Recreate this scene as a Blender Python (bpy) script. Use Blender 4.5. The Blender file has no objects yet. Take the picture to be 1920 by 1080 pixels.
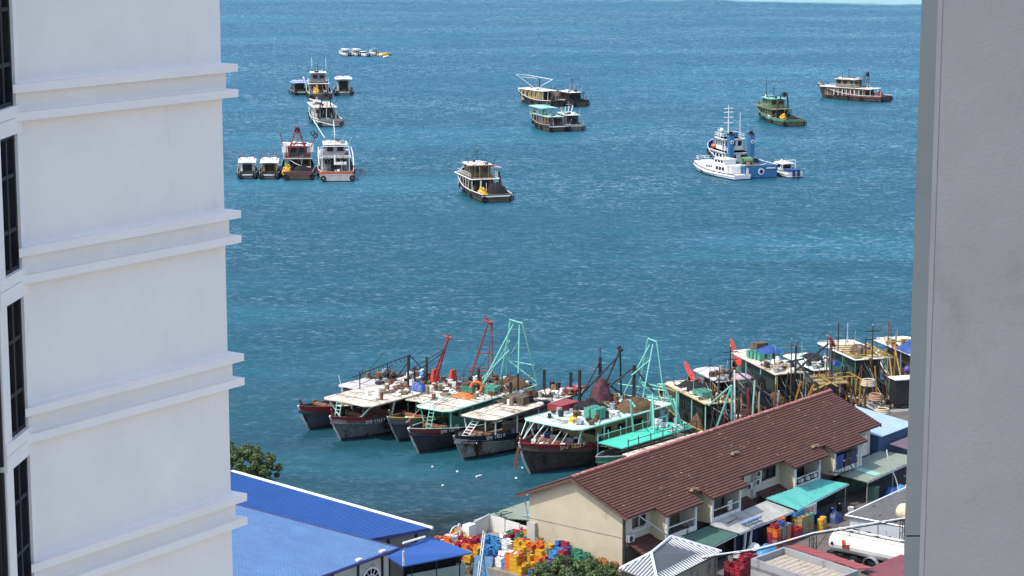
import bpy, math, random
from mathutils import Vector, Matrix, noise
R = math.radians
random.seed(7)
scene = bpy.context.scene
col = scene.collection

# ------------------------------------------------------------------ camera, sky, sun, exposure
cam = bpy.data.cameras.new('camera')
cam.sensor_width = 36.0
cam.lens = 78.2
cam.clip_start = 0.5
cam.clip_end = 20000
cam_ob = bpy.data.objects.new('camera', cam)
col.objects.link(cam_ob)
cam_ob.location = (0, 0, 54)
cam_ob.rotation_euler = (R(90 - 10.06), 0, 0)
scene.camera = cam_ob

SUN_EL, SUN_AZ = 58.0, (-0.86, -0.51)          # direction towards the sun, seen from above
world = bpy.data.worlds.new('World')
scene.world = world
world.use_nodes = True
wn = world.node_tree.nodes
wn.clear()
sky = wn.new('ShaderNodeTexSky')
sky.sky_type = 'NISHITA'
sky.sun_disc = False
sky.sun_elevation = R(SUN_EL)
sky.sun_rotation = math.atan2(SUN_AZ[0], SUN_AZ[1])
sky.air_density = 1.0
sky.dust_density = 2.0
sky.ozone_density = 1.0
bg = wn.new('ShaderNodeBackground')
bg.inputs['Strength'].default_value = 0.15
wo = wn.new('ShaderNodeOutputWorld')
world.node_tree.links.new(sky.outputs[0], bg.inputs[0])
world.node_tree.links.new(bg.outputs[0], wo.inputs[0])

sun = bpy.data.lights.new('sun', 'SUN')
sun.energy = 2.15
sun.angle = R(0.6)
sun.color = (1.0, 0.95, 0.87)
sun_ob = bpy.data.objects.new('sun', sun)
col.objects.link(sun_ob)
sd = Vector((SUN_AZ[0] * math.cos(R(SUN_EL)), SUN_AZ[1] * math.cos(R(SUN_EL)), math.sin(R(SUN_EL))))
sun_ob.rotation_euler = sd.to_track_quat('Z', 'Y').to_euler()
sun_ob.location = (-100, -60, 200)
scene.view_settings.view_transform = 'Standard'
scene.view_settings.look = 'None'
scene.view_settings.gamma = 1
scene.view_settings.exposure = 1.05
scene.view_settings.use_curve_mapping = False

# ------------------------------------------------------------------ materials
MATS = {}


def srgb(h):
    h = h.lstrip('#')
    out = []
    for i in (0, 2, 4):
        c = int(h[i:i + 2], 16) / 255
        out.append(c / 12.92 if c <= 0.04045 else ((c + 0.055) / 1.055) ** 2.4)
    return tuple(out)


def mat(name, c, rough=0.6, var=0.2, scale=1.5, dirt=None, amt=0.0, dscale=0.8, streak=1.0, bump=0.0, bscale=12.0,
        metal=0.0, spec=0.4, edge=0.12):
    """Painted or raw surface: broad tone variation, patches of wear in a second colour, fine relief."""
    if name in MATS:
        return MATS[name]
    if isinstance(c, str):
        c = srgb(c)
    m = bpy.data.materials.new(name)
    m.use_nodes = True
    nt = m.node_tree
    n, l = nt.nodes, nt.links
    b = n['Principled BSDF']
    b.inputs['Roughness'].default_value = rough
    b.inputs['Metallic'].default_value = metal
    b.inputs['Specular IOR Level'].default_value = spec
    tc = n.new('ShaderNodeTexCoord')
    oi = n.new('ShaderNodeObjectInfo')
    ml = n.new('ShaderNodeMath')
    ml.operation = 'MULTIPLY'
    ml.inputs[1].default_value = 60
    l.new(oi.outputs['Random'], ml.inputs[0])
    ad = n.new('ShaderNodeVectorMath')
    ad.operation = 'ADD'
    l.new(tc.outputs['Object'], ad.inputs[0])
    l.new(ml.outputs[0], ad.inputs[1])
    nz = n.new('ShaderNodeTexNoise')
    nz.inputs['Scale'].default_value = scale
    nz.inputs['Detail'].default_value = 6
    nz.inputs['Roughness'].default_value = 0.65
    l.new(ad.outputs[0], nz.inputs['Vector'])
    rp = n.new('ShaderNodeMapRange')
    rp.inputs['From Min'].default_value = 0.3
    rp.inputs['From Max'].default_value = 0.7
    rp.inputs['To Min'].default_value = 1 - var
    rp.inputs['To Max'].default_value = 1 + var * 0.6
    l.new(nz.outputs['Fac'], rp.inputs['Value'])
    mx = n.new('ShaderNodeVectorMath')
    mx.operation = 'MULTIPLY'
    mx.inputs[0].default_value = c
    l.new(rp.outputs[0], mx.inputs[1])
    out = mx.outputs[0]
    if dirt is not None and amt > 0:
        if isinstance(dirt, str):
            dirt = srgb(dirt)
        mp = n.new('ShaderNodeMapping')
        mp.inputs['Scale'].default_value = (1, 1, streak)
        l.new(ad.outputs[0], mp.inputs['Vector'])
        n2 = n.new('ShaderNodeTexNoise')
        n2.inputs['Scale'].default_value = dscale
        n2.inputs['Detail'].default_value = 8
        n2.inputs['Roughness'].default_value = 0.7
        l.new(mp.outputs[0], n2.inputs['Vector'])
        r2 = n.new('ShaderNodeMapRange')
        t = 0.72 - 0.42 * amt
        r2.inputs['From Min'].default_value = t
        r2.inputs['From Max'].default_value = t + edge
        l.new(n2.outputs['Fac'], r2.inputs['Value'])
        m2 = n.new('ShaderNodeMix')
        m2.data_type = 'RGBA'
        l.new(r2.outputs[0], m2.inputs[0])
        l.new(out, m2.inputs[6])
        m2.inputs[7].default_value = (*dirt, 1)
        out = m2.outputs[2]
    l.new(out, b.inputs['Base Color'])
    if bump > 0:
        n3 = n.new('ShaderNodeTexNoise')
        n3.inputs['Scale'].default_value = bscale
        n3.inputs['Detail'].default_value = 4
        l.new(ad.outputs[0], n3.inputs['Vector'])
        bp = n.new('ShaderNodeBump')
        bp.inputs['Strength'].default_value = 1.0
        bp.inputs['Distance'].default_value = bump
        l.new(n3.outputs['Fac'], bp.inputs['Height'])
        l.new(bp.outputs[0], b.inputs['Normal'])
    MATS[name] = m
    return m


white = mat('white_paint', (.62, .61, .57), .5, .12, .8, '#5f4c36', .42, 1.2, .4)
cream_top = mat('cream_roof_paint', (.58, .52, .42), .7, .18, .6, '#5e4329', .52, .8, edge=.18)
clean_white = mat('clean_white_paint', (.70, .70, .69), .35, .08, .8, '#7a7264', .30, 1.5, .4)
grey_top = mat('grey_roof_paint', (.50, .48, .49), .7, .15, .5, '#3c342e', .4, .8, edge=.2)
mint = mat('mint_paint', (.27, .50, .42), .5, .15, 1, '#5a4a38', .3, 1.5, .5)
pale_mint = mat('pale_mint_paint', (.50, .66, .58), .55, .12, .8, '#5c4c3a', .35, 1.0)
turq = mat('turquoise_steel', (.16, .46, .37), .5, .15, 2, '#553b26', .28, 3)
green = mat('green_paint', (.05, .22, .13), .5, .2, 1.5, '#2b241c', .3, 2)
sea_green = mat('sea_green_plastic', (.09, .32, .24), .45, .15, 3)
black = mat('black_steel', (.022, .022, .025), .5, .3, 2, '#3a2418', .25, 3)
rust = mat('rusty_steel', (.17, .075, .04), .8, .3, 2, '#2a1710', .4, 2)
red = mat('red_steel', (.25, .03, .028), .5, .25, 2, '#2d1510', .35, 2)
bright_red = mat('bright_red_paint', (.45, .05, .035), .45, .12, 1.5)
orange = mat('orange_plastic', (.62, .15, .03), .5, .15, 3)
yellow = mat('yellow_plastic', (.60, .34, .03), .45, .15, 3, '#5a3a12', .15, 3)
ochre = mat('ochre_paint', (.38, .26, .06), .6, .2, 1.5, '#3a2c1a', .4, 1.5, .5)
ochre_steel = mat('ochre_steel', (.34, .20, .03), .6, .25, 2, '#33200f', .4, 2)
blue = mat('blue_plastic', (.03, .11, .36), .45, .15, 3)
sky_blue = mat('light_blue_plastic', (.05, .22, .46), .45, .15, 3)
tarp_blue = mat('blue_tarpaulin', (.02, .065, .25), .5, .25, 2, bump=.05, bscale=5)
navy = mat('navy_paint', (.015, .03, .10), .5, .25, 1.5)
tug_blue = mat('tug_blue_paint', (.03, .125, .27), .4, .12, 1, '#5d564c', .12, 1.5)
purple = mat('purple_plastic', (.09, .05, .22), .5, .2, 3)
crimson = mat('crimson_plastic', (.36, .03, .05), .45, .15, 3)
tub_white = mat('white_plastic', (.70, .70, .66), .45, .1, 2, '#8a7a60', .2, 2)
rubber = mat('rubber', (.012, .012, .013), .8, .3, 4)
net_black = mat('black_net', (.012, .012, .014), .95, .5, 3, '#1d2230', .3, 3, bump=.12, bscale=9)
net_brown = mat('brown_net', (.13, .075, .035), .95, .5, 3, '#33220f', .4, 3, bump=.12, bscale=9)
net_green = mat('green_net', (.03, .10, .075), .95, .4, 3, bump=.12, bscale=9)
net_purple = mat('purple_brown_net', (.11, .045, .055), .95, .4, 3, '#24130f', .3, 2, bump=.12, bscale=9)
wood = mat('weathered_wood', (.20, .155, .10), .8, .3, 2, '#2b1f15', .35, 2, bump=.02, bscale=20)
deck_wood = mat('grey_deck_planks', (.17, .15, .125), .85, .3, 1.5, '#1f1a15', .4, 1.2)
dark_hull = mat('dark_hull_planks', (.085, .062, .048), .75, .35, 1.2, '#241b16', .45, 1.0, .6, bump=.03, bscale=6)
grey_hull = mat('grey_hull_planks', (.19, .175, .165), .75, .25, 1.2, '#2a1d15', .42, .9, .5, bump=.03, bscale=6)
white_hull = mat('pale_hull_planks', (.36, .32, .27), .7, .2, 1.0, '#452411', .5, .9, .45, bump=.03, bscale=6)
slate_hull = mat('slate_hull_planks', (.085, .088, .10), .7, .25, 1.2, '#1d1917', .4, .9, .5, bump=.03, bscale=6)
antifoul = mat('dark_bottom_paint', (.032, .024, .022), .8, .3, 2)
glass = mat('dark_window_glass', (.012, .015, .02), .12, .2, .6, spec=.6)
rope = mat('pale_rope', (.45, .38, .27), .9, .2, 4)
galv = mat('galvanised_steel', (.36, .38, .39), .45, .15, 2, '#5a4a3c', .2, 2, metal=.3)
concrete = mat('weathered_concrete', (.20, .19, .175), .9, .25, .7, '#12100e', .42, .5, bump=.02, bscale=9, edge=.3)
foam = mat('white_foam', (.75, .75, .72), .7, .1, 3)
brown_ply = mat('brown_plywood', (.11, .08, .055), .8, .3, 1.5, '#1c1510', .4, 1.2)  # the plywood's own brown
skin = mat('brown_skin', (.25, .12, .07), .6, .1, 5)


# ------------------------------------------------------------------ mesh building
class MB:
    def __init__(self):
        self.v, self.f, self.mi = [], [], []
        self.m = 0

    def poly(self, pts, m=None):
        i = len(self.v)
        self.v += [tuple(p) for p in pts]
        self.f.append(tuple(range(i, i + len(pts))))
        self.mi.append(self.m if m is None else m)
        return self

    def mesh(self, vs, fs, m=None):
        i = len(self.v)
        self.v += [tuple(p) for p in vs]
        for q in fs:
            self.f.append(tuple(i + k for k in q))
            self.mi.append(self.m if m is None else m)
        return self

    def box(self, x, y, z, sx, sy, sz, rz=0.0, rx=0.0, ry=0.0, m=None, taper=1.0):
        """Box centred in x, y standing on z."""
        M = Matrix.Rotation(rz, 3, 'Z') @ Matrix.Rotation(ry, 3, 'Y') @ Matrix.Rotation(rx, 3, 'X')
        vs = []
        for k in (0, 1):
            t = taper if k else 1.0
            for (a, b) in ((-1, -1), (1, -1), (1, 1), (-1, 1)):
                p = M @ Vector((a * sx / 2 * t, b * sy / 2 * t, k * sz))
                vs.append((p.x + x, p.y + y, p.z + z))
        return self.mesh(vs, [(3, 2, 1, 0), (4, 5, 6, 7), (0, 1, 5, 4), (1, 2, 6, 5), (2, 3, 7, 6), (3, 0, 4, 7)], m)

    def tube(self, p, q, r, n=6, r2=None, m=None, cap=True):
        p, q = Vector(p), Vector(q)
        d = q - p
        if d.length < 1e-6:
            return self
        d.normalize()
        a = Vector((0, 0, 1)) if abs(d.z) < .9 else Vector((1, 0, 0))
        u = d.cross(a).normalized()
        w = d.cross(u)
        r2 = r if r2 is None else r2
        vs = []
        for (c, rr) in ((p, r), (q, r2)):
            for k in range(n):
                t = 2 * math.pi * k / n
                vs.append(c + u * (rr * math.cos(t)) + w * (rr * math.sin(t)))
        fs = [(k, (k + 1) % n, n + (k + 1) % n, n + k) for k in range(n)]
        if cap:
            fs += [tuple(range(n - 1, -1, -1)), tuple(range(n, 2 * n))]
        return self.mesh(vs, fs, m)

    def path(self, pts, r, n=5, m=None):
        for a, b in zip(pts[:-1], pts[1:]):
            self.tube(a, b, r, n, m=m)
        return self

    def prism(self, pts, z0, z1, m=None):
        n = len(pts)
        vs = [(x, y, z0) for x, y in pts] + [(x, y, z1) for x, y in pts]
        fs = [tuple(range(n - 1, -1, -1)), tuple(range(n, 2 * n))]
        fs += [(k, (k + 1) % n, n + (k + 1) % n, n + k) for k in range(n)]
        return self.mesh(vs, fs, m)

    def slab(self, pts, t, m=None):
        """Sheet through 3-d points with thickness t downwards."""
        n = len(pts)
        vs = [tuple(p) for p in pts] + [(p[0], p[1], p[2] - t) for p in pts]
        fs = [tuple(range(n)), tuple(range(2 * n - 1, n - 1, -1))]
        fs += [(k, n + k, n + (k + 1) % n, (k + 1) % n) for k in range(n)]
        return self.mesh(vs, fs, m)

    def torus(self, c, Rr, r, axis='x', n=14, k=6, m=None):
        vs, fs = [], []
        for i in range(n):
            a = 2 * math.pi * i / n
            for j in range(k):
                b = 2 * math.pi * j / k
                rad = Rr + r * math.cos(b)
                h = r * math.sin(b)
                if axis == 'x':
                    p = (h, rad * math.cos(a), rad * math.sin(a))
                elif axis == 'y':
                    p = (rad * math.cos(a), h, rad * math.sin(a))
                else:
                    p = (rad * math.cos(a), rad * math.sin(a), h)
                vs.append((p[0] + c[0], p[1] + c[1], p[2] + c[2]))
                fs.append((i * k + j, ((i + 1) % n) * k + j, ((i + 1) % n) * k + (j + 1) % k, i * k + (j + 1) % k))
        return self.mesh(vs, fs, m)

    def ball(self, c, r, n=8, m=None, sz=1.0):
        vs, fs = [], []
        h = n // 2
        for i in range(h + 1):
            a = math.pi * i / h
            for j in range(n):
                b = 2 * math.pi * j / n
                vs.append((c[0] + r * math.sin(a) * math.cos(b), c[1] + r * math.sin(a) * math.sin(b), c[2] + r * sz * math.cos(a)))
        for i in range(h):
            for j in range(n):
                fs.append((i * n + j, (i + 1) * n + j, (i + 1) * n + (j + 1) % n, i * n + (j + 1) % n))
        return self.mesh(vs, fs, m)

    def heap(self, rx, ry, h, seed=0, n=18, rough=.35, m=None, pw=1.6):
        vs, fs = [], []
        for i in range(n + 1):
            for j in range(n + 1):
                x, y = -1 + 2 * i / n, -1 + 2 * j / n
                r = min(1, (abs(x) ** 2.6 + abs(y) ** 2.6) ** (1 / 2.6))
                e = max(0, 1 - r ** pw)
                k = noise.noise(Vector((x * 2.2 + seed * 7.3, y * 2.2, seed)))
                k2 = noise.noise(Vector((x * 6 + seed * 3.1, y * 6, seed + 4)))
                z = h * e ** .6 * (1 + rough * k + rough * .5 * k2) if e > 0 else 0
                jx = .05 * noise.noise(Vector((x * 5, y * 5, seed + 9)))
                vs.append((x * rx * (1 + jx), y * ry * (1 + jx), max(0, z)))
        for i in range(n):
            for j in range(n):
                a = i * (n + 1) + j
                fs.append((a, a + n + 1, a + n + 2, a + 1))
        return self.mesh(vs, fs, m)

    def build(self, name, mats, parent=None, loc=None, rz=None, smooth=False, kind=None, label=None):
        me = bpy.data.meshes.new(name)
        me.from_pydata(self.v, [], self.f)
        if not isinstance(mats, (list, tuple)):
            mats = [mats]
        for mm in mats:
            me.materials.append(mm)
        if len(mats) > 1:
            me.polygons.foreach_set('material_index', self.mi)
        if smooth:
            me.polygons.foreach_set('use_smooth', [True] * len(me.polygons))
        me.update()
        return link(name, me, parent, loc, rz, kind, label)


def link(name, me, parent=None, loc=None, rz=None, kind=None, label=None):
    o = bpy.data.objects.new(name, me)
    col.objects.link(o)
    if parent is not None:
        o.parent = parent
    if loc is not None:
        o.location = loc
    if rz is not None:
        o.rotation_euler = (0, 0, rz)
    if kind:
        o['kind'] = kind
    if label:
        o['label'] = label
    return o


def tag(o, label, cat, group=None):
    o['label'] = label
    o['category'] = cat
    if group:
        o['group'] = group
    return o


def thing(name, label, cat, loc=(0, 0, 0), rz=0.0, group=None):
    o = bpy.data.objects.new(name, None)
    col.objects.link(o)
    o.empty_display_size = .3
    o.location = loc
    o.rotation_euler = (0, 0, rz)
    return tag(o, label, cat, group)


# the quay's own axes: a runs along the long tiled building, b out of its front wall
QO = (4.9, 168.0)
QD = (.6249, .7807)
QN = (.7807, -.6249)
QR = math.atan2(QD[1], QD[0])
GZ = 1.6                                         # quay level above the water


def qa(a, b, z=GZ):
    return (QO[0] + a * QD[0] + b * QN[0], QO[1] + a * QD[1] + b * QN[1], z)
# ------------------------------------------------------------------ water
def make_water():
    m = bpy.data.materials.new('sea_water')
    m.use_nodes = True
    nt = m.node_tree
    n, l = nt.nodes, nt.links
    b = n['Principled BSDF']
    b.inputs['IOR'].default_value = 1.333
    b.inputs['Roughness'].default_value = .17
    b.inputs['Specular IOR Level'].default_value = .5
    geo = n.new('ShaderNodeNewGeometry')

    def mapping(scale, rot=0.0):
        mp = n.new('ShaderNodeMapping')
        mp.inputs['Scale'].default_value = scale
        mp.inputs['Rotation'].default_value = (0, 0, rot)
        l.new(geo.outputs['Position'], mp.inputs['Vector'])
        return mp.outputs[0]

    def nz(vec, scale, detail, rough=.55):
        t = n.new('ShaderNodeTexNoise')
        t.inputs['Scale'].default_value = scale
        t.inputs['Detail'].default_value = detail
        t.inputs['Roughness'].default_value = rough
        l.new(vec, t.inputs['Vector'])
        return t.outputs['Fac']

    def math_(op, a, bb):
        t = n.new('ShaderNodeMath')
        t.operation = op
        for k, x in enumerate((a, bb)):
            if isinstance(x, (int, float)):
                t.inputs[k].default_value = x
            else:
                l.new(x, t.inputs[k])
        return t.outputs[0]

    def rng(x, a, c, lo=0.0, hi=1.0):
        t = n.new('ShaderNodeMapRange')
        t.inputs['From Min'].default_value = a
        t.inputs['From Max'].default_value = c
        t.inputs['To Min'].default_value = lo
        t.inputs['To Max'].default_value = hi
        l.new(x, t.inputs['Value'])
        return t.outputs[0]

    def mixc(f, a, c):
        t = n.new('ShaderNodeMix')
        t.data_type = 'RGBA'
        l.new(f, t.inputs[0])
        for k, x in ((6, a), (7, c)):
            if isinstance(x, tuple):
                t.inputs[k].default_value = (*x, 1)
            else:
                l.new(x, t.inputs[k])
        return t.outputs[2]

    # colour of the water body: turbid green by the quay, darkened for hull reflections and shade, blue further out, pale over the far shoal
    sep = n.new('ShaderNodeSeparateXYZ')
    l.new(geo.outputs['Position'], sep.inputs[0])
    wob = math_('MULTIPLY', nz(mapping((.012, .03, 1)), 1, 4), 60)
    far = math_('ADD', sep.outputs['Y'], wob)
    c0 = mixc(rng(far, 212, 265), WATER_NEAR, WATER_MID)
    c1 = mixc(rng(far, 280, 700), c0, WATER_FAR)
    patch = nz(mapping((.006, .02, 1), .15), 1, 5, .6)
    c2 = mixc(rng(patch, .5, .8), c1, (.02, .13, .18))
    shoal = math_('ADD', math_('ADD', sep.outputs['Y'], math_('MULTIPLY', sep.outputs['X'], .35)), math_('MULTIPLY', nz(mapping((.01, .004, 1)), 1, 4), 240))
    c3 = mixc(rng(shoal, 1290, 1320), c2, (.20, .34, .33))
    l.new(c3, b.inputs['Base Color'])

    # facets of waves of several lengths, turned straight into slopes so that far water keeps its chop
    def slopes(vec, scale, detail, ax, ay):
        t = n.new('ShaderNodeTexNoise')
        t.inputs['Scale'].default_value = scale
        t.inputs['Detail'].default_value = detail
        t.inputs['Roughness'].default_value = .6
        l.new(vec, t.inputs['Vector'])
        s = n.new('ShaderNodeVectorMath')
        s.operation = 'SUBTRACT'
        s.inputs[1].default_value = (.5, .5, .5)
        l.new(t.outputs['Color'], s.inputs[0])
        k = n.new('ShaderNodeVectorMath')
        k.operation = 'MULTIPLY'
        k.inputs[1].default_value = (ax, ay, 0)
        l.new(s.outputs[0], k.inputs[0])
        return k.outputs[0]

    def add(a, c):
        t = n.new('ShaderNodeVectorMath')
        t.operation = 'ADD'
        l.new(a, t.inputs[0])
        if isinstance(c, tuple):
            t.inputs[1].default_value = c
        else:
            l.new(c, t.inputs[1])
        return t.outputs[0]

    sl = add(add(slopes(mapping((.07, .10, 1), .3), 1, 2, .05 * WAVE, .10 * WAVE), slopes(mapping((.40, .80, 1), .16), 1, 2, .25 * WAVE, .55 * WAVE)),
             slopes(mapping((1.4, 2.0, 1), .2), 1, 3, .8 * WAVE, 1.1 * WAVE))
    gust = rng(nz(mapping((.012, .02, 1), .2), 1, 3), .3, .7, .5, 1.25)
    gs = n.new('ShaderNodeVectorMath')
    gs.operation = 'SCALE'
    l.new(sl, gs.inputs[0])
    l.new(gust, gs.inputs['Scale'])
    nm = n.new('ShaderNodeVectorMath')
    nm.operation = 'NORMALIZE'
    l.new(add(gs.outputs[0], (.02, -.195, 1)), nm.inputs[0])       # the shoreward faces of the chop are the ones that show
    l.new(nm.outputs[0], b.inputs['Normal'])
    return m


WATER_NEAR = (.011, .020, .017)  # hull reflections and shade painted into the harbour green
WATER_MID = (.011, .060, .082)
WATER_FAR = (.006, .076, .120)
WAVE = .82
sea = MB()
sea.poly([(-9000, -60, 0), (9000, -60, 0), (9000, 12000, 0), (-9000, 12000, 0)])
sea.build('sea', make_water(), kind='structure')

# ------------------------------------------------------------------ quay
qm = mat('quay_concrete', (.115, .10, .088), .9, .3, .35, '#0d0b0a', .45, .3, bump=.03, bscale=5, edge=.3)
pts = [(-46, 200), (-24, 183), (-22.4, 175.3), (-6.3, 159.4), qa(-6.3, -5)[:2], qa(-5.7, -10.7)[:2], qa(2.0, -10.9)[:2], qa(4, -9.4)[:2], qa(4.2, -8.2)[:2],
       qa(120, -8.2)[:2], (140, 150), (140, 40), (-80, 40), (-80, 200)]
q = MB()
q.prism(pts[::-1], -2.0, GZ)
q.build('quay', qm, kind='structure')
st_ = MB()  # unseen pale ground, added to bounce warm light onto the tower
st_.poly([(-140, -60, GZ + .004), (140, -60, GZ + .004), (140, 149, GZ + .004), (-80, 149, GZ + .004), (-140, 149, GZ + .004)])
st_.build('bounce_ground', mat('pale_bounce_paving', (.33, .30, .265), .9, .2, .2, '#5b544c', .35, .15, edge=.3), kind='structure')

# ------------------------------------------------------------------ white tower on the left
render = mat('white_render', (.86, .80, .745), .85, .06, .5, '#bdb6ab', .30, .45, .22, bump=.012, bscale=14, edge=.3)
trim = mat('white_trim', (.86, .81, .765), .8, .05, .6, '#8d8d88', .22, .8)
frame_m = mat('dark_window_frame', (.03, .03, .034), .6, .2, 2, spec=.15)
tint = mat('tinted_window_glass', (.02, .022, .025), .25, .3, .4, spec=.08)


def make_tower():
    # frame: origin at the right hand corner, local x back along the wall to the left, local y into the tower
    ang = R(34.3)
    C1 = Vector((-6.425, 49.23, 0))
    rz = math.atan2(-math.cos(ang), -math.sin(ang))
    t = thing('apartment_tower', 'white rendered apartment tower with paired cornices at the left edge', 'building', C1, rz)
    L = 5.98
    PE = 1.92
    z0, z1 = 1.6, 66.0
    zs = 3.27
    # local: x from corner to the left end; wall outward normal is +y here after the rotation check below
    inv = Matrix.Rotation(-rz, 3, 'Z')
    out = inv @ Vector((math.cos(ang), -math.sin(ang), 0))
    sy = 1 if out.y > 0 else -1
    # face A direction (bay window side) in local axes
    fa = inv @ Vector((-math.sin(R(4.0)), -math.cos(R(4.0)), 0))
    fo = inv @ Vector((math.cos(R(4.0)), -math.sin(R(4.0)), 0))
    e = Vector((L, 0, 0)) + fa * PE
    foot = [(0, 0), (L, 0), (e.x, e.y), (e.x + 7, e.y - sy * 1.2), (L + 9, -sy * 12), (0.0, -sy * 12)]
    foot = [(x - .0, y) for x, y in foot]
    b = MB()
    # body as a prism whose bay face is set a little back behind its panels
    body = [(0, 0), (L - .0, 0), (L - fo.x * .25, -fo.y * .25), (e.x - fo.x * .25, e.y - fo.y * .25), (e.x + 7, e.y - sy * 3.0), (L + 9, -sy * 12), (0.0, -sy * 12)]
    if sy > 0:
        body = body[::-1]
    b.prism(body, z0, z1)
    b.build('wall', render, t)
    # cornice pairs
    tops = [CORN0 + zs * k for k in range(-9, 6)]
    for zt in tops:
        for (dz, p) in ((0, .26), (-.56, .26)):
            c = MB()
            hgt = .17
            o_ = [(-.26, sy * p), (L + p * 1.68, sy * p), (L - .02, sy * -.05), (.05, -sy * .05), (.05, -sy * 3), (-.26, -sy * 3)]
            if sy > 0:
                o_ = o_[::-1]
            c.prism(o_, zt + dz - hgt, zt + dz)
            c.build('cornice', trim, t)
        # plaster band between the two mouldings stands a little proud
        c = MB()
        o_ = [(-.07, sy * .07), (L + .115, sy * .07), (L - .01, -sy * .02), (.05, -sy * .02), (.05, -sy * 3), (-.07, -sy * 3)]
        if sy > 0:
            o_ = o_[::-1]
        c.prism(o_, zt - .56, zt - .17)
        c.build('band', render, t)
    # bay face: panels, windows
    P0 = Vector((L, 0, 0)) + fo * .0
    def fp(s, z, d=0.0):
        v = P0 + fa * s + fo * d
        return (v.x, v.y, z)
    def strip(mb, s0, s1, za, zb, d0, d1, m=0):
        vs = [fp(s0, za, d0), fp(s1, za, d0), fp(s1, zb, d0), fp(s0, zb, d0), fp(s0, za, d1), fp(s1, za, d1), fp(s1, zb, d1), fp(s0, zb, d1)]
        mb.mesh(vs, [(0, 1, 2, 3), (7, 6, 5, 4), (0, 4, 5, 1), (1, 5, 6, 2), (2, 6, 7, 3), (3, 7, 4, 0)], m)
    S0, S1 = .30, 1.45
    for k in range(-9, 6):
        wb = WIN0 + zs * k
        wt = wb + 2.72
        sp = MB()
        strip(sp, 0, PE, wt, wt + .31, -.24, .03)
        strip(sp, 0, PE, wt + .325, wb + zs, -.24, .03)
        strip(sp, 0, PE, wt + .31, wt + .325, -.24, .0)
        sp.build('spandrel', trim, t)
        j = MB()
        strip(j, 0, S0, wb, wt, -.24, .0)
        j.build('jamb', trim, t)
        j = MB()
        strip(j, S1, PE, wb, wt, -.24, .0)
        j.build('jamb', trim, t)
        w = MB()
        for s in (S0, (S0 + S1) / 2 - .04, S1 - .09):
            strip(w, s, s + .09, wb, wt, -.20, -.06)
        for z in (wb, wb + .78, wb + 1.86, wt - .08):
            strip(w, S0, S1, z, z + .08, -.199, -.065)
        wo_ = w.build('window', frame_m, t)
        mid = (S0 + S1) / 2
        for (sa, sb) in ((S0 + .09, mid - .04), (mid + .05, S1 - .09)):
            for (za, zb) in ((wb + .08, wb + .78), (wb + .86, wb + 1.86), (wb + 1.94, wt - .08)):
                g = MB()
                strip(g, sa, sb, za, zb, -.17, -.14)
                g.build('pane', tint, wo_)
    # dark glazed recess beyond the bay
    for k in range(-9, 6):
        wb = WIN0 + zs * k - .4
        g = MB()
        strip(g, PE + .04, PE + .10, wb, wb + zs - .12, -.9, -.03)
        strip(g, PE + .18, PE + .24, wb, wb + zs - .12, -.9, -.10)
        strip(g, PE + .01, PE + 1.6, wb, wb + zs - .02, -1.0, -.5)
        g.build('recess_glazing', frame_m, t)
    return t


CORN0 = 47.02
WIN0 = 46.6
make_tower()

# ------------------------------------------------------------------ pier of our own building on the right
pier_m = mat('grey_stucco', (.235, .232, .235), .95, .10, 1.2, '#6e6c6c', .38, 1.6, bump=.0014, bscale=55, edge=.3)
pier_s = mat('grey_green_edge_paint', (.145, .162, .164), .7, .08, 1.0, '#60686a', .3, 1.5)
pr = thing('building_pier', 'grey stucco pier of the near building down the right edge', 'wall', (2.155, 11.8, 0), 0)
p_ = MB()
p_.prism([(.112, -.009), (3.0, -.009), (3.0, .6), (.3, .6)], 1.6, 75)
p_.build('stucco_face', pier_m, pr)
p_ = MB()
p_.prism([(0, -.012), (.085, -.012), (.16, .3), (.08, .3)], 1.6, 50.52)
p_.prism([(0, -.012), (.085, -.012), (.16, .3), (.08, .3)], 50.53, 75)
p_.build('edge_strip', pier_s, pr)
p_ = MB()
p_.prism([(.0855, -.0121), (.1115, -.0121), (.2, .3), (.17, .3)], 1.6, 75)
p_.build('edge_bead', pier_m, pr)
# ------------------------------------------------------------------ boats
def hull_profile(L, B, fs, fm, fb, full=.8, tw=.86, rake=1.6, n=18):
    st = []
    for i in range(n + 1):
        t = i / n
        if t < .45:
            w = tw + (1 - tw) * math.sin(t / .45 * math.pi / 2)
        else:
            u = (t - .45) / .55
            w = max(.015, (1 - u ** 2.5) ** full)
        wd = B / 2 * w
        uu = max(0, (t - .3) / .7)
        ww = wd * (.93 - .45 * uu ** 1.6)
        z = fm + (fb - fm) * max(0, (t - .3) / .7) ** 2.0 + (fs - fm) * max(0, (.4 - t) / .4) ** 1.5
        y = -L / 2 + L * t
        st.append((y, wd, ww, z, rake * max(0, (t - .5) / .5) ** 2))
    return st


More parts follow.
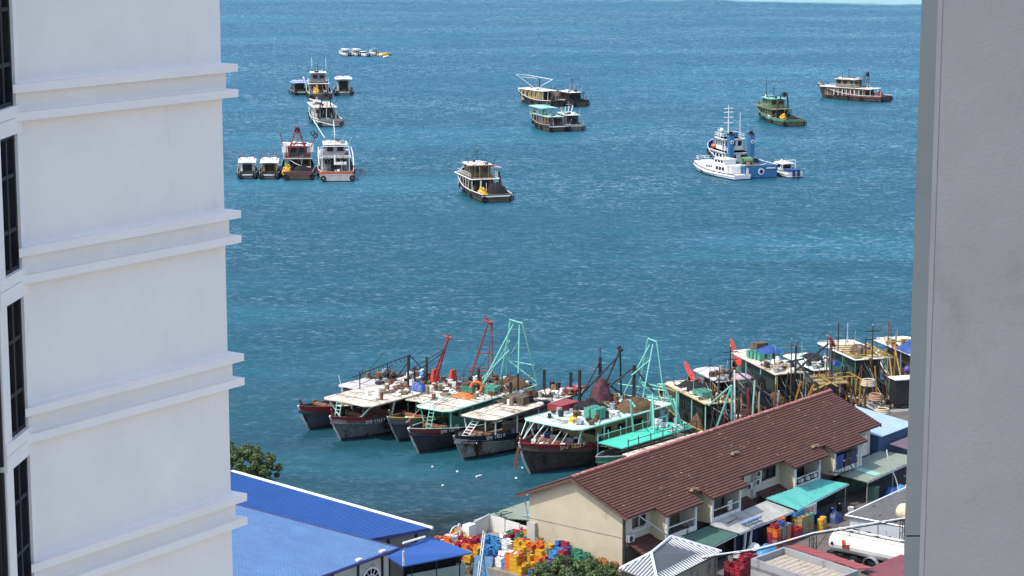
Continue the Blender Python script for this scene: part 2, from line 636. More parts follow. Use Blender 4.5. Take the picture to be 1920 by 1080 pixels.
class Boat:
    def __init__(self, name, label, cat, stern, hd, L, B, fs, fm, fb, hullm, strake, group=None, bul=.75, deckm=None, capm=None,
                 full=.8, tw=.86, rake=1.6, bottom=None, band=None, bandz=.0):
        h = R(hd)
        fwd = Vector((-math.sin(h), math.cos(h), 0))
        self.c = Vector((stern[0], stern[1], 0)) + fwd * (L / 2)
        self.h, self.L, self.B = h, L, B
        self.fs, self.fm, self.fb, self.bul = fs, fm, fb, bul
        self.root = thing(name, label, cat, self.c, h, group)
        self.st = hull_profile(L, B, fs, fm, fb, full, tw, rake)
        self.deckm = deckm or deck_wood
        self._hull(hullm, strake, bottom or antifoul, capm or strake, band, bandz)

    def W(self, x, y, z):
        v = Matrix.Rotation(self.h, 3, 'Z') @ Vector((x, y, z))
        return (v.x + self.c.x, v.y + self.c.y, v.z)

    def _hull(self, hullm, strake, bottom, capm, band, bandz):
        mb = MB()
        st = self.st
        n = len(st)
        rows = []
        for (y, wd, ww, z, rk) in st:
            f1 = .55
            rows.append([(ww * .8, y, -.7), (ww, y + rk * .12, .22), (ww + (wd - ww) * .62, y + rk * .62, max(.5, z * .62)), (ww + (wd - ww) * .86, y + rk * .85, max(.7, z - .5)),
                         (wd, y + rk, z), (max(.0, wd - .1), y + rk - .02, z), (max(.0, wd - .1), y + rk - .02, z - self.bul)])
        mats_ = [0, 1, 1, 2, 3, 4]
        for s in (1, -1):
            base = len(mb.v)
            for r in rows:
                mb.v += [(s * p[0], p[1], p[2]) for p in r]
            k = 7
            for i in range(n - 1):
                for j in range(6):
                    a = base + i * k + j
                    q = (a, a + k, a + k + 1, a + 1)
                    mb.f.append(q if s > 0 else q[::-1])
                    mb.mi.append(mats_[j])
        # transom
        y = st[0][0]
        r = rows[0]
        for j, m in ((0, 0), (1, 1), (2, 1), (3, 2)):
            a, b = r[j], r[j + 1]
            mb.poly([(-a[0], a[1], a[2]), (a[0], a[1], a[2]), (b[0], b[1], b[2]), (-b[0], b[1], b[2])], m)
        mb.poly([(r[4][0], y, r[4][2]), (-r[4][0], y, r[4][2]), (-r[4][0], y + .1, r[4][2]), (r[4][0], y + .1, r[4][2])], 3)
        mb.poly([(-r[4][0], y + .1, r[4][2]), (r[4][0], y + .1, r[4][2]), (r[4][0], y + .1, r[4][2] - self.bul), (-r[4][0], y + .1, r[4][2] - self.bul)][::-1], 4)
        mb.build('hull', [bottom, hullm, strake, capm, hullm], self.root)
        d = MB()
        for i in range(n - 1):
            a, b = rows[i][6], rows[i + 1][6]
            d.poly([(-a[0] - .02, a[1], a[2] + .04), (a[0] + .02, a[1], a[2] + .04), (b[0] + .02, b[1], b[2] + .04), (-b[0] - .02, b[1], b[2] + .04)])
        d.build('deck', self.deckm, self.root)
        # rub rail and cap rail
        for s in (1, -1):
            g = MB()
            pts = [(s * (p[4][0] - .04), p[4][1], p[4][2] + .03) for p in rows]
            g.path(pts, .07, 5)
            g.build('cap_rail', capm, self.root)
            g = MB()
            pts = [(s * (p[3][0] + .03), p[3][1], p[3][2]) for p in rows]
            g.path(pts, .06, 5)
            g.build('rub_rail', strake, self.root)
        if band is not None:                              # plank across the transom
            g = MB()
            g.box(0, y - .05, bandz, r[4][0] * 2 + .1, .1, .22)
            g.build('transom_plank', band, self.root)

    def deckz(self, y):
        t = min(1, max(0, (y + self.L / 2) / self.L))
        i = min(len(self.st) - 2, int(t * (len(self.st) - 1)))
        u = t * (len(self.st) - 1) - i
        return self.st[i][3] * (1 - u) + self.st[i + 1][3] * u - self.bul + .04

    def half(self, y):
        t = min(1, max(0, (y + self.L / 2) / self.L))
        i = min(len(self.st) - 2, int(t * (len(self.st) - 1)))
        u = t * (len(self.st) - 1) - i
        return self.st[i][1] * (1 - u) + self.st[i + 1][1] * u

    def part(self, name, mb, m, smooth=False, parent=None, label=None):
        return mb.build(name, m, parent or self.root, smooth=smooth, label=label)

    def house(self, y0, y1, w, z0, h, m, wins=(1, 1, 3), winm=None, wz=.55, wh=.62, name='deckhouse', roofm=None, over=.35, rt=.1, camber=0, x=0.0, door=True):
        """Deckhouse with proud dark windows fore, aft and along the sides, and an overhanging roof."""
        mb = MB()
        mb.box(x, (y0 + y1) / 2, z0, w, y1 - y0, h)
        o = self.part(name, mb, m)
        winm = winm or glass
        nf, na, ns = wins
        zb = z0 + h * wz - wh / 2 + .1
        for s, k in ((1, nf), (-1, na)):
            yy = y1 if s > 0 else y0
            for i in range(k):
                ww = w / k * .62
                g = MB()
                g.box(x - w / 2 + w * (i + .5) / k, yy + s * .02, zb, ww, .05, wh)
                g.build('window', winm, o)
        for s in (1, -1):
            for i in range(ns):
                dl = (y1 - y0) / ns
                g = MB()
                if door and i == 0:
                    g.box(x + s * (w / 2 + .02), y0 + dl * .5, z0 + .1, .05, .7, min(1.75, h - .3))
                    g.build('door', winm, o)
                else:
                    g.box(x + s * (w / 2 + .02), y0 + dl * (i + .5), zb, .05, dl * .6, wh)
                    g.build('window', winm, o)
        if roofm:
            self.roof(y0 - over, y1 + over, w + 2 * over, z0 + h, roofm, rt, camber, x)
        return o

    def roof(self, y0, y1, w, z, m, t=.12, camber=.0, x=0.0, chamf=.5, name='roof', w1=None, rim=None):
        """Flat roof sheet, front corners chamfered, slightly crowned, with a rim of its own."""
        w1 = w1 or w
        mb = MB()
        a, b = w / 2, w1 / 2
        nx = 4
        P = [(-a, y0), (a, y0), (b, y1 - chamf), (b - chamf, y1), (-b + chamf, y1), (-b, y1 - chamf)]
        mid = [(0, y0 + .0), (0, y1)]
        zz = lambda px: z + camber * (1 - (px / (w / 2)) ** 2)
        # two sloped halves either side of a centre crown
        R_ = [(0, y0, z + camber), (a, y0, z), (b, y1 - chamf, z), (b - chamf, y1, z + camber * .2), (0, y1, z + camber)]
        L_ = [(-q[0], q[1], q[2]) for q in R_][::-1]
        R_ = [(q[0] + x, q[1], q[2]) for q in R_]
        L_ = [(q[0] + x, q[1], q[2]) for q in L_]
        mb.slab(R_, t)
        mb.slab(L_, t)
        o = self.part(name, mb, m)
        if rim:
            g = MB()
            ring = [(px + x, py, z + .0) for px, py in P] + [(P[0][0] + x, P[0][1], z)]
            g.path(ring, .09, 4)
            g.build('roof_rim', rim, o)
        return o

    def flank(self, y):
        """Half width of the raked, flared bulwark at y."""
        q = [(s[0] + s[4] * .9, s[1] + (s[2] - s[1]) * .1) for s in self.st]
        for (a, wa), (b, wb) in zip(q[:-1], q[1:]):
            if a <= y <= b:
                return wa + (wb - wa) * (y - a) / (b - a)
        return q[-1][1]

    def posts(self, xs, ys, z1, m, r=.07, n=6):
        for y in ys:
            for x in xs:
                g = MB()
                g.tube((x, y, self.deckz(y)), (x, y, z1), r, n)
                self.part('post', g, m)

    def pole(self, p, q, m, r=.06, name='pole', r2=None):
        g = MB()
        g.tube(p, q, r, 6, r2)
        return self.part(name, g, m)

    def frame(self, segs, m, r=.06, name='gantry'):
        """Steelwork of struts: the frame is a part, each strut a sub-part."""
        g = MB()
        a, b = segs[0]
        g.tube(a, b, r, 6)
        o = self.part(name, g, m)
        for a, b in segs[1:]:
            s = MB()
            s.tube(a, b, r, 6)
            s.build('strut', m, o)
        return o

    def rail(self, pts, h, m, r=.03, step=1.2, bars=2):
        g = MB()
        for k in range(bars):
            hh = h * (k + 1) / bars
            g.path([(p[0], p[1], p[2] + hh) for p in pts], r, 5)
        for a, b in zip(pts[:-1], pts[1:]):
            a, b = Vector(a), Vector(b)
            n = max(1, int((b - a).length / step))
            for i in range(n + 1):
                p = a.lerp(b, i / n)
                g.tube(p, (p.x, p.y, p.z + h), r, 5)
        return self.part('railing', g, m)

    def tyres(self, spots, r=.42):
        for (s, y) in spots:
            g = MB()
            x = s * (self.half(y) + .12)
            z = self.deckz(y) + self.bul - .75
            g.torus((x, y, z), r, .13, 'x')
            self.part('tyre_fender', g, rubber, True)
            g = MB()
            g.tube((x, y, z + r), (x - s * .1, y, z + .85), .02, 4)
            self.part('tyre_rope', g, rope)

    def stern_tyres(self, xs, z, r=.42):
        for x in xs:
            g = MB()
            g.torus((x, -self.L / 2 - .16, z), r, .14, 'y')
            self.part('tyre_fender', g, rubber, True)

    def ladder(self, p, q, w, m, n=7):
        p, q = Vector(p), Vector(q)
        g = MB()
        side = Vector((1, 0, 0)) * (w / 2)
        for s in (1, -1):
            g.tube(p + side * s, q + side * s, .045, 5)
        for i in range(1, n):
            c = p.lerp(q, i / n)
            g.tube(c - side, c + side, .035, 5)
        return self.part('ladder', g, m)

    def line(self, p, q, m, r=.025, sag=.0, n=6, name='rigging_line'):
        p, q = Vector(p), Vector(q)
        pts = []
        for i in range(n + 1):
            t = i / n
            v = p.lerp(q, t)
            v.z -= sag * 4 * t * (1 - t)
            pts.append(v)
        g = MB()
        g.path(pts, r, 4)
        return self.part(name, g, m)

    # things that lie on the boat stay things of their own
    def net(self, x, y, z, rx, ry, h, m, label, seed=0, name='net_pile', cat='net', n=20):
        g = MB()
        g.heap(rx, ry, h, seed, n)
        o = g.build(name, m, None, self.W(x, y, z), self.h, smooth=True)
        return tag(o, label, cat)

    def floats(self, x, y, z, rx, ry, h, m, label, seed=0, r=.2, n=46, name='float_pile', cat='net floats'):
        rnd = random.Random(seed)
        g = MB()
        for i in range(n):
            u, v = rnd.uniform(-1, 1), rnd.uniform(-1, 1)
            if u * u + v * v > 1:
                continue
            zz = h * (1 - (u * u + v * v)) * rnd.uniform(.6, 1)
            g.ball((u * rx, v * ry, zz + r * .6), r * rnd.uniform(.8, 1.15), 7)
        g.heap(rx * .95, ry * .95, h * .8, seed, 10)
        o = g.build(name, m, None, self.W(x, y, z), self.h, smooth=True)
        return tag(o, label, cat)

    def crates(self, x, y, z, nx, ny, nz, me, label, group, s=(.66, .46, .34), rz=0.0, cat='fish crate', drop=.0):
        rnd = random.Random(int(x * 31 + y * 17) + nx)
        c, sn = math.cos(rz), math.sin(rz)
        for i in range(nx):
            for j in range(ny):
                k_ = nz if not drop or rnd.random() > drop else nz - 1
                for k in range(k_):
                    dx, dy = (i - (nx - 1) / 2) * s[0] * 1.04, (j - (ny - 1) / 2) * s[1] * 1.05
                    X, Y = x + dx * c - dy * sn, y + dx * sn + dy * c
                    o = link('fish_crate', me, None, self.W(X, Y, z + k * s[2] * .93), self.h + rz + rnd.uniform(-.04, .04))
                    tag(o, label, cat, group)

    def clutter(self, spots, mats_, label, seed=0, n=10, name='deck_gear', cat='fishing gear', h=.5):
        """A jumble of boxes, coils, drums and sheets lying together."""
        rnd = random.Random(seed)
        x0, x1, y0, y1, z = spots
        g = MB()
        for i in range(n):
            x, y = rnd.uniform(x0, x1), rnd.uniform(y0, y1)
            if z < 2.9:
                hw = max(.1, self.half(y) - .45)
                x = max(-hw, min(hw, x))
            k = rnd.randrange(5)
            m = rnd.randrange(len(mats_))
            if k == 0:
                g.box(x, y, z, rnd.uniform(.3, .9), rnd.uniform(.3, .7), rnd.uniform(.15, h), rnd.uniform(0, 3), m=m)
            elif k == 1:
                g.torus((x, y, z + .08), rnd.uniform(.25, .45), .08, 'z', 10, 5, m=m)
            elif k == 2:
                g.tube((x, y, z), (x, y, z + rnd.uniform(.4, .8)), rnd.uniform(.18, .28), 8, m=m)
            elif k == 3:
                a = rnd.uniform(0, 3.1)
                l_ = rnd.uniform(.6, 1.6)
                g.tube((x, y, z + .08), (x + l_ * math.cos(a), y + l_ * math.sin(a), z + rnd.uniform(.05, .5)), .05, 5, m=m)
            else:
                g.ball((x, y, z + .15), rnd.uniform(.2, .38), 7, m=m, sz=.6)
        o = g.build(name, mats_, None, self.W(0, 0, 0), self.h)
        o['kind'] = 'stuff'
        o['label'] = label
        return o


def crate_mesh(name, m, sx=.66, sy=.46, h=.34):
    """Open fish crate: tapered walls, rim, floor and ribs."""
    g = MB()
    t = .035
    a, b = sx / 2, sy / 2
    q = .92
    o0 = [(-a * q, -b * q, 0), (a * q, -b * q, 0), (a * q, b * q, 0), (-a * q, b * q, 0)]
    o1 = [(-a, -b, h), (a, -b, h), (a, b, h), (-a, b, h)]
    i1 = [(-a + t, -b + t, h), (a - t, -b + t, h), (a - t, b - t, h), (-a + t, b - t, h)]
    i0 = [(-a * q + t, -b * q + t, .04), (a * q - t, -b * q + t, .04), (a * q - t, b * q - t, .04), (-a * q + t, b * q - t, .04)]
    vs = o0 + o1 + i1 + i0
    fs = [(3, 2, 1, 0)]
    for k in range(4):
        n = (k + 1) % 4
        fs += [(k, n, 4 + n, 4 + k), (4 + k, 4 + n, 8 + n, 8 + k), (8 + k, 8 + n, 12 + n, 12 + k)]
    fs.append((12, 13, 14, 15))
    g.mesh(vs, fs)
    for s in (1, -1):
        g.box(0, s * (b - .0), h - .05, sx + .03, .03, .05)
        g.box(s * (a - .0), 0, h - .051, .03, sy + .02, .05)
    me = bpy.data.meshes.new(name)
    me.from_pydata(g.v, [], g.f)
    me.materials.append(m)
    me.update()
    return me


CR = {k: crate_mesh('fish_crate_' + k, m) for k, m in dict(red=crimson, orange=orange, yellow=yellow, blue=blue, sky=sky_blue, green=green,
      mint=sea_green, purple=purple, white=tub_white).items()}
# ------------------------------------------------------------------ boats at anchor, far side first
def light_poles(b, xs, y, z, m, h=1.6, lean=.35):
    for i, x in enumerate(xs):
        b.pole((x, y, z), (x + lean * (1 if x > 0 else -1), y - .2, z + h), m, .05, 'lamp_pole')


def mast(b, x, y, z, h, m, arms=(.75,), w=1.4, r=.07, stay=True):
    g = MB()
    g.tube((x, y, z), (x, y, z + h), r, 6, r * .6)
    o = b.part('mast', g, m)
    for a in arms:
        s = MB()
        s.tube((x - w / 2, y, z + h * a), (x + w / 2, y, z + h * a), r * .6, 5)
        s.build('crosstree', m, o)
    s = MB()
    s.ball((x, y, z + h + .1), .1, 6)
    s.build('mast_lamp', galv, o)
    return o


def gantry(b, y, w, z0, z1, m, top=1.0, lean=.6, r=.08, block=True):
    """A-frame over the stern with its power block."""
    a, t = w / 2, top / 2
    segs = [((-a, y, z0), (-t, y - lean, z1)), ((a, y, z0), (t, y - lean, z1)), ((-t, y - lean, z1), (t, y - lean, z1)),
            ((-a, y + 1.8, z0), (-t, y - lean, z1)), ((a, y + 1.8, z0), (t, y - lean, z1)),
            ((-a * .72, y - lean * .45, z0 + (z1 - z0) * .45), (a * .72, y - lean * .45, z0 + (z1 - z0) * .45))]
    o = b.frame(segs, m, r)
    if block:
        g = MB()
        g.torus((0, y - lean, z1 - .55), .38, .16, 'y', 12, 6)
        g.tube((0, y - lean - .2, z1 - .55), (0, y - lean + .2, z1 - .55), .25, 8)
        b.part('power_block', g, black)
    return o


def bulk(b, y, m):
    """low locker and winch on deck"""
    g = MB()
    z = b.deckz(y)
    g.box(-.9, y, z, .9, .6, .7)
    g.tube((-.4, y, z + .5), (1.2, y, z + .5), .28, 8)
    g.box(1.3, y, z, .2, .5, .9)
    return b.part('winch', g, m)


# speedboats and floats furthest out
def speedboat(label, stern, hd, L, B, top, hullm=None, canopy=True):
    b = Boat('speedboat', label, 'speedboat', stern, hd, L, B, .9, .8, 1.3, hullm or clean_white, clean_white, 'speedboats moored far out', bul=.45,
             deckm=tub_white, rake=.9, bottom=navy)
    g = MB()
    g.box(0, L * .08, .5, B * .72, L * .3, 1.05, taper=.86)
    o = b.part('cabin', g, clean_white)
    w = MB()
    w.box(0, L * .08, 1.0, B * .715, L * .305, .38, taper=.95)
    w.build('window', glass, o)
    if canopy:
        b.roof(-L * .34, L * .2, B * .82, 2.15, top, .08, .06)
        for x in (-B * .36, B * .36):
            b.pole((x, -L * .32, .6), (x, -L * .32, 2.1), galv, .035, 'post')
    for x in (-.35, .35):
        g = MB()
        g.box(x, -L / 2 - .25, .25, .3, .4, .9)
        b.part('outboard_motor', g, black)
    return b


speedboat('white cabin speedboat with dark windows, leftmost of the far row', (-54.8, 752, 0), 24, 8.5, 3.2, clean_white)
speedboat('white cabin speedboat second from left in the far row', (-51.5, 752, 0), 20, 8.0, 3.0, tub_white)
speedboat('low white speedboat between cabin boats and yellow raft', (-48.2, 749.5, 0), 28, 7.5, 2.8, tub_white, canopy=False)
speedboat('white speedboat under a small blue canopy by the yellow raft', (-45.6, 756, 0), 22, 7.0, 2.5, sky_blue)
rf = thing('pontoon_raft', 'yellow and white inflatable pontoon raft at the end of the far row', 'raft', (-43.2, 754, 0), R(60))
for k, (m_, y_) in enumerate(((yellow, -.9), (tub_white, 0), (yellow, .9))):
    g = MB()
    g.tube((-2.6, y_, .35), (2.6, y_, .35), .42, 8)
    g.ball((-2.6, y_, .35), .42, 8)
    g.ball((2.6, y_, .35), .42, 8)
    g.build('float_tube', m_, rf, smooth=True)
g = MB()
g.box(0, 0, .72, 4.2, 2.2, .1)
g.build('platform', yellow, rf)
bo = MB()
bo.tube((-1.9, 0, .3), (1.9, 0, .3), .4, 8)
bo.ball((-1.9, 0, .3), .4, 8)
bo.ball((1.9, 0, .3), .4, 8)
tag(bo.build('float', tub_white, None, (-42.0, 744.5, 0), R(70), smooth=True), 'white float lying on the water below the yellow raft', 'float')


def small_boat(name, label, stern, hd, L, B, hullm, roofm, polem, house=None, group=None, rz=3.0, npole=4):
    b = Boat(name, label, 'fishing boat', stern, hd, L, B, 1.2, 1.05, 2.1, hullm, black, group, bul=.55, capm=galv, band=white, bandz=.75)
    b.house(-L * .12, L * .22, B * .66, .7, rz - .8, house or white, (2, 1, 2), wz=.6, wh=.6)
    b.roof(-L * .34, L * .26, B * .86, rz, roofm, .12, .08)
    b.posts((-B * .36, B * .36), (-L * .32,), rz, galv, .05)
    for i in range(npole):
        x = -B * .34 + B * .68 * i / (npole - 1)
        b.pole((x, -L * .05 + .3 * (i % 2), rz), (x + .1 * (-1) ** i, -L * .05, rz + 1.5 + .3 * (i % 2)), polem, .045, 'lamp_pole')
    for bx in ((-B * .2, L * .02, rz + .08, B * .3, L * .12, .35), (B * .2, L * .1, rz + .08, B * .28, L * .1, .3)):
        g = MB()
        g.box(*bx)
        b.part('roof_locker', g, clean_white)
    ow = MB()  # black panel standing in for the unlit opening
    ow.box(0, -L * .12 - .03, .8, B * .46, .06, rz - 1.5)
    b.part('aft_opening', ow, black)
    bulk(b, -L * .36, rubber)
    b.stern_tyres((-B * .34, B * .36), .7, .32)
    b.tyres([(-1, L * .1), (1, L * .05)], .34)
    return b


small_boat('small_fishing_boat', 'small white roofed boat at the far left end of the foursome', (-50.8, 423.8), 6, 12, 4.0, slate_hull, clean_white, red, clean_white)
small_boat('small_fishing_boat', 'small white roofed boat with ochre cabin beside the red masted trawler', (-46.6, 423.5), 4, 12, 4.1, slate_hull, clean_white, red, ochre)
b = small_boat('small_fishing_boat', 'small boat with blue roof left of the far cluster', (-57.2, 604, 0), 14, 11, 4.6, dark_hull, mat('faded_blue_roof', (.22, .32, .62), .5, .15, 1), red, slate_hull, rz=3.2)
b = small_boat('small_fishing_boat', 'small boat with white roof and red poles right of the far cluster', (-45.6, 604, 0), 6, 13, 5.4, grey_hull, clean_white, red, pale_mint, rz=4.2)


def seiner(name, label, stern, hd, L, B, hullm, strake, house, roofm, gm=black, fs=1.6, fm=1.45, fb=3.6, h2=True, cap=None, band=None, netm=None, gant=True,
           floats=None, h1=2.3, hy=(.02, .40), rz2=2.1, mastm=None, deckm=None, poles=None, lowm=None, roof2=None, tyres=True, y2=(.06, .30)):
    b = Boat(name, label, 'fishing boat', stern, hd, L, B, fs, fm, fb, hullm, strake, None, capm=cap or strake, band=band, bandz=fs - .45, deckm=deckm)
    y0, y1 = -L / 2 + L * (hy[0] + .5) * 1.0, 0
    y0, y1 = L * hy[0] - L * .06, L * hy[1] - L * .06
    z0 = b.deckz(0)
    w = B * .68
    b.house(y0, y1, w, z0, h1, house, (3, 3, 5), roofm=None, wh=.85)
    ow = MB()  # black panel painted in for the dark inside of the house
    ow.box(w * .08, y0 - .03, z0 + .15, w * .55, .06, h1 - .5)
    b.part('aft_opening', ow, black)
    for k in range(5):
        for s_ in (1, -1):
            yy = y0 + (y1 - y0) * (k + .2) / 4.6
            b.pole((s_ * B * .39, yy, z0), (s_ * B * .40, yy, z0 + h1), cap or galv, .05, 'side_post')
    zt = z0 + h1
    b.roof(y0 - L * .10, y1 + L * .08, B * .84, zt + .0, lowm or roofm, .12, .08, rim=cap)
    b.posts((-B * .38, B * .38), (y0 - L * .085,), zt, cap or galv, .06)
    if h2:
        ya, yb = L * y2[0] - L * .06, L * y2[1] - L * .06
        b.house(ya, yb, w * .82, zt + .13, rz2, house, (3, 2, 3), wh=.95, name='wheelhouse', roofm=roof2 or roofm, over=.45, camber=.07)
        ztop = zt + .13 + rz2 + .12
        b.rail([(-B * .4, ya - L * .1, zt + .1), (-B * .4, yb + L * .06, zt + .1)], .85, cap or galv)
        b.rail([(B * .4, ya - L * .1, zt + .1), (B * .4, yb + L * .06, zt + .1)], .85, cap or galv)
    else:
        ya, yb, ztop = y0, y1, zt + .1
    mm = mastm or gm
    mast(b, 0, (ya + yb) / 2, ztop, 2.6, mm, (.55, .8))
    for i, (px, py) in enumerate(poles or ((-.34, .0), (-.2, .7), (.22, .6), (.36, .05))):
        x = B * px
        yy = ya + (yb - ya) * py
        b.pole((x, yy, ztop - .15), (x * 1.35, yy - .2, ztop + 1.5), gm, .05, 'lamp_pole')
    rnd = random.Random(int(L * 100 + B * 10 + len(label)))
    for k in range(6):
        g = MB()
        g.box(rnd.uniform(-w * .32, w * .32), rnd.uniform(ya + .4, yb - .4), ztop - .06, rnd.uniform(.4, 1.1), rnd.uniform(.4, .9), rnd.uniform(.2, .5), rnd.uniform(0, 1))
        b.part('roof_locker', g, (clean_white, black, galv, clean_white, rust, tub_white)[k])
    for k in range(9):
        x, yy = rnd.uniform(-B * .36, B * .36), rnd.uniform(y0 - L * .22, y0 - .3)
        b.pole((x, yy, b.deckz(yy)), (x + rnd.uniform(-.5, .5), yy, z0 + rnd.uniform(1.2, 3.4)), (black, rust, cap or galv)[k % 3], .05, 'upright')
    b.line((0, (ya + yb) / 2, ztop + 2.4), (0, L * .48, fb + .4), black, .025, .2)
    b.line((0, (ya + yb) / 2, ztop + 2.4), (0, -L * .46, fs + 1.2), black, .025, .2)
    # foredeck: windlass, bow post, rail
    bulk(b, L * .40, gm)
    g = MB()
    g.tube((0, L * .47, b.deckz(L * .47)), (0, L * .5 + .6, fb + .7), .1, 6)
    b.part('bow_post', g, strake)
    if gant:
        gantry(b, -L * .16, B * .6, b.deckz(-L * .16), 7.4, gm, 1.2, .9, .09)
    if netm:
        pass
    if tyres:
        b.stern_tyres((-B * .38, B * .40), .75, .38)
        b.tyres([(-1, -L * .2), (-1, 0), (-1, L * .18), (1, -L * .12), (1, L * .14)], .38)
    return b


# the single seiner in mid harbour
b = seiner('purse_seiner', 'lone dark trawler mid harbour with white over orange roof and black net', (-2.6, 391), 16, 22, 6.4, dark_hull, black, mat('faded_olive_paint', (.13, .12, .05), .6, .3, 1.5, '#20201a', .4, 1.5), clean_white,
           black, lowm=brown_ply, cap=tub_white, band=tub_white, gant=False, fs=1.5)
zt = b.deckz(0) + 2.3
g = MB()
g.box(0, .2, zt + 2.0, 5.2, 1.6, .12, rx=R(-14))
b.part('orange_awning', g, mat('orange_awning_cloth', (.62, .20, .08), .7, .2, 2, '#7a5540', .3, 2))
g = MB()
g.box(2.9, .5, zt + 1.75, 1.9, 2.4, .08, ry=R(10))
b.part('side_awning', g, mat('pink_awning_cloth', (.62, .36, .34), .7, .2, 2))
b.net(1.0, -7.3, b.deckz(-7), 2.0, 2.2, 2.3, net_black, 'black net heaped on the lone mid harbour trawler', 3)
b.floats(-1.7, -7.4, b.deckz(-7), .95, 1.3, 1.9, yellow, 'yellow floats piled on the lone mid harbour trawler', 5)
b.clutter((-2.6, -1.6, -4, 6, b.deckz(0)), [tub_white, wood, galv, black], 'pale boards and gear along the lone trawler side deck', 4, 12, name='side_deck_gear')
g = MB()
for k in range(5):
    g.torus((2.75, -3.4 + k * .25, 2.0 + .5 * k), .42, .13, 'x')
b.part('tyre_stack', g, rubber)
for k in range(6):
    b.pole((-2.2 + k * .85, -1.0, b.deckz(0)), (-2.2 + k * .85, -.9, 5.4), [black, wood, ochre_steel][k % 3], .06, 'upright')

# the foursome at left: red masted one and the white and red one
b = seiner('purse_seiner', 'red masted trawler with dark red stern between small boats and white trawler', (-40.8, 422.2), 6, 22, 6.4, dark_hull, mat('oxblood_paint', (.13, .04, .045), .6, .2, 1.5, '#3a2c28', .3, 1.5), slate_hull, white, red, lowm=brown_ply,
           h2=True, cap=galv, gant=False, mastm=red, fs=1.7)
gantry(b, -1.6, 3.6, 3.4, 9.2, red, .7, .2, .11)
b.frame([((-2.2, -2.2, 1.2), (-2.2, -2.2, 5.6)), ((2.2, -2.2, 1.2), (2.2, -2.2, 5.6)), ((-2.2, -2.2, 5.4), (2.2, -2.2, 5.4)), ((-1.6, -2.2, 5.4), (0, -2.0, 8.6)), ((1.6, -2.2, 5.4), (0, -2.0, 8.6)),
         ((-1.0, -2.2, 5.4), (.6, -2, 7.4)), ((-2.8, -1.5, 5.4), (-3.4, -1.8, 8.4)), ((2.6, -1.2, 5.2), (4.0, -1.4, 8.4))], red, .09, 'red_framework')
for k in (0, 1):
    g = MB()
    g.torus((3.0 + .5 * k, -1.4, 8.0 - .5 * k), .42, .1, 'y')
    b.part('hose_reel', g, black)
for bx in ((-2.5, 0, 4.2, 1.1, 1.4, 1.9), (2.5, .4, 4.2, 1.2, 1.2, 1.6)):
    g = MB()
    g.box(*bx)
    b.part('roof_locker', g, clean_white)
b.net(.7, -7.6, b.deckz(-7), 2.0, 1.5, 1.7, net_black, 'black net heaped at the stern of the red masted trawler', 8)
b.floats(-2.1, -8.0, b.deckz(-7), .95, 1.2, 2.0, yellow, 'yellow floats piled at the stern of the red masted trawler', 9, .26)
b.net(-2.0, -5.4, b.deckz(-5), .9, 1.3, 2.3, net_green, 'green net bundled behind the yellow floats of the red masted trawler', 10)
b.line((-1.6, -6.5, 3.4), (2.4, -8.2, 2.2), tub_white, .05, .4, name='white_hose')

b = seiner('purse_seiner', 'grey hulled trawler with red stern band and white roof at right of the foursome', (-33.2, 419.8), 6, 25, 7.0, mat('pale_grey_paint', (.40, .39, .39), .6, .15, 1, '#4a3a30', .25, 1.2, .5),
           mat('faded_red_paint', (.48, .09, .06), .6, .15, 1.5, '#5d4a40', .3, 1.5), mat('grey_white_cabin', (.30, .30, .30), .6, .2, 1.2, '#4a4238', .4, 1.5), clean_white, galv, lowm=mat('grey_gallery', (.12, .12, .125), .7, .2, 1.5), cap=clean_white, gant=False, fs=2.0, fb=4.0, h1=2.6)
b.frame([((-2.6, -3.6, 1.3), (-2.6, -3.6, 5.9)), ((2.6, -3.6, 1.3), (2.6, -3.6, 5.9)), ((-2.6, -3.6, 5.8), (2.6, -3.6, 5.8)), ((-2.6, -3.6, 3.9), (2.6, -3.6, 3.9)), ((-2.0, .5, 7.0), (-4.2, 3.2, 10.4)), ((0, 1, 7.0), (-.2, 2.5, 10.2)), ((-4, 3, 10.2), (0, 2.5, 9.2))], clean_white, .08, 'white_framework')
g = MB()
g.box(.9, -5.0, 2.4, 2.2, .5, .5)
g.box(-.25, -5.0, 2.4, .3, .3, 1.9)
b.part('hauler', g, clean_white)
b.clutter((-2.8, 2.8, -9.4, -5.6, b.deckz(-8)), [tub_white, foam, wood, galv, rubber], 'pale drums and gear crowding the stern of the white roofed trawler', 14, 34, h=.9)
g = MB()
g.box(-.9, -11.12, .3, .5, .2, 2.0)
b.part('rubber_skid', g, rubber)
g = MB()
for s in (1, -1):
    g.path([(s * 3.3, -8, 2.6), (s * 3.35, -2, 4.2), (s * 3.2, 4, 4.8)], .1, 6)
b.part('white_side_rail', g, clean_white)

# grey one behind and the far cluster
b = seiner('purse_seiner', 'grey green trawler with two stern tyres anchored below the far cluster', (-42.6, 520.8), 12, 25, 6.6, grey_hull, mat('grey_green_paint', (.24, .26, .22), .6, .2, 1.2, '#3a332a', .35, 1.2), white, cream_top, black, cap=tub_white, gant=True, fs=1.9, fb=4.2, h2=False, h1=2.8)
b.clutter((-2.6, 2.6, -9, -3.5, b.deckz(-6)), [rust, galv, tub_white, black, wood], 'rusty gear and poles on the grey green trawler stern', 21, 34, h=1.2)
for k in range(7):
    b.pole((-2.4 + .8 * k, -4.5 + .3 * (k % 3), b.deckz(-4)), (-2.4 + .85 * k, -4.2, 4.6 + .5 * (k % 2)), [galv, rust, black][k % 3], .06, 'upright')
g = MB()
g.box(-1.4, 5.0, 4.6, 2.6, 3.6, .12, ry=R(16))
b.part('side_awning', g, clean_white)

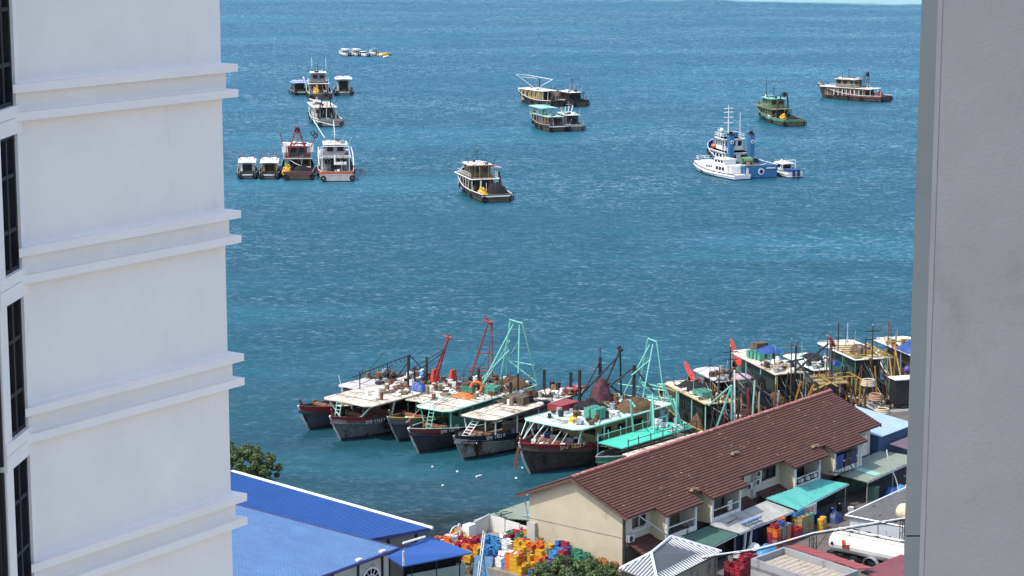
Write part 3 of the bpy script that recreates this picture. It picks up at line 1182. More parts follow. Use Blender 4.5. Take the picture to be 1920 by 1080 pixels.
b = seiner('purse_seiner', 'big two storey trawler in the middle of the far cluster', (-50.9, 592, 0), 8, 21, 6.6, dark_hull, slate_hull, mat('grey_cabin_paint', (.20, .20, .20), .6, .2, 1.2, '#2a2622', .3, 1.5), clean_white, black, lowm=slate_hull, cap=tub_white, gant=False, fs=1.6, h1=2.6, rz2=2.6)
b.floats(-.9, -6.2, b.deckz(-6), .8, 1.4, 2.4, yellow, 'yellow floats piled in the middle of the far cluster', 31, .27)
b.clutter((0, 2.8, -9, -3, b.deckz(-6)), [black, galv, tub_white, rust], 'dark gear on the middle trawler of the far cluster', 32, 24, h=1.4)
g = MB()
g.box(-3.2, 1.5, 2.6, .2, 5.5, 2.4, ry=R(-18))
b.part('white_side_sheet', g, clean_white)
for x in (-1.6, 2.2):
    b.pole((x, 2.5, 7.2), (x, 2.5, 10.2), clean_white, .07, 'white_pole')

# middle pair and the mint canopied pair in front of it
b = seiner('purse_seiner', 'ochre sided trawler with white roof, left of the middle rafted pair', (11.8, 571), 35, 16, 5.4, dark_hull, black, ochre, clean_white, galv, cap=tub_white, h2=False, gant=False, h1=2.9, hy=(-.12, .42))
b.frame([((0, 2, 3.9), (-3.6, 5.5, 7.6)), ((0, 2, 3.9), (3.0, -1.5, 6.4)), ((-3.6, 5.5, 7.6), (-1.0, 4.5, 7.4)), ((-1, 4.5, 7.4), (3, -1.5, 6.4)), ((-2.6, 4.4, 7.0), (.4, 2, 6.6))], clean_white, .07, 'white_boom')
b.pole((.6, 1.0, 3.8), (.6, 1.0, 6.6), black, .14, 'exhaust_stack')
b = seiner('purse_seiner', 'dark low trawler, right of the middle rafted pair', (17.8, 571), 27, 15, 5.2, dark_hull, black, mat('dark_cabin_paint', (.06, .055, .05), .6, .3, 1.5), tub_white, galv, cap=black, h2=False, gant=False, h1=2.5, hy=(-.2, .12))
b.net(.3, 4.6, b.deckz(4.6), 1.3, 1.6, .9, net_brown, 'brown net on the dark low trawler of the middle pair', 36)
b.frame([((0, -2.4, 3.6), (0, -2.4, 7.4)), ((-.7, -2.4, 6.6), (2.4, -2.4, 6.5)), ((-.4, -2.4, 6.2), (.5, -2.4, 6.2))], purple, .08, 'purple_mast')

b = seiner('purse_seiner', 'brown sided trawler with two mint canopies in front of the middle pair', (10.6, 509.5), 20, 15.5, 4.9, dark_hull, black, mat('brown_cabin_paint', (.20, .10, .035), .6, .3, 1.5, '#2a1a10', .35, 1.5), mint, turq, cap=galv, band=tub_white, h2=False, gant=False, h1=2.4, hy=(-.25, .3))
b.roof(-2.2, 6.4, 4.4, 5.0, mint, .12, .1)
b.posts((-1.9, 1.9), (-1.8, 5.6), 5.0, turq, .07)
b.clutter((-1.6, 1.6, -1.5, 5.2, 3.45), [green, turq, black, tub_white], 'green gear between the two mint canopies', 41, 14, h=.7)
b = seiner('purse_seiner', 'pale canopied boat with blue gear at its stern, right of the mint canopies', (14.8, 511), 14, 13, 4.4, slate_hull, mat('sage_paint', (.27, .32, .27), .6, .2, 1.2, '#3c342a', .3, 1.2), slate_hull, pale_mint, galv, cap=galv, h2=False, gant=False, h1=2.5, hy=(-.14, .34), netm=None)
b.clutter((-1.5, 1.5, -6.4, -3.6, b.deckz(-5)), [tarp_blue, tarp_blue, navy, tub_white], 'blue tarpaulins and drums at the stern of the pale canopied boat', 43, 14, h=.9)
for k in range(3):
    b.pole((-1.2 + 1.2 * k, 1.5 * k - 1, 3.5), (-1.1 + 1.3 * k, 1.5 * k - 1, 5.2), clean_white, .1, 'white_pole')

# right: green one, brown two decker
b = seiner('purse_seiner', 'green wheelhouse trawler with black gantry and yellow floats, right side', (66.4, 521.5), 12, 25, 6.4, dark_hull, green, mat('moss_cabin_paint', (.16, .22, .09), .6, .25, 1.5, '#26281a', .3, 1.5), mint, black, lowm=mat('dull_olive_roof', (.13, .15, .09), .7, .25, 1), cap=mat('olive_rail_paint', (.16, .19, .11), .6, .2, 2), gant=True, fs=1.7, roof2=turq)
b.net(1.2, -7.4, b.deckz(-7), 1.6, 1.6, 1.3, net_black, 'black net at the stern of the green wheelhouse trawler', 51)
b.floats(-1.1, -7.2, b.deckz(-7), .8, 1.0, 1.6, orange if False else yellow, 'yellow floats at the stern of the green wheelhouse trawler', 52, .26)
b.clutter((-2.5, -1.7, -4, 5, b.deckz(0)), [tub_white, wood, foam], 'pale boxes along the green wheelhouse trawler side deck', 53, 12)
b.pole((-1.5, 4.2, 5.4), (-1.5, 4.2, 10.6), black, .05, 'whip_aerial')
b = seiner('purse_seiner', 'brown two deck trawler with maroon net at its stern, far right', (98.4, 584.5), 48, 20, 6.2, dark_hull, mat('maroon_paint', (.12, .035, .04), .6, .25, 1.5, '#33221f', .3, 1.5), mat('tan_cabin_paint', (.15, .11, .065), .6, .25, 1.5, '#2b2118', .4, 1.5), cream_top, black, cap=white, gant=True, fs=1.6, fb=3.8, hy=(-.18, .46), y2=(.0, .3))
b.net(.2, -7.4, b.deckz(-7), 2.2, 2.0, 1.7, net_purple, 'maroon net heaped at the stern of the far right trawler', 55)
for k in range(7):
    g = MB()
    g.box(-3.02, -3.4 + k * 1.3, 1.2, .06, .18, 1.6)
    b.part('side_post', g, white)

# ------------------------------------------------------------------ tug, white ferry and blue trimmed launch
t = Boat('tugboat', 'blue hulled tug with white tiers and two blue funnels', 'tugboat', (47.9, 425), 16, 25, 7.6, 2.6, 2.3, 4.8, tug_blue, tug_blue, None, bul=.9, deckm=mat('grey_deck_paint', (.22, .21, .20), .8, .25, 1, '#4a2c1e', .3, 1), capm=clean_white,
         full=.62, tw=.9, rake=1.2, bottom=navy)
g = MB()
g.tube((0, -12.4, 1.35), (0, -12.58, 1.35), .62, 20)
o = t.part('stern_emblem', g, clean_white)
g = MB()
g.tube((0, -12.5, 1.35), (0, -12.61, 1.35), .4, 20)
g.build('emblem_disc', navy, o)
g = MB()
for k in range(7):
    g.box(1.2 + k * .27, -12.54, 1.85, .19, .06, .26)
t.part('name_board', g, clean_white)
t.house(-.6, 8.0, 5.4, 1.8, 1.9, clean_white, (3, 2, 5), roofm=clean_white, over=.3, name='lower_deckhouse')
t.house(2.0, 6.6, 3.9, 3.85, 2.3, clean_white, (5, 3, 4), wh=.95, roofm=clean_white, over=.45, name='bridge')
t.rail([(-2.2, 2.0, 6.3), (-2.2, 6.7, 6.3), (2.2, 6.7, 6.3), (2.2, 2.0, 6.3)], .8, clean_white, .04)
t.rail([(-2.9, -2.2, 3.8), (-2.9, 1.0, 3.8)], .9, clean_white, .04)
t.rail([(2.9, -2.2, 3.8), (2.9, 1.0, 3.8), (2.9, 7, 3.8)], .9, clean_white, .04)
for x in (-2.15, 2.15):
    g = MB()
    g.prism([(x - .45, -2.6), (x + .45, -2.6), (x + .45, -.9), (x - .45, -.9)], 2.6, 7.3)
    o = t.part('funnel', g, tug_blue)
    g = MB()
    g.prism([(x - .47, -2.62), (x + .47, -2.62), (x + .47, -.88), (x - .47, -.88)], 7.3, 7.6)
    g.tube((x - .2, -1.7, 7.5), (x - .2, -1.9, 8.0), .2, 8)
    g.tube((x + .2, -1.7, 7.5), (x + .2, -1.9, 8.0), .2, 8)
    g.build('exhaust_pipe', black, o)
    g = MB()
    g.tube((x, -2.6, 6.0), (x, -2.66, 6.0), .36, 16)
    g.build('funnel_emblem', clean_white, o)
    g = MB()
    g.tube((x, -2.64, 6.0), (x, -2.69, 6.0), .2, 16)
    g.build('emblem_disc', navy, o)
mast(t, -.2, 4.4, 6.2, 6.4, clean_white, (.45, .62, .78, .9), 2.0, .12)
for (x, y, h) in ((-1.8, 5.8, 1.8), (1.7, 3.0, 5.0), (-1.2, 6.2, 1.3)):
    t.pole((x, y, 6.2), (x, y, 6.2 + h), clean_white, .06, 'aerial')
g = MB()
g.ball((-1.4, 5.0, 7.6), .45, 10)
g.tube((-1.4, 5, 6.2), (-1.4, 5, 7.3), .12, 6)
t.part('radar_dome', g, clean_white, True)
g = MB()
g.box(.8, 4.0, 6.3, 1.4, 1.0, .9)
t.part('searchlight_box', g, tug_blue)
g = MB()
g.tube((-1.9, 8.4, 4.2), (-1.9, 7.0, 4.2), .4, 8)
t.part('life_raft', g, orange, True)
g = MB()
g.tube((-.9, -5.0, 2.6), (.9, -5.0, 2.6), .75, 12)
g.box(-1.1, -5, 1.75, .25, 1.3, 1.4)
g.box(1.1, -5, 1.75, .25, 1.3, 1.4)
t.part('towing_winch', g, mat('green_machine_paint', (.10, .22, .12), .5, .2, 2))
t.clutter((-2.6, 2.6, -8, -3.4, 1.75), [rust, orange, galv, tub_white], 'orange and rusty gear on the tug working deck', 61, 18, name='deck_gear')
g = MB()
g.torus((0, 12.6, 3.6), .9, .45, 'x', 12, 6)
g.box(0, 11.6, 2.6, 3.4, 1.6, 1.2, taper=.7)
t.part('bow_fender', g, navy)
t.tyres([(-1, 6), (-1, 8.5), (1, 0), (1, -6)], .5)

f_ = Boat('passenger_ferry', 'white passenger ferry with round portholes moored in front of the tug', 'ferry', (44.1, 422.5), 27, 16.5, 4.4, 1.0, 1.0, 2.1, clean_white, clean_white, None, bul=.2, deckm=tub_white, capm=navy, bottom=navy,
          full=.7, rake=1.4)
g = MB()
g.prism([(-1.75, -5.5), (1.75, -5.5), (1.75, 2.5), (1.1, 5.6), (-1.1, 5.6), (-1.75, 2.5)], .9, 2.5)
o = f_.part('cabin', g, clean_white)
for s in (1, -1):
    for k in range(4):
        g = MB()
        g.tube((s * 1.73, 2.0 - k * .62, 1.85), (s * 1.79, 2.0 - k * .62, 1.85), .2, 12)
        g.build('porthole', glass, o)
    for k in range(3):
        g = MB()
        g.box(s * 1.76, -1.8 - k * 1.1, 1.5, .05, .8, .6)
        g.build('window', glass, o)
g = MB()
g.prism([(-1.4, -3.6), (1.4, -3.6), (1.4, -.2), (-1.4, -.2)], 2.5, 3.5)
o = f_.part('upper_cabin', g, clean_white)
for s in (1, -1):
    for k in range(3):
        g = MB()
        g.box(s * 1.41, -3.0 + k * 1.05, 2.85, .05, .7, .4)
        g.build('window', glass, o)
f_.roof(-4.0, .2, 3.1, 3.52, clean_white, .1, .06)
f_.rail([(-1.7, -7.6, 1.0), (-1.7, -5.6, 1.0)], 1.0, clean_white, .04, .6, 3)
f_.rail([(1.7, -7.6, 1.0), (1.7, -5.6, 1.0)], 1.0, clean_white, .04, .6, 3)
f_.posts((-1.5, 1.5), (-7.4,), 2.2, clean_white, .06)
f_.rail([(-1.2, 5.8, 2.4), (-.5, 7.8, 2.4), (.5, 7.8, 2.4), (1.2, 5.8, 2.4)], .7, clean_white, .035, .8)
g = MB()
for k in range(4):
    g.torus((-1.9 + 0.02 * k, -3 + k * 2.2, .8), .3, .1, 'x')
f_.part('fender_row', g, rubber)
g = MB()
g.box(0, -5.6, .95, 2.2, .5, 1.4)
f_.part('engine_box', g, tub_white)

l_ = Boat('launch', 'white motor launch with blue seats to the right of the tug', 'launch', (54.6, 425.5), 17, 9.5, 3.5, 1.2, 1.15, 1.9, clean_white, clean_white, None, bul=.5, deckm=tub_white, capm=navy, bottom=navy)
g = MB()
g.box(0, 1.2, .7, 2.5, 3.0, 1.7, taper=.85)
o = l_.part('cabin', g, clean_white)
for s in (1, -1):
    g = MB()
    g.box(s * 1.16, 1.2, 1.5, .06, 2.2, .6, ry=s * R(-6))
    g.build('window', glass, o)
g = MB()
g.box(0, -.32, 1.4, 1.9, .06, .7)
g.build('window', glass, o)
l_.roof(-1.6, 2.9, 2.9, 2.42, clean_white, .12, .08)
g = MB()
g.box(.2, -2.6, .72, 2.4, 2.2, .75)
l_.part('seat_cover', g, tarp_blue)
for x in (-.5, .5):
    g = MB()
    g.box(x, -5.0, .4, .42, .5, 1.3)
    l_.part('outboard_motor', g, navy)
l_.frame([((-1.4, -1.5, .8), (-1.3, -1.7, 3.1)), ((1.4, -1.5, .8), (1.3, -1.7, 3.1)), ((-1.3, -1.7, 3.1), (1.3, -1.7, 3.1))], clean_white, .09, 'arch')
g = MB()
g.ball((-.6, .6, 2.8), .28, 8)
l_.part('radar_dome', g, clean_white, True)
l_.rail([(-1.0, 3.2, 1.7), (-.3, 4.9, 1.9), (.3, 4.9, 1.9), (1.0, 3.2, 1.7)], .6, galv, .03, .8)
g = MB()
for s in (1, -1):
    g.box(s * 1.5, -3.4, .55, .06, 2.4, .34)
l_.part('hull_stripe', g, navy)
# ------------------------------------------------------------------ boats rafted by the quay (bows towards the camera's left)
def hull_text(b, txt, y, side, z, m, size=.42, name='registration_letters', slant=0.0):
    cu = bpy.data.curves.new(name, 'FONT')
    cu.body = txt
    cu.size = size
    cu.extrude = .012
    cu.materials.append(m)
    tmp = bpy.data.objects.new(name, cu)
    me = bpy.data.meshes.new_from_object(tmp)
    bpy.data.objects.remove(tmp)
    o = link(name, me, b.root)
    o['kind'] = 'stuff'
    y2 = y - 2.0
    p, q = b.flank(y), b.flank(y2)
    x = side * p
    # runs aft along the bulwark on the side shown, reading from the bow
    d = Vector((side * (q - p), -2.0, 0)).normalized()
    n = Vector((side * 2.0, -(p - q) * -1.0, 0)).normalized()
    up = Vector((0, 0, 1))
    rot = Matrix((d, up, d.cross(up))).transposed()
    o.rotation_euler = rot.to_euler()
    o.location = Vector((x, y, z)) + d.cross(up) * .11
    return o


def canopy(b, y0, y1, x0, x1, z, m, rim=None, ch=.6, camber=.10):
    return b.roof(y0, y1, x1 - x0, z, m, .10, camber, (x0 + x1) / 2, ch, 'canopy', rim=rim)


def near(name, label, stern, hd, L, B, hullm, strake, canm, fm=1.5, fb=2.7, fs=1.7, cx=(-2, 2), cy=(-7, 6.5), cz=3.7, postm=white, cabin=wood, cap=None, rim=None, deckm=None, tn=.5, cab=(-6, 1.5), bowcol=None):
    b = Boat(name, label, 'fishing boat', stern, hd, L, B, fs, fm, fb, hullm, strake, None, bul=.7, capm=cap or strake, deckm=deckm, full=.75, tw=.8, rake=1.7)
    canopy(b, cy[0], cy[1], cx[0], cx[1], cz, canm, rim)
    xs = (cx[0] + .25, cx[1] - .25)
    n = 4
    ys = [cy[0] + .4 + (cy[1] - cy[0] - 1.2) * i / n for i in range(n + 1)]
    for y in ys:
        for x in xs:
            xx = max(-b.half(y) + .1, min(b.half(y) - .1, x))
            b.pole((xx, y, b.deckz(y)), (x, y, cz), postm, .08, 'post')
    for x in xs:
        b.pole((x, cy[0] + .2, cz - .16), (x, cy[1] - .6, cz - .16), postm, .06, 'canopy_beam')
    for y in ys:
        b.pole((cx[0] + .1, y, cz - .14), (cx[1] - .1, y, cz - .14), postm, .05, 'canopy_beam')
    w = min(B * .62, (cx[1] - cx[0]) * .7)
    b.house(cab[0], cab[1], w, b.deckz(0), cz - b.deckz(0) - .35, cabin, (2, 2, 4), x=(cx[0] + cx[1]) / 2 * .6, wz=.6)
    if bowcol:
        g = MB()
        for s in (1, -1):
            st = b.st[-4:]
            vs = []
            for (y, wd, ww, z, rk) in st:
                vs.append((s * (wd + .05), y + rk, z + .06))
            lo = [(s * (wd + (ww - wd) * .3 + .06), y + rk * .8, z - .75) for (y, wd, ww, z, rk) in st]
            k = len(vs)
            g.mesh(vs + lo, [(i, i + 1, k + i + 1, k + i) if s > 0 else (k + i, k + i + 1, i + 1, i) for i in range(k - 1)])
        b.part('bow_band', g, bowcol)
    g = MB()
    y = L * .5 + 1.3
    g.tube((0, y - .3, fb - .3), (0, y + .25, fb + .75), .14, 6, .1)
    b.part('stem_head', g, bowcol or strake)
    g = MB()
    g.path([(0, L * .5 + .15, .0), (0, L * .5 + 1.05, 1.4), (0, L * .5 + 1.75, fb + .1)], .1, 6)
    b.part('stem_post', g, galv if bowcol is None else white)
    bulk(b, L * .36, rust)
    rnd = random.Random(len(label))
    for k in range(7):
        y = rnd.uniform(cy[0], cy[0] + 5)
        x = rnd.uniform(cx[0], cx[1])
        b.pole((x, y, cz), (x + rnd.uniform(-.8, .8), y + rnd.uniform(-.8, .8), cz + rnd.uniform(.5, 1.8)), [black, rust, black, wood][k % 4], rnd.uniform(.03, .06), 'upright')
    for k in range(4):
        b.line((rnd.uniform(cx[0], cx[1]), cy[0] + rnd.uniform(0, 3), cz + rnd.uniform(1.5, 4)), (rnd.uniform(cx[0], cx[1]), cy[1] - rnd.uniform(0, 5), cz + .1), black, .02, .3)
    b.clutter((cx[0] + .3, cx[1] - .3, cy[0] + .3, cy[0] + (cy[1] - cy[0]) * .45, cz + .06), [rust, black, net_brown, wood, galv, tub_white, net_black, brown_ply], 'nets, coils and rusty gear over the rear roof of the ' + label.split(',')[0], len(label) + 3, 46, h=.6)
    for k in range(3):
        g = MB()
        ww = (cx[1] - cx[0]) * .94
        g.box((cx[0] + cx[1]) / 2, cy[1] - 2.0 - 3.2 * k, cz + .10, ww, .05, .035)
        b.part('roof_seam', g, wood)
    return b


# far left pair
n0 = near('trawler', 'small dark trawler with red stem, half hidden at the left end of the raft', (-11.4, 233.4), 142, 15, 4.2, slate_hull, dark_hull, grey_top, cx=(-1.6, 1.6), cy=(-6, 2), cz=3.4, bowcol=red)
n0.clutter((-1, 1, 2.6, 5.6, n0.deckz(4)), [tub_white, red, wood], 'gear on the bow of the leftmost small trawler', 71, 10)

n1 = near('trawler', 'trawler with a wide rust stained white canopy and tyre fenders, left end of the raft', (-6.6, 230.5), 142, 17, 6.2, grey_hull, dark_hull, cream_top, cx=(-3.4, 3.2), cy=(-6.6, 8.2), cz=3.8, postm=pale_mint, cabin=mat('rust_red_cabin', (.14, .06, .04), .7, .3, 1.2, '#1d1512', .45, 1.2), bowcol=red, cab=(-6, 3))
n1.ladder((.4, 8.9, 1.7), (.7, 8.0, 4.0), .6, mint)
n1.tyres([(-1, 4.6), (-1, 3.4), (-1, 2.2), (-1, .8), (1, 5)], .45)
n1.clutter((-2.6, .3, -1, 5.4, 3.92), [wood, rust, tub_white, brown_ply, wood], 'driftwood and rusty scraps strewn over the leftmost white canopy', 72, 26, h=.3, name='roof_scraps', cat='scrap')
n1.clutter((-1.8, 1.8, 4, 7.2, n1.deckz(6)), [rust, galv, wood, black], 'gear under the front of the leftmost white canopy', 73, 14)
hull_text(n1, 'SMF 1763 F', 7.0, -1, 1.62, clean_white, .5)
# overhead rail with hanging hooks at the back of the canopy
fr = n1.frame([((2.9, 2.5, 3.8), (2.9, 2.5, 5.6)), ((3.1, -5.6, 3.8), (3.1, -5.6, 6.0)), ((2.9, 3.6, 5.2), (3.1, -5.6, 6.0)), ((3.1, -5.6, 6.0), (2.6, -7.2, 4.2))], black, .06, 'hook_rail')
for k in range(12):
    n1.pole((2.9 + .015 * k, 3.0 - .7 * k, 5.2 + .06 * k), (2.9, 3.0 - .7 * k, 4.8 + .06 * k), black, .03, 'hook')
n1.pole((2.6, 5.4, 3.9), (2.6, 6.0, 5.8), tub_white, .04, 'antenna')
for (x, y, m_) in ((1.9, -4.2, tub_white), (.8, -5.0, sky_blue)):
    g = MB()
    g.ball((0, 0, .38), .4, 10)
    tag(g.build('drum_float', m_, None, n1.W(x, y, 3.88), 0, smooth=True), ('white' if m_ is tub_white else 'light blue') + ' round float on the rear of the leftmost canopy', 'float')
# red derrick
n1.frame([((-1.4, -4.6, 3.9), (-3.4, -4.2, 8.9)), ((-.6, -4.8, 3.9), (-3.3, -4.3, 8.8)), ((-1.9, -3.6, 3.9), (-2.5, -4.2, 6.4))], red, .1, 'red_derrick')
n1.frame([((-3.8, -4.3, 8.9), (-2.9, -4.1, 9.0)), ((-3.4, -4.2, 8.5), (-3.4, -4.2, 9.2))], red, .12, 'derrick_head')
for k, (x, y) in enumerate(((-1.0, -.6), (.2, -3.0), (-.8, -3.8))):
    n1.pole((x, y, 3.8), (x, y, (7.3, 5.6, 6.6)[k]), black, .12, 'exhaust_stack')
n1.frame([((1.6, -1.2, 4.0), (-1.0, -.6, 6.6)), ((2.2, -1.8, 4.0), (-3.2, -4.1, 7.8)), ((1.2, -2.5, 4.0), (-3.0, -4.1, 7.4))], black, .06, 'stay')
for (x, y) in ((-1.7, -4.0), (-3.3, -5.0)):
    g = MB()
    g.box(x, y, 3.85, .5, 1.1, 1.5, taper=.6)
    n1.part('winch_guard', g, bright_red)
g = MB()
g.heap(.95, .7, .75, 5, 14)
tag(g.build('tarpaulin_bundle', tarp_blue, None, n1.W(-2.4, -.6, 3.88), n1.h, smooth=True), 'blue tarpaulin bundle lying at the foot of the red derrick', 'tarpaulin')
n1.clutter((-3.2, 2.2, -6.2, -1.6, 3.9), [black, wood, galv, rust, tub_white], 'dark winches and gear behind the leftmost canopy', 74, 26, h=.7)

n2 = near('trawler', 'narrow trawler with rusty cream canopy between two wider ones', (-1.2, 229.2), 141, 16, 4.8, slate_hull, mat('moss_band_paint', (.16, .17, .09), .7, .3, 1.5, '#3a2416', .4, 1.5), cream_top, cx=(-2.2, 1.9), cy=(-6, 5.6), cz=3.6, postm=green, cabin=green, bowcol=None, cap=ochre)
n2.clutter((-1.7, 1.5, -2.5, 4.6, 3.72), [wood, tub_white, rust, brown_ply, pale_mint], 'rags and scraps on the narrow cream canopy', 75, 26, h=.35, name='roof_scraps', cat='scrap')
n2.clutter((-1.2, 1.2, 5.6, 7.6, n2.deckz(6.5)), [tub_white, green, ochre, rope], 'sacks and boards on the bow of the narrow trawler', 76, 14)
n2.frame([((.9, -4.0, 3.7), (-.9, -4.9, 10.3)), ((-1.2, -5.2, 3.7), (-1.3, -5.0, 10.3)), ((.2, -2.6, 3.7), (-1.0, -4.7, 10.2)), ((-1.8, -3.6, 3.7), (-1.25, -4.8, 10.2)), ((-.1, -4.4, 7.0), (-1.28, -5.1, 7.0)), ((.9, -4.0, 5.4), (-1.3, -5.1, 5.4)), ((.5, -3.1, 5.3), (-1.6, -3.9, 5.3))], mat('rusty_red_steel', (.20, .045, .035), .7, .3, 2, '#22110c', .4, 2), .06, 'rusty_gantry')
n2.frame([((-1.5, -4.8, 10.3), (-.5, -4.8, 10.4)), ((-1.3, -5.0, 10.0), (-.7, -4.7, 10.8))], red, .13, 'gantry_head')
n2.clutter((-1.8, 1.8, -7.2, -3.2, 3.72), [rust, red, black, tub_white], 'red and rusty machinery at the foot of the rusty gantry', 77, 22, h=.9)
n2.pole((1.2, 4.6, 3.7), (1.2, 4.6, 6.0), galv, .04, 'antenna')

n3 = near('trawler', 'trawler with pale canopy, mint posts and tall turquoise gantry', (1.5, 226.6), 144, 18, 5.4, mat('charcoal_hull_planks', (.06, .055, .058), .75, .3, 1.2, '#2c2420', .35, 1, .6, bump=.03, bscale=6), black, cream_top, cx=(-1.7, 2.6), cy=(-8.6, 6.6), cz=3.8, postm=turq, cabin=green, bowcol=red, cap=mint, rim=mint, cab=(-7, 2))
n3.ladder((.3, 7.3, 1.7), (.35, 6.4, 4.2), .6, turq)
hull_text(n3, 'SMF 1509 F', 7.6, -1, 1.85, clean_white, .5)
G_ = turq
n3.frame([((-2.0, -8.2, 3.8), (-1.2, -6.6, 10.6)), ((1.9, -8.0, 3.8), (.4, -6.6, 10.8)), ((-1.2, -6.6, 10.6), (.4, -6.6, 10.8)), ((1.4, -2.6, 3.9), (-.2, -6.4, 10.4)), ((1.6, -3.4, 5.0), (.4, -6.5, 7.6)), ((-1.8, -5.0, 3.9), (-.9, -6.5, 10.4)), ((1.7, -6.6, 3.9), (.3, -6.6, 10.6)), ((-1.7, -8.0, 6.0), (1.2, -7.4, 6.3)), ((1.2, -7.4, 6.3), (-.7, -6.6, 8.6)), ((-1.9, -8.2, 4.2), (1.2, -7.4, 6.3)), ((1.4, -2.6, 3.9), (2.4, -7.2, 6.0)), ((2.4, -7.2, 6.0), (.4, -6.6, 8.6))], G_, .075, 'turquoise_gantry')
n3.crates(-.2, -2.6, 3.95, 2, 3, 2, CR['mint'], 'sea green fish crate in the stack under the turquoise gantry', 'green crates on the pale canopy', rz=.2)
n3.crates(1.5, -1.0, 3.95, 2, 1, 2, CR['green'], 'dark green fish crate beside the orange net on the pale canopy', 'dark green crates on the pale canopy')
n3.net(1.0, .4, 3.9, 1.2, .8, .35, orange, 'orange net spread on the pale canopy', 78, 'net_pile')
g = MB()
g.torus((0, 0, .7), .55, .16, 'y', 14, 6)
tag(g.build('life_ring', orange, None, n3.W(.7, -1.3, 3.9), n3.h + .6, smooth=True), 'orange ring propped between the green crates', 'life ring')
n3.net(0, -6.6, 3.95, 1.6, 1.5, .9, net_brown, 'brown net heap under the turquoise gantry', 79)
n3.clutter((-1.4, 2.2, -7.6, .6, 3.92), [tub_white, rust, black, wood, pale_mint], 'scattered gear along the pale canopy', 80, 34, h=.5)
n3.pole((.9, -1.9, 3.8), (.9, -1.9, 6.4), black, .15, 'exhaust_stack')
n3.clutter((-1.6, 1.4, 3, 7.4, n3.deckz(5)), [galv, wood, green, tub_white], 'gear under the pale canopy front', 81, 14)
n3.line((2.0, 8.6, 2.6), (1.8, 6.6, 3.7), rope, .03)

n4 = near('trawler', 'trawler with clean cream canopy, white posts, white ladder and rust stained bow', (6.0, 223.9), 144, 18, 5.4, white_hull, black, cream_top, cx=(-1.9, 2.5), cy=(-8.6, 7.0), cz=3.6, postm=clean_white, cabin=mat('bare_cabin_planks', (.17, .15, .12), .8, .3, 1.2, '#2a241c', .4, 1.2), cap=black, bowcol=None, rim=black, cab=(-7.5, .5), fb=2.6)
n4.ladder((1.0, 7.9, 1.7), (.3, 6.3, 3.75), .75, clean_white, 8)
hull_text(n4, 'SMF 1421 F', 7.6, -1, 1.85, clean_white, .5)
n4.tyres([(-1, 3.4), (-1, -2)], .5)
for (p, q, r_) in (((-.6, -5.4, 3.7), (2.3, -3.4, 3.95), .09), ((-.9, -5.0, 3.72), (1.9, -2.6, 3.9), .07)):
    n4.pole(p, q, black, r_, 'spar')
for k, (x, y, h) in enumerate(((2.2, -1.6, 1.8), (1.8, -2.3, 2.6), (2.3, -7.6, 2.0), (-.6, -8.2, 2.0))):
    n4.pole((x, y, 3.6), (x, y, 3.7 + h), black, .16 if k != 1 else .1, 'exhaust_stack')
g = MB()
g.box(.7, -.6, 3.72, 2.2, 1.6, .75, .15)
n4.part('hatch_box', g, brown_ply)
n4.clutter((-.4, 2.2, -2.4, .6, 3.75), [galv, black, brown_ply, wood, tub_white], 'grey and black gear around the hatch on the clean cream canopy', 82, 24, h=.8)
g = MB()
g.box(-1.0, -8.4, 3.66, 1.6, 2.2, .5)
n4.part('red_locker', g, red)
n4.clutter((-1.8, -.4, -9, -6.6, 3.7), [red, rust, galv], 'red gear at the rear corner of the clean cream canopy', 83, 12, h=.6)
n4.line((-1.7, 5.2, 3.0), (-1.7, -6.5, 3.1), rope, .025, .12)
n4.clutter((-1.6, 1.6, 6.6, 8.2, n4.deckz(7)), [tub_white, wood, rope, foam], 'ropes and pale sacks on the bow with the white ladder', 84, 12, h=.4)
n4.clutter((-2.0, 1.8, .6, 5.5, n4.deckz(3)), [wood, galv, brown_ply], 'boards on the open deck under the white posts', 85, 14, h=.3)

n5 = near('trawler', 'biggest trawler with mint edged canopy, brown planked hull and red bow rim', (14.0, 218.2), 139, 18.6, 7.2, dark_hull, mat('dark_red_band_paint', (.14, .03, .03), .6, .25, 1.5, '#241713', .4, 1.5), pale_mint, fm=1.9, fb=3.2, fs=2.0, cx=(-3.4, 3.7), cy=(-8.4, 6.4), cz=4.1, postm=pale_mint,
          cabin=mat('olive_yellow_planks', (.30, .27, .13), .7, .25, 1.2, '#3a3020', .4, 1.2), cap=red, rim=mint, bowcol=red, cab=(-8, 1.8))
hull_text(n5, 'SMF 1822 F', 7.6, -1, 2.3, mat('gold_letter_paint', (.62, .52, .26), .5, .1, 3), .6)
# flaking net bundles hung at the bow and anchor gear
for k, (x, y) in enumerate(((.5, 9.2), (1.2, 8.4), (.1, 9.9))):
    n5.line((x, y + 1.2, 2.8), (x + .2, y + 1.5, .4 + .3 * k), rust, .08, 0)
for k in range(7):
    x = 3.0 - k * .8
    n5.pole((x, 6.6 + (1.6 - abs(x) * .4), n5.deckz(7) + .2), (x * 1.0, 5.4, 4.2), [galv, black, pale_mint][k % 3], .045, 'bow_stay')
n5.frame([((3.2, 6.2, 4.1), (2.2, 8.4, 2.8)), ((2.2, 6.2, 4.1), (1.4, 8.9, 2.9)), ((.8, 6.3, 4.1), (.2, 9.0, 3.0))], pale_mint, .05, 'bow_frame')
n5.clutter((-2.4, 2.4, 6.0, 8.2, n5.deckz(7)), [tub_white, foam, red, black, galv], 'white drums and ropes crowded on the red rimmed bow', 86, 26, h=.6)
n5.clutter((-3.0, 2.6, 1.8, 5.8, n5.deckz(4)), [black, navy, tub_white, wood, galv], 'dark gear under the mint edged canopy', 87, 30, h=.9)
g = MB()
g.heap(.9, .7, .8, 6, 12)
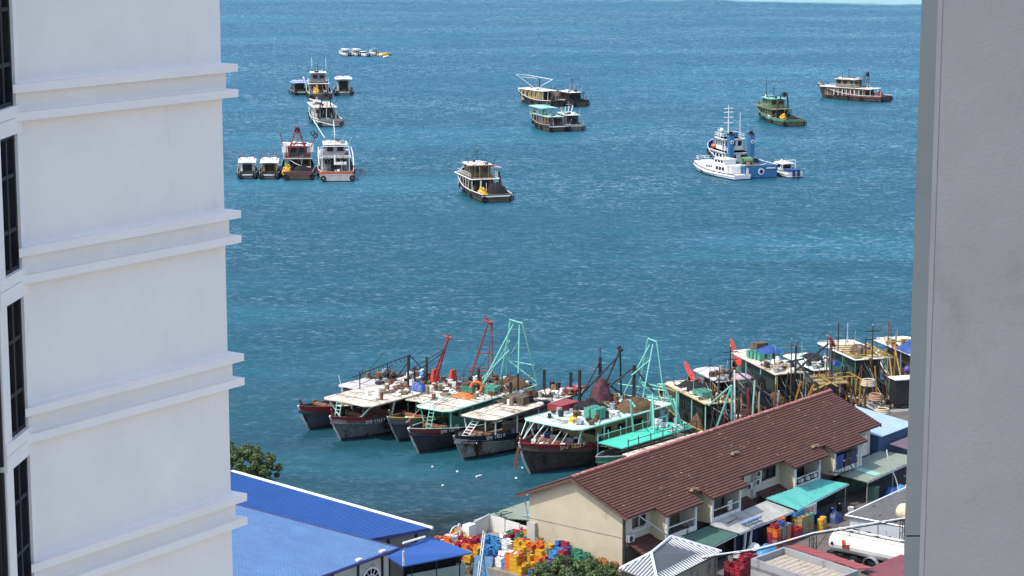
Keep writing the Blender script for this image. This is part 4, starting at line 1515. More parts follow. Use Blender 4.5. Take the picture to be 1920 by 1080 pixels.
tag(g.build('tarpaulin_bundle', tarp_blue, None, n5.W(-2.5, 1.6, n5.deckz(2)), n5.h, smooth=True), 'blue tarpaulin bundle on deck under the mint edged canopy', 'tarpaulin')
n5.crates(-1.6, 1.7, 4.28, 2, 3, 4, CR['mint'], 'sea green fish crate in the big stack on the mint edged canopy', 'green crates on the mint canopy', s=(.8, .52, .24))
g = MB()
g.heap(.55, .45, .5, 7, 10)
tag(g.build('yellow_bundle', yellow, None, n5.W(-.8, 4.0, 4.2), n5.h, smooth=True), 'yellow bundle near the front of the mint edged canopy', 'bundle')
n5.net(-1.6, -4.6, 4.2, 1.5, 2.2, .85, net_brown, 'orange brown net heap on the rear of the mint edged canopy', 88, n=26)
n5.net(1.6, -1.2, 4.2, 1.5, 1.7, .8, net_black, 'black net heap in the middle of the mint edged canopy', 89)
n5.net(2.6, -4.4, 4.2, .9, 1.2, 2.2, net_purple, 'dark bundle hanging by the black masts', 90)
n5.clutter((-2.9, 3.0, -1.6, 5.2, 4.22), [tub_white, black, wood, galv, net_brown], 'loose gear over the front half of the mint edged canopy', 91, 40, h=.5)
g = MB()
g.box(3.4, .4, 4.1, 1.8, 2.8, .7)
n5.part('red_locker', g, red)
for k, (x, y, zt) in enumerate(((3.6, -2.3, 7.6), (3.5, -5.4, 8.4), (.9, -7.6, 7.6))):
    n5.pole((x, y, 4.1), (x, y, zt), black, .17, 'black_mast')
n5.pole((3.5, -5.4, 8.3), (3.5, -5.4, 9.4), black, .05, 'mast_tip')
n5.frame([((3.2, -5.0, 4.3), (1.9, -6.6, 9.2)), ((3.6, -2.3, 4.6), (3.5, -5.4, 8.0)), ((3.6, -2.3, 4.9), (1.9, -6.4, 8.6)), ((1.9, -6.6, 9.0), (2.2, -7.2, 4.3)), ((.9, -7.6, 7.4), (2.6, -5.6, 5.4)), ((.9, -7.6, 7.4), (-1.0, -8.4, 5.0)), ((3.5, -5.4, 6.2), (2.4, -7.6, 4.4))], black, .09, 'black_derrick')
n5.frame([((1.5, -6.4, 9.2), (2.3, -6.7, 9.3)), ((1.9, -6.5, 8.8), (1.9, -6.5, 9.6))], black, .16, 'derrick_head')
n5.frame([((-2.0, -9.0, 3.6), (-.9, -8.9, 10.0)), ((1.6, -9.0, 3.8), (.2, -8.9, 10.2)), ((-.9, -8.9, 10.0), (.2, -8.9, 10.2)), ((-1.2, -6.2, 4.3), (-.5, -8.8, 9.7)), ((1.8, -6.8, 4.3), (-.1, -8.8, 9.6)), ((-1.7, -9.0, 5.4), (1.3, -9.0, 5.6)), ((.9, -7.2, 6.6), (-.3, -8.8, 8.2)), ((-2.0, -9.0, 3.6), (1.3, -9.0, 5.6)), ((1.6, -9, 4.4), (-3.4, -8.6, 4.5)), ((3.4, -8.2, 5.2), (-2.2, -8.9, 5.2))], turq, .075, 'turquoise_gantry')
n5.rail([(-3.2, -8.4, 4.2), (-3.2, -5.8, 4.2)], .7, pale_mint)
n5.tyres([(-1, 3.2), (-1, -1.6)], .5)
n5.line((-2.6, 4.0, 2.2), (-9.4, -1.8, 1.9), rope, .05, .25, name='mooring_rope')
g = MB()
g.tube((0, 0, 0), (0, 0, 1.4), .02, 4)

# covered turquoise boat between the biggest trawler and the quay
tb = Boat('barge', 'low barge with bright turquoise deck cover and pale board edge behind the tiled roof', 'barge', (17.3, 213.2), 138, 13.5, 3.9, 1.5, 1.45, 1.9, grey_hull, green, None, bul=.4, capm=galv, rake=.6, tw=.95)
tq = mat('turquoise_deck_cover', (.07, .50, .36), .5, .15, 1.2, '#0f4a38', .3, 1.2)
g = MB()
g.slab([(-1.5, -5.6, 2.75), (1.7, -5.6, 2.75), (1.7, 5.0, 2.65), (-1.5, 5.2, 2.65)], .12)
tb.part('deck_cover', g, tq)
for k in range(8):
    g = MB()
    g.box(-2.6, -6.0 + k * 1.55, 2.1, 1.7, 1.5, .08)
    tb.part('board', g, cream_top)
for k in range(7):
    for x in (-1.9, 1.8):
        tb.pole((x, -5.6 + k * 1.75, 1.4), (x + .1 * ((k % 3) - 1), -5.5 + k * 1.75, 3.5), black if x < 0 else turq, .05, 'stanchion')
tb.rail([(1.8, -5.8, 2.8), (1.8, 5.0, 2.7)], .5, turq, .04, 20, 1)
tb.line((-1.9, -5.6, 3.4), (-1.9, 5.0, 3.3), black, .035)
tb.frame([((-.6, -5.0, 2.8), (.6, -3.6, 7.0)), ((-.4, -4.4, 2.8), (-.4, -4.4, 6.4)), ((1.0, -2.4, 2.8), (1.0, -2.4, 6.2)), ((1.0, -2.4, 6.0), (.0, -1.4, 2.8)), ((1.0, -2.4, 6.0), (2.0, -3.2, 2.8)), ((1.6, -.2, 2.8), (1.4, .5, 6.0)), ((.3, -2.4, 5.8), (1.7, -2.4, 5.8)), ((.9, .4, 5.4), (2.2, -.4, 5.7)), ((-.6, -5.0, 2.8), (.9, -5.6, 5.2)), ((.6, -3.6, 7.0), (1.6, -4.0, 6.8))], turq, .1, 'turquoise_davit')
tb.clutter((-1.2, 1.4, -5.4, -2.2, 2.78), [tq, turq, galv, tub_white], 'turquoise hoses and rails heaped at one end of the barge', 93, 20, h=.5)
g = MB()
g.ball((0, 0, .3), .33, 8)
tag(g.build('drum_float', tub_white, None, tb.W(-2.6, 5.6, 1.6), 0, smooth=True), 'white float hung at the bow of the barge', 'float')

# ------------------------------------------------------------------ boats moored stern to the quay on the right (bows away)
def horned(b, z0, z1, m, y=None):
    """Tall painted stem horn."""
    g = MB()
    y = b.L * .5 + 1.2
    vs = []
    for (yy, z, w) in ((y - 1.4, z0, .7), (y - .2, z0 + (z1 - z0) * .3, .55), (y + .7, z0 + (z1 - z0) * .65, .38), (y + 1.3, z1, .2)):
        vs += [(-w / 2, yy - .4, z), (w / 2, yy - .4, z), (w / 2, yy + .3, z + .1), (-w / 2, yy + .3, z + .1)]
    fs = []
    for i in range(3):
        a = i * 4
        fs += [(a + k, a + (k + 1) % 4, a + 4 + (k + 1) % 4, a + 4 + k) for k in range(4)]
    fs += [(3, 2, 1, 0), (12, 13, 14, 15)]
    g.mesh(vs, fs)
    o = b.part('stem_horn', g, m)
    g = MB()
    for s in (1, -1):
        st = b.st[-4:]
        vs = [(s * (wd + .06), yy + rk, zz + .1) for (yy, wd, ww, zz, rk) in st] + [(s * (wd + .03), yy + rk, zz - .7) for (yy, wd, ww, zz, rk) in st]
        k = len(st)
        g.mesh(vs, [(i, i + 1, k + i + 1, k + i) if s > 0 else (k + i, k + i + 1, i + 1, i) for i in range(k - 1)])
    b.part('bow_band', g, m)


def quay_boat(sid, label, stern, hd, L, B, hullm, canm, cx, cy, cz, cabin, postm=galv, horn=None, hz=5.6, rim=None, fb=3.0, strake=None, group=None):
    b = Boat('trawler', label, 'fishing boat', stern, hd, L, B, 1.8, 1.7, fb, hullm, strake or black, group, bul=.7, capm=rim or wood, full=.75, tw=.84)
    canopy(b, cy[0], cy[1], cx[0], cx[1], cz, canm, rim)
    n = 3
    for i in range(n + 1):
        y = cy[0] + .3 + (cy[1] - cy[0] - .9) * i / n
        for x in (cx[0] + .2, cx[1] - .2):
            b.pole((x, y, b.deckz(y)), (x, y, cz), postm, .07, 'post')
    b.house(cy[0] + 1.6, cy[1] - 2.4, (cx[1] - cx[0]) * .72, b.deckz(0), cz - b.deckz(0) - .3, cabin, (2, 2, 5), x=(cx[0] + cx[1]) / 2, wz=.6, wh=.8)
    if horn:
        horned(b, fb - .4, hz, horn)
    b.tyres([(-1, -4), (-1, 0), (-1, 3)], .42)
    rnd = random.Random(len(label))
    for k in range(16):
        x, y = rnd.uniform(-B * .42, B * .42), rnd.uniform(-L * .46, cy[0] + .6)
        z = b.deckz(y)
        b.pole((x, y, z), (x + rnd.uniform(-1.2, 1.2), y + rnd.uniform(-1, 1), z + rnd.uniform(1.2, 4.6)), [rust, black, ochre_steel, rust, black, black][k % 6], rnd.uniform(.045, .085), 'stern_pole')
    for k in range(8):
        x0_, y0_ = rnd.uniform(-B * .4, B * .4), rnd.uniform(-L * .46, cy[0])
        b.line((x0_, y0_, 2 + rnd.uniform(0, 2)), (rnd.uniform(-B * .4, B * .4), cy[0] + rnd.uniform(0, 4), cz + rnd.uniform(.2, 1.8)), [black, black, rope][k % 3], .022, rnd.uniform(.1, .5))
    b.clutter((-B * .4, B * .4, -L * .47, cy[0] + .8, b.deckz(-L * .3)), [net_black, net_purple, rust, net_brown, wood, tub_white, black], 'jumble of nets, coils and drums on the stern of the ' + label.split(',')[0], len(label), 60, h=1.1)
    mast(b, -.5, cy[0] - .6, b.deckz(cy[0]), cz + 2.6, [black, rust, black][len(sid) % 3], (.82, .93), 1.7, .09)
    b.line((-.5, cy[0] - .6, cz + 4.4), (0, L * .5, fb + .5), black, .02, .2)
    b.line((-.5, cy[0] - .6, cz + 4.4), (B * .35, -L * .48, 2.2), black, .02, .1)
    b.line((-.5, cy[0] - .6, cz + 4.4), (-B * .4, -L * .44, 2.2), black, .02, .1)
    for k in range(5):
        x, y = rnd.uniform(cx[0] + .2, cx[1] - .2), rnd.uniform(cy[0], cy[1] - 1)
        b.pole((x, y, cz), (x + rnd.uniform(-.2, .2), y, cz + rnd.uniform(.8, 2.2)), [galv, black, rust][k % 3], .03, 'antenna')
    b.clutter((cx[0] + .3, cx[1] - .3, cy[0] + .2, cy[0] + (cy[1] - cy[0]) * .4, cz + .08), [rust, black, net_brown, wood, galv, tub_white], 'coils and scraps on the rear roof of the ' + sid, len(sid) + 70, 22, h=.45)
    for k, (fx, fy) in enumerate(((-1, .2), (-1, .55), (-1, .85), (1, .3), (1, .7))):
        yy = cy[0] + (cy[1] - cy[0]) * fy
        b.net(fx * (b.half(yy) - .55), yy, b.deckz(yy), .5, 1.5, (1.9, 1.3, 1.6, 1.4, 1.8)[k], [net_brown, net_black, net_green, net_purple, net_black][k],
              ['brown', 'black', 'green', 'dull red', 'dark'][k] + ' net on the %s side deck of the ' % ('left' if fx < 0 else 'right') + sid, 60 + k, n=12)
    g = MB()
    for k in range(10):
        yy = cy[0] + (cy[1] - cy[0]) * k / 9
        for s in (cx[0] + .3, cx[1] - .3):
            g.heap(.5, .6, .5, k, 6)
            for q_ in range(len(g.v) - 49, len(g.v)):
                v = g.v[q_]
                g.v[q_] = (v[0] + s + rnd.uniform(-.03, .03), v[1] + yy, v[2] * rnd.uniform(.9, 1.1) + b.deckz(yy))
    o = g.build('side_deck_bundles', [black], b.root)
    o['kind'] = 'stuff'
    return b


r1 = quay_boat('low cream canopied trawler', 'low trawler with narrow cream canopy and red stem horn, first right of the turquoise barge', (21.9, 211.0), 20, 17, 4.4, dark_hull, cream_top, (-1.7, 1.5), (-4.8, 5.8), 4.4, mat('dark_green_cabin', (.02, .03, .022), .7, .3, 1.5), mint, None, 6.0, rim=ochre)
r1.net(.1, 1.8, 4.5, 1.2, 2.2, .7, net_black, 'black and brown net heap on the low cream canopy', 101)
r1.crates(-.6, -2.0, 4.5, 2, 4, 2, CR['mint'], 'sea green fish crate on the low cream canopy', 'green crates on the low cream canopy', rz=.1)
r1.clutter((-1.3, 1.2, -4.2, 5, 4.5), [wood, tub_white, black, brown_ply], 'scraps along the low cream canopy', 102, 22, h=.4)
r1.frame([((-1.4, -5.0, 4.3), (-.2, -7.6, 6.8)), ((-.2, -7.6, 6.8), (.2, -7.0, 2)), ((-1.2, -6.2, 2), (-.2, -7.5, 6.6))], turq, .1, 'turquoise_davit')
for k, (x, y, zt) in enumerate(((1.2, -5.6, 7.8), (2.0, -6.8, 6.2), (.4, -7.8, 5.4), (1.8, -8.0, 7.2))):
    r1.pole((x, y, 1.4), (x + .15 * (k - 1), y, zt), [tub_white, red, black, mint][k], .09, 'stern_pole')
g = MB()
g.torus((1.9, -2.6, 3.2), .8, .14, 'x', 16, 6)
r1.part('white_hoop', g, tub_white, True)
r1.net(.6, -6.6, r1.deckz(-6.6), 1.4, 1.3, 1.1, net_purple, 'reddish net on the stern nearest the turquoise barge', 103)

r2 = quay_boat('grey white canopied trawler', 'trawler with plain grey white canopy and red stem horn', (25.4, 215.6), 19, 18, 4.6, slate_hull, grey_top, (-1.6, 1.8), (-.5, 6.4), 4.6, mat('dark_brown_cabin', (.035, .025, .022), .7, .3, 1.5), galv, bright_red, 4.1, rim=None)
r2.net(.5, 1.6, 4.7, .9, .9, .5, net_black, 'round black net on the plain grey white canopy', 104)
r2.net(1.9, -2.0, 1.8, 1.7, 1.5, 3.4, net_black, 'tall black net bundle behind the plain canopy', 105, n=24)
r2.clutter((-1.2, 1.6, -.2, 3.0, 4.72), [tub_white, black, galv, wood], 'gear at the rear of the plain grey white canopy', 106, 16, h=.5)
r2.clutter((-1.8, 1.8, -8.4, -2.6, r2.deckz(-5)), [rust, red, black, tub_white, net_purple], 'rusty machinery and nets on the stern below the plain canopy', 107, 44, h=1.5)
r2.frame([((1.2, -4.4, 1.4), (-1.6, -7.2, 6.0)), ((-1.4, -4.0, 1.4), (-1.4, -4.0, 6.8)), ((1.6, -6.0, 1.4), (.4, -6.6, 5.6)), ((-1.4, -4, 6.6), (1.6, -7.6, 4.0))], black, .09, 'black_derrick')
for k in range(6):
    r2.pole((-1.8 + .7 * k, -7.8 + .5 * (k % 2), 1.2), (-1.7 + .72 * k, -7.6, 3.4 + .8 * (k % 3)), [rust, black, galv][k % 3], .08, 'stern_pole')
g = MB()
g.heap(1.3, .9, .5, 11, 12)
tag(g.build('pink_sheet', mat('pale_pink_sheet', (.45, .33, .36), .7, .2, 2), None, r2.W(1.2, .2, 4.7), r2.h, smooth=True), 'pale pink sheet at the rear corner of the plain canopy', 'sheet')

r3 = quay_boat('crate laden trawler', 'trawler with cream canopy carrying green crates and blue tarpaulin, tall red stem horn', (30.7, 220.4), 17, 19.5, 5.2, dark_hull, cream_top, (-2.0, 1.8), (-4.4, 8.2), 5.0, mat('grey_green_cabin', (.028, .036, .03), .7, .3, 1.5), mint, bright_red, 5.3, rim=None, fb=3.4)
r3.crates(.0, 3.4, 5.12, 3, 4, 2, CR['mint'], 'sea green fish crate in the wide block on the cream canopy with the blue tarpaulin', 'green crates under the blue tarpaulin', s=(.95, .66, .36), rz=.2)
g = MB()
g.heap(1.2, 1.2, .55, 12, 14)
tag(g.build('tarpaulin_bundle', tarp_blue, None, r3.W(.7, 3.2, 5.80), r3.h, smooth=True), 'blue tarpaulin bundle on top of the wide green crate block', 'tarpaulin')
g = MB()
g.box(0, 0, 0, 1.5, 1.2, 1.2, .2)
tag(g.build('brown_box', brown_ply, None, r3.W(.5, 5.6, 5.12), r3.h), 'brown plywood box standing behind the blue tarpaulin', 'box')
r3.clutter((-1.6, 1.5, -4, 1.4, 5.1), [tub_white, wood, ochre_steel, rope, galv], 'pale gear on the rear of the crate laden canopy', 110, 30, h=.5)
r3.frame([((.0, -5.0, 1.6), (.0, -5.0, 8.0)), ((0, -5, 6.6), (2.6, -7.8, 2.4)), ((0, -5, 5.4), (4.6, -3.0, 7.6)), ((-.9, -5, 6.4), (.9, -5, 6.6)), ((2.4, -8, 1.6), (5.2, -2.4, 8.0)), ((3.2, -7.4, 1.6), (5.2, -2.4, 7.8))], black, .1, 'black_derrick')
r3.frame([((5.2, -2.4, 8.0), (4.7, -3.4, 5.2)), ((4.9, -2.6, 8.2), (5.5, -2.6, 7.2))], red, .16, 'derrick_head')
r3.frame([((.4, -6, 1.6), (1.4, -6.6, 4.2)), ((1.4, -6.6, 4.2), (2.6, -6, 1.6)), ((-.6, -6, 1.6), (-.2, -6.8, 4.6)), ((1.4, -6.6, 3.6), (3.0, -7.2, 4.4))], ochre_steel, .12, 'ochre_frame')
r3.clutter((-2.2, 2.2, -9, -4.6, r3.deckz(-6)), [rust, net_purple, tub_white, ochre_steel, black], 'rusty winches and red brown nets on the stern below the crate laden canopy', 111, 50, h=1.5)
r3.net(-1.4, -3.4, r3.deckz(-3), 1.4, 1.6, 1.8, net_brown, 'brown net bundle beside the black derrick', 112)
g = MB()
g.box(-1.2, -8.8, 1.6, 2.4, 1.8, .08, ry=R(6))
r3.part('mauve_sheet', g, mat('mauve_sheet_metal', (.20, .14, .19), .7, .2, 1.5))

r4 = quay_boat('pale roofed trawler', 'white topped trawler with black net on its pale roof, right of the crate laden one', (35.5, 221.5), 17, 18, 4.6, slate_hull, pale_mint, (-1.7, 1.7), (-1.4, 7.0), 4.7, mat('pale_grey_cabin', (.14, .15, .14), .7, .2, 1.5, '#4a4038', .3, 1.5), white, None, rim=white)
r4.net(.7, 4.0, 4.8, .9, 1.7, .5, net_black, 'black net draped on the pale roof beside the blue tarpaulin', 114)
r4.crates(.9, -1.2, 4.8, 2, 3, 1, CR['mint'], 'sea green fish crate at the rear of the pale roof', 'green crates on the pale roof')
g = MB()
g.heap(.5, .5, .5, 3, 10)
tag(g.build('tarpaulin_bundle', tarp_blue, None, r4.W(.9, -1.2, 5.12), r4.h, smooth=True), 'small blue tarpaulin bundle on the crates of the pale roof', 'tarpaulin')
for k in range(9):
    g = MB()
    g.box(-1.2 + .02 * k, -2.2 - .36 * k, 4.3 - .04 * k, 3.2, .2, .12)
    r4.part('slat', g, [ochre_steel, cream_top, ochre][k % 3])
for k in range(5):
    r4.pole((1.2 + .1 * k, -3.4 - .8 * k, 1.8), (1.3 + .1 * k, -3.4 - .8 * k, 4.4), ochre_steel, .1, 'ochre_post')
r4.frame([((-1.8, -3.0, 4.6), (1.6, -3.4, 4.7)), ((-1.8, -4.4, 4.5), (1.6, -4.8, 4.6)), ((1.6, -3, 4.6), (1.8, -7, 4.4)), ((-1.8, -3, 4.5), (-1.6, -7, 4.2))], mat('yellow_steel', (.34, .22, .035), .6, .25, 2, '#3a2410', .4, 2), .07, 'yellow_frame')
for k in range(3):
    g = MB()
    for j in range(4):
        g.torus((0, 0, .16 * j), .75 - .05 * j, .1, 'z', 14, 5)
    tag(g.build('hose_coil', [rope, mat('tan_hose', (.34, .20, .12), .7, .2, 3), rope][k], None, r4.W(2.2 + .2 * k, -6.4 - 1.3 * k, 4.0 - 1.25 * k), r4.h, smooth=True), ['upper', 'middle', 'lowest'][k] + ' coil of tan hose hanging behind the tiled roof end', 'hose coil')

r5 = quay_boat('yellow framed trawler', 'cream roofed trawler with yellow frames, near the right pier', (40.8, 223.0), 17, 19, 5.6, green, cream_top, (-2.2, 2.2), (-1.2, 8.8), 5.4, mat('green_white_cabin', (.045, .07, .055), .6, .3, 1.5, '#4a4030', .3, 1.5), green, None, rim=white, fb=3.2, strake=white)
YS = MATS['yellow_steel']
for k in range(7):
    r5.pole((-1.9, -.6 + .9 * k, 5.6 + .03 * k), (2.0, -1.4 + .9 * k, 5.7), YS, .07, 'yellow_boom')
r5.frame([((-1.9, -1.0, 5.6), (-1.9, 5.2, 5.7)), ((2.0, -1.6, 5.6), (2.1, 5.0, 5.8)), ((1.6, -1.6, 5.6), (.0, -6.4, 2.0)), ((2.2, -1.6, 6.6), (1.0, -6.8, 2.0)), ((2.2, -1.6, 2), (2.3, -1.6, 8.0)), ((1.2, -1.5, 7.2), (3.2, -1.5, 7.2))], YS, .08, 'yellow_frame')
r5.net(.2, 2.6, 5.75, .9, 1.0, .5, net_brown, 'brown net on the yellow framed roof', 116)
r5.clutter((-2, 2, -8.6, -1.8, r5.deckz(-5)), [black, rust, galv, wood, net_black], 'dark engines and nets on the stern below the yellow frames', 117, 44, h=1.6)
for k, (x, y, zt) in enumerate(((-2.0, 3.4, 8.6), (-.6, -.4, 7.6), (2.5, .6, 9.0), (1.0, 7.4, 7.6))):
    r5.pole((x, y, 5.4), (x, y, zt), [black, black, red, galv][k], .06, 'antenna')
g = MB()
g.box(.4, -7.6, 2.0, 2.6, 1.4, 2.6)
r5.part('black_locker', g, black)
g = MB()
g.box(.4, -7.6, 4.62, 3.0, 1.8, .1)
r5.part('white_lid', g, white)

r6 = quay_boat('trawler at the right pier', 'trawler with blue tarpaulins and pale green roof, at the right pier edge', (47.4, 224.5), 17, 19, 5.4, slate_hull, pale_mint, (-2.2, 2.2), (-1.0, 9.2), 5.4, mat('grey_cabin_planks', (.06, .06, .055), .7, .3, 1.5, '#3a342c', .35, 1.5), galv, None, rim=white, fb=3.2)
r6.net(-1.0, 1.8, 5.5, 1.3, 1.7, .8, tarp_blue, 'large blue tarpaulin heap on the pale green roof by the pier', 118, 'tarpaulin_heap', 'tarpaulin')
r6.net(.9, 4.4, 5.5, 1.1, 1.5, .6, tarp_blue, 'second smaller blue tarpaulin heap on the pale green roof by the pier', 119, 'tarpaulin_heap', 'tarpaulin')
r6.clutter((-2, 1.8, -1, 8, 5.52), [YS, net_brown, tub_white, rope, bright_red], 'yellow hoses and red scraps on the pale green roof by the pier', 120, 30, h=.5)
for k in range(6):
    g = MB()
    g.box(-.4, -1.4 - .5 * k, 5.2 - .14 * k, 3.8, .14, .12)
    r6.part('slat', g, white)
r6.frame([((-2.4, -2, 1.8), (-2.4, -2, 7.4)), ((-2.4, -2, 6.8), (.6, -7.4, 3.0)), ((1.8, -2.6, 1.8), (2.6, 1.0, 9.4)), ((-1.2, -6.6, 1.8), (2.6, 1.0, 9.2)), ((-3.6, -5, 4.4), (2.2, -3, 6.4))], black, .1, 'black_derrick')
r6.net(.2, -5.6, 1.8, 1.8, 1.8, 3.0, net_brown, 'hanging brown net bundle by the right pier', 121, n=24)
r6.clutter((-2.4, 2.2, -9, -2.4, r6.deckz(-5)), [black, galv, wood, tub_white, net_brown], 'gear crowding the stern beside the right pier', 122, 40, h=1.4)
g = MB()
g.box(-.2, -9.0, 2.2, 3.6, 1.2, .1)
r6.part('white_lid', g, white)
g = MB()
g.ball((0, 0, 0), .4, 10)
tag(g.build('drum_float', purple, None, r5.W(2.4, -4.2, 4.7), 0, smooth=True), 'purple round float hanging between the two right hand trawlers', 'float')

# floating foam scraps
rnd = random.Random(3)
for k, (x, y) in enumerate(((-7.6, 206.4), (-5.2, 204.6), (-3.1, 203.0), (1.0, 206.0), (.4, 202.2), (3.4, 199.4), (1.4, 196.4), (-6.4, 199.6), (5.6, 200.0))):
    g = MB()
    g.box(0, 0, -.08, rnd.uniform(.12, .3) if k != 2 else .9, rnd.uniform(.15, .3), .17, rnd.uniform(0, 1), taper=.8)
    tag(g.build('foam_scrap', foam, None, (x, y, 0)), 'white foam scrap drifting on the dark water in front of the raft', 'floating scrap', 'foam scraps adrift')
# ------------------------------------------------------------------ long two storey building with the tiled roof
cream = mat('cream_wall_paint', (.43, .375, .27), .85, .10, .6, '#6b6552', .30, .7, .45, bump=.01, bscale=9, edge=.25)
cream_w = mat('pale_wall_paint', (.50, .465, .38), .85, .08, .6, '#6a6456', .28, .8, .45, edge=.25)
tile_m = mat('brown_clay_tiles', (.088, .036, .027), .75, .25, .5, '#26100c', .36, .35, 1.0, bump=.01, bscale=16, edge=.3)
ridge_m = mat('worn_ridge_tiles', (.30, .10, .085), .75, .3, 2.5, '#b9a39a', .45, 3.5)
ply = mat('eave_board', (.10, .055, .045), .8, .3, 2)
dark_in = mat('dark_interior', (.02, .02, .022), .9, .3, 2)  # near-black standing in for interior shade

hb = thing('shophouse_row', 'long cream two storey building with brown tiled roof along the quay', 'building', (QO[0], QO[1], 0), QR)
SL = 2.3 / 5.42                                    # roof pitch
RZ = 9.3


def zr(b):
    return RZ - SL * abs(b)


def P_(a, b, z):
    return (a, -b, z)


WT = 38.0
# walls: front in bays, gables, back
g = MB()
g.mesh([P_(0, -4.5, GZ - .2), P_(0, 4.6, GZ - .2), P_(0, 4.6, zr(4.6) - .14), P_(0, 0, RZ - .14), P_(0, -4.5, zr(4.5) - .14)], [(0, 1, 2, 3, 4)])
g.mesh([P_(.25, -4.5, GZ - .2), P_(.25, 4.6, GZ - .2), P_(.25, 4.6, zr(4.6) - .14), P_(.25, 0, RZ - .14), P_(.25, -4.5, zr(4.5) - .14)], [(4, 3, 2, 1, 0)])
g.build('gable_wall', cream, hb)
g = MB()
g.box(-.012, 2.4, 5.15, .03, 4.2, .05, m=0)
g.box(-.012, -2.2, 5.15, .03, 4.8, .05, m=0)
g.build('plaster_joint', mat('grey_joint', (.25, .23, .19), .9, .2, 2), hb)
g = MB()
g.mesh([P_(WT, -4.5, GZ), P_(WT, 4.6, GZ), P_(WT, 4.6, zr(4.6) - .14), P_(WT, 0, RZ - .14), P_(WT, -4.5, zr(4.5) - .14)], [(4, 3, 2, 1, 0)])
g.build('gable_wall', cream, hb)
g = MB()
g.box(WT / 2, 4.4, GZ - .1, WT - .5, .2, zr(4.4) - GZ)
g.build('back_wall', cream, hb)


def wallbox(a0, a1, b0, b1, z0, z1, m, name='wall_panel', label=None):
    k = MB()
    k.box((a0 + a1) / 2, -(b0 + b1) / 2, z0, a1 - a0, b1 - b0, z1 - z0)
    return k.build(name, m, hb, label=label)


wins = [(1.2, 3.3), (19.9, 22.1)]
bays = [(3.85, 7.8), (10.2, 14.2), (22.8, 26.7), (29.3, 33.3)]
# upper front wall pieces between openings (main wall plane b = 4.4 .. 4.6)
edges = [0.252]
zt = zr(4.6) - .16
for (w0, w1) in wins:
    wallbox(w0, w1, 4.38, 4.6, 4.3, 5.5, cream_w)
    wallbox(w0, w1, 4.38, 4.6, 6.5, zt, cream_w)
segs = [(0.255, 1.2), (3.3, 19.9), (22.1, WT - .01)]
for a0, a1 in segs:
    wallbox(a0, a1, 4.382, 4.598, 4.3, zt, cream_w)
wallbox(.26, WT - .02, 4.1, 4.5, GZ - .1, 4.3, mat('stained_ground_wall', (.20, .19, .16), .9, .3, .8, '#1d1b18', .5, .6), 'ground_floor_wall')
for (w0, w1) in wins + [(15.2, 17.0)]:
    o = MB()
    for a in (w0 + .04, (w0 + w1) / 2, w1 - .04):
        o.box(a, -4.54, 5.5, .07, .08, 1.0)
    for z in (5.5, 6.43):
        o.box((w0 + w1) / 2, -4.541, z, w1 - w0, .085, .07)
    if w0 == 15.2:
        o = MB()
        for a in (w0 + .04, w1 - .04):
            o.box(a, -4.64, 5.5, .07, .08, 1.0)
    fr = o.build('window', frame_m if w0 != 1.2 else white, hb)
    for (x0, x1) in ((w0 + .08, (w0 + w1) / 2 - .04), ((w0 + w1) / 2 + .04, w1 - .08)):
        k = MB()
        k.box((x0 + x1) / 2, -4.47 if w0 != 15.2 else -4.62, 5.57, x1 - x0, .03, .86)
        k.build('pane', glass, fr)
    k = MB()
    k.box((w0 + w1) / 2, -4.68, 5.38, w1 - w0 + .3, .2, .1)
    k.build('sill', white, fr)
# projecting balcony bays
for n_, (a0, a1) in enumerate(bays):
    zb, ztop = 4.45, zr(6.1) - .12
    for a in (a0, a1):
        wallbox(a - .09, a + .09, 4.6, 6.0, 4.3, zr(5.4) - .3 if False else ztop, cream if a == a0 else cream_w, 'bay_cheek')
        wallbox(a - .11, a + .11, 6.0, 6.16, 4.3, ztop, white, 'bay_post')
    wallbox(a0 + .11, a1 - .11, 4.62, 6.1, 4.3, 4.45, concrete, 'balcony_floor')
    wallbox(a0 + .11, a1 - .11, 6.04, 6.14, 4.3, 4.72, white, 'bay_sill')
    wallbox(a0 + .11, a1 - .11, 4.61, 4.66, 4.5, 6.5, [brown_ply, dark_in, dark_in, tarp_blue][n_], 'balcony_back')
    r = MB()
    r.box((a0 + a1) / 2, -6.09, 5.28, a1 - a0 - .22, .07, .09)
    rl = r.build('balcony_rail', white, hb)
    kk = 6
    for i in range(kk):
        s = MB()
        a = a0 + .3 + (a1 - a0 - .6) * i / (kk - 1)
        if n_ == 0:
            s.tube(P_(a, 6.09, 4.7), P_(a - .45, 6.09, 5.3), .035, 4)
        else:
            s.tube(P_(a, 6.09, 4.7), P_(a, 6.09, 5.3), .022, 4)
        s.build('baluster', frame_m, rl)
    if n_ == 0:
        for a in (5.0, 6.2):
            wallbox(a - .05, a + .05, 4.66, 4.72, 4.5, 6.4, white, 'door_frame')
    if n_ == 1:
        k = MB()
        k.box(13.1, -5.9, 4.75, .7, .06, .8)
        k.build('white_board', white, hb)
        wallbox(a0 + .3, a1 - .6, 4.68, 4.74, 4.6, 5.9, mat('grey_shutter', (.16, .17, .16), .7, .2, 2), 'shutter')
    if n_ == 2:
        for i in range(9):
            k = MB()
            k.ball((a0 + .5 + i * .36, -5.9, 4.95), .17 + .05 * (i % 3), 6)
            k.build('potted_bag', [black, galv, white][i % 3], hb)
    if n_ == 3:
        for i, (s0, w_) in enumerate(((.3, 1.1), (1.7, .8), (2.6, 1.0))):
            k = MB()
            k.box(a0 + s0 + w_ / 2, -6.0, 4.5, w_, .1, 1.5, rx=R(6))
            k.build('hanging_cloth', [tarp_blue, black, navy][i], hb)

# roof: courses of clay tiles, each course a part, front and back slope
SLEN = math.hypot(5.42, 2.3)
NC = 20
ca, sa = 5.42 / SLEN, 2.3 / SLEN


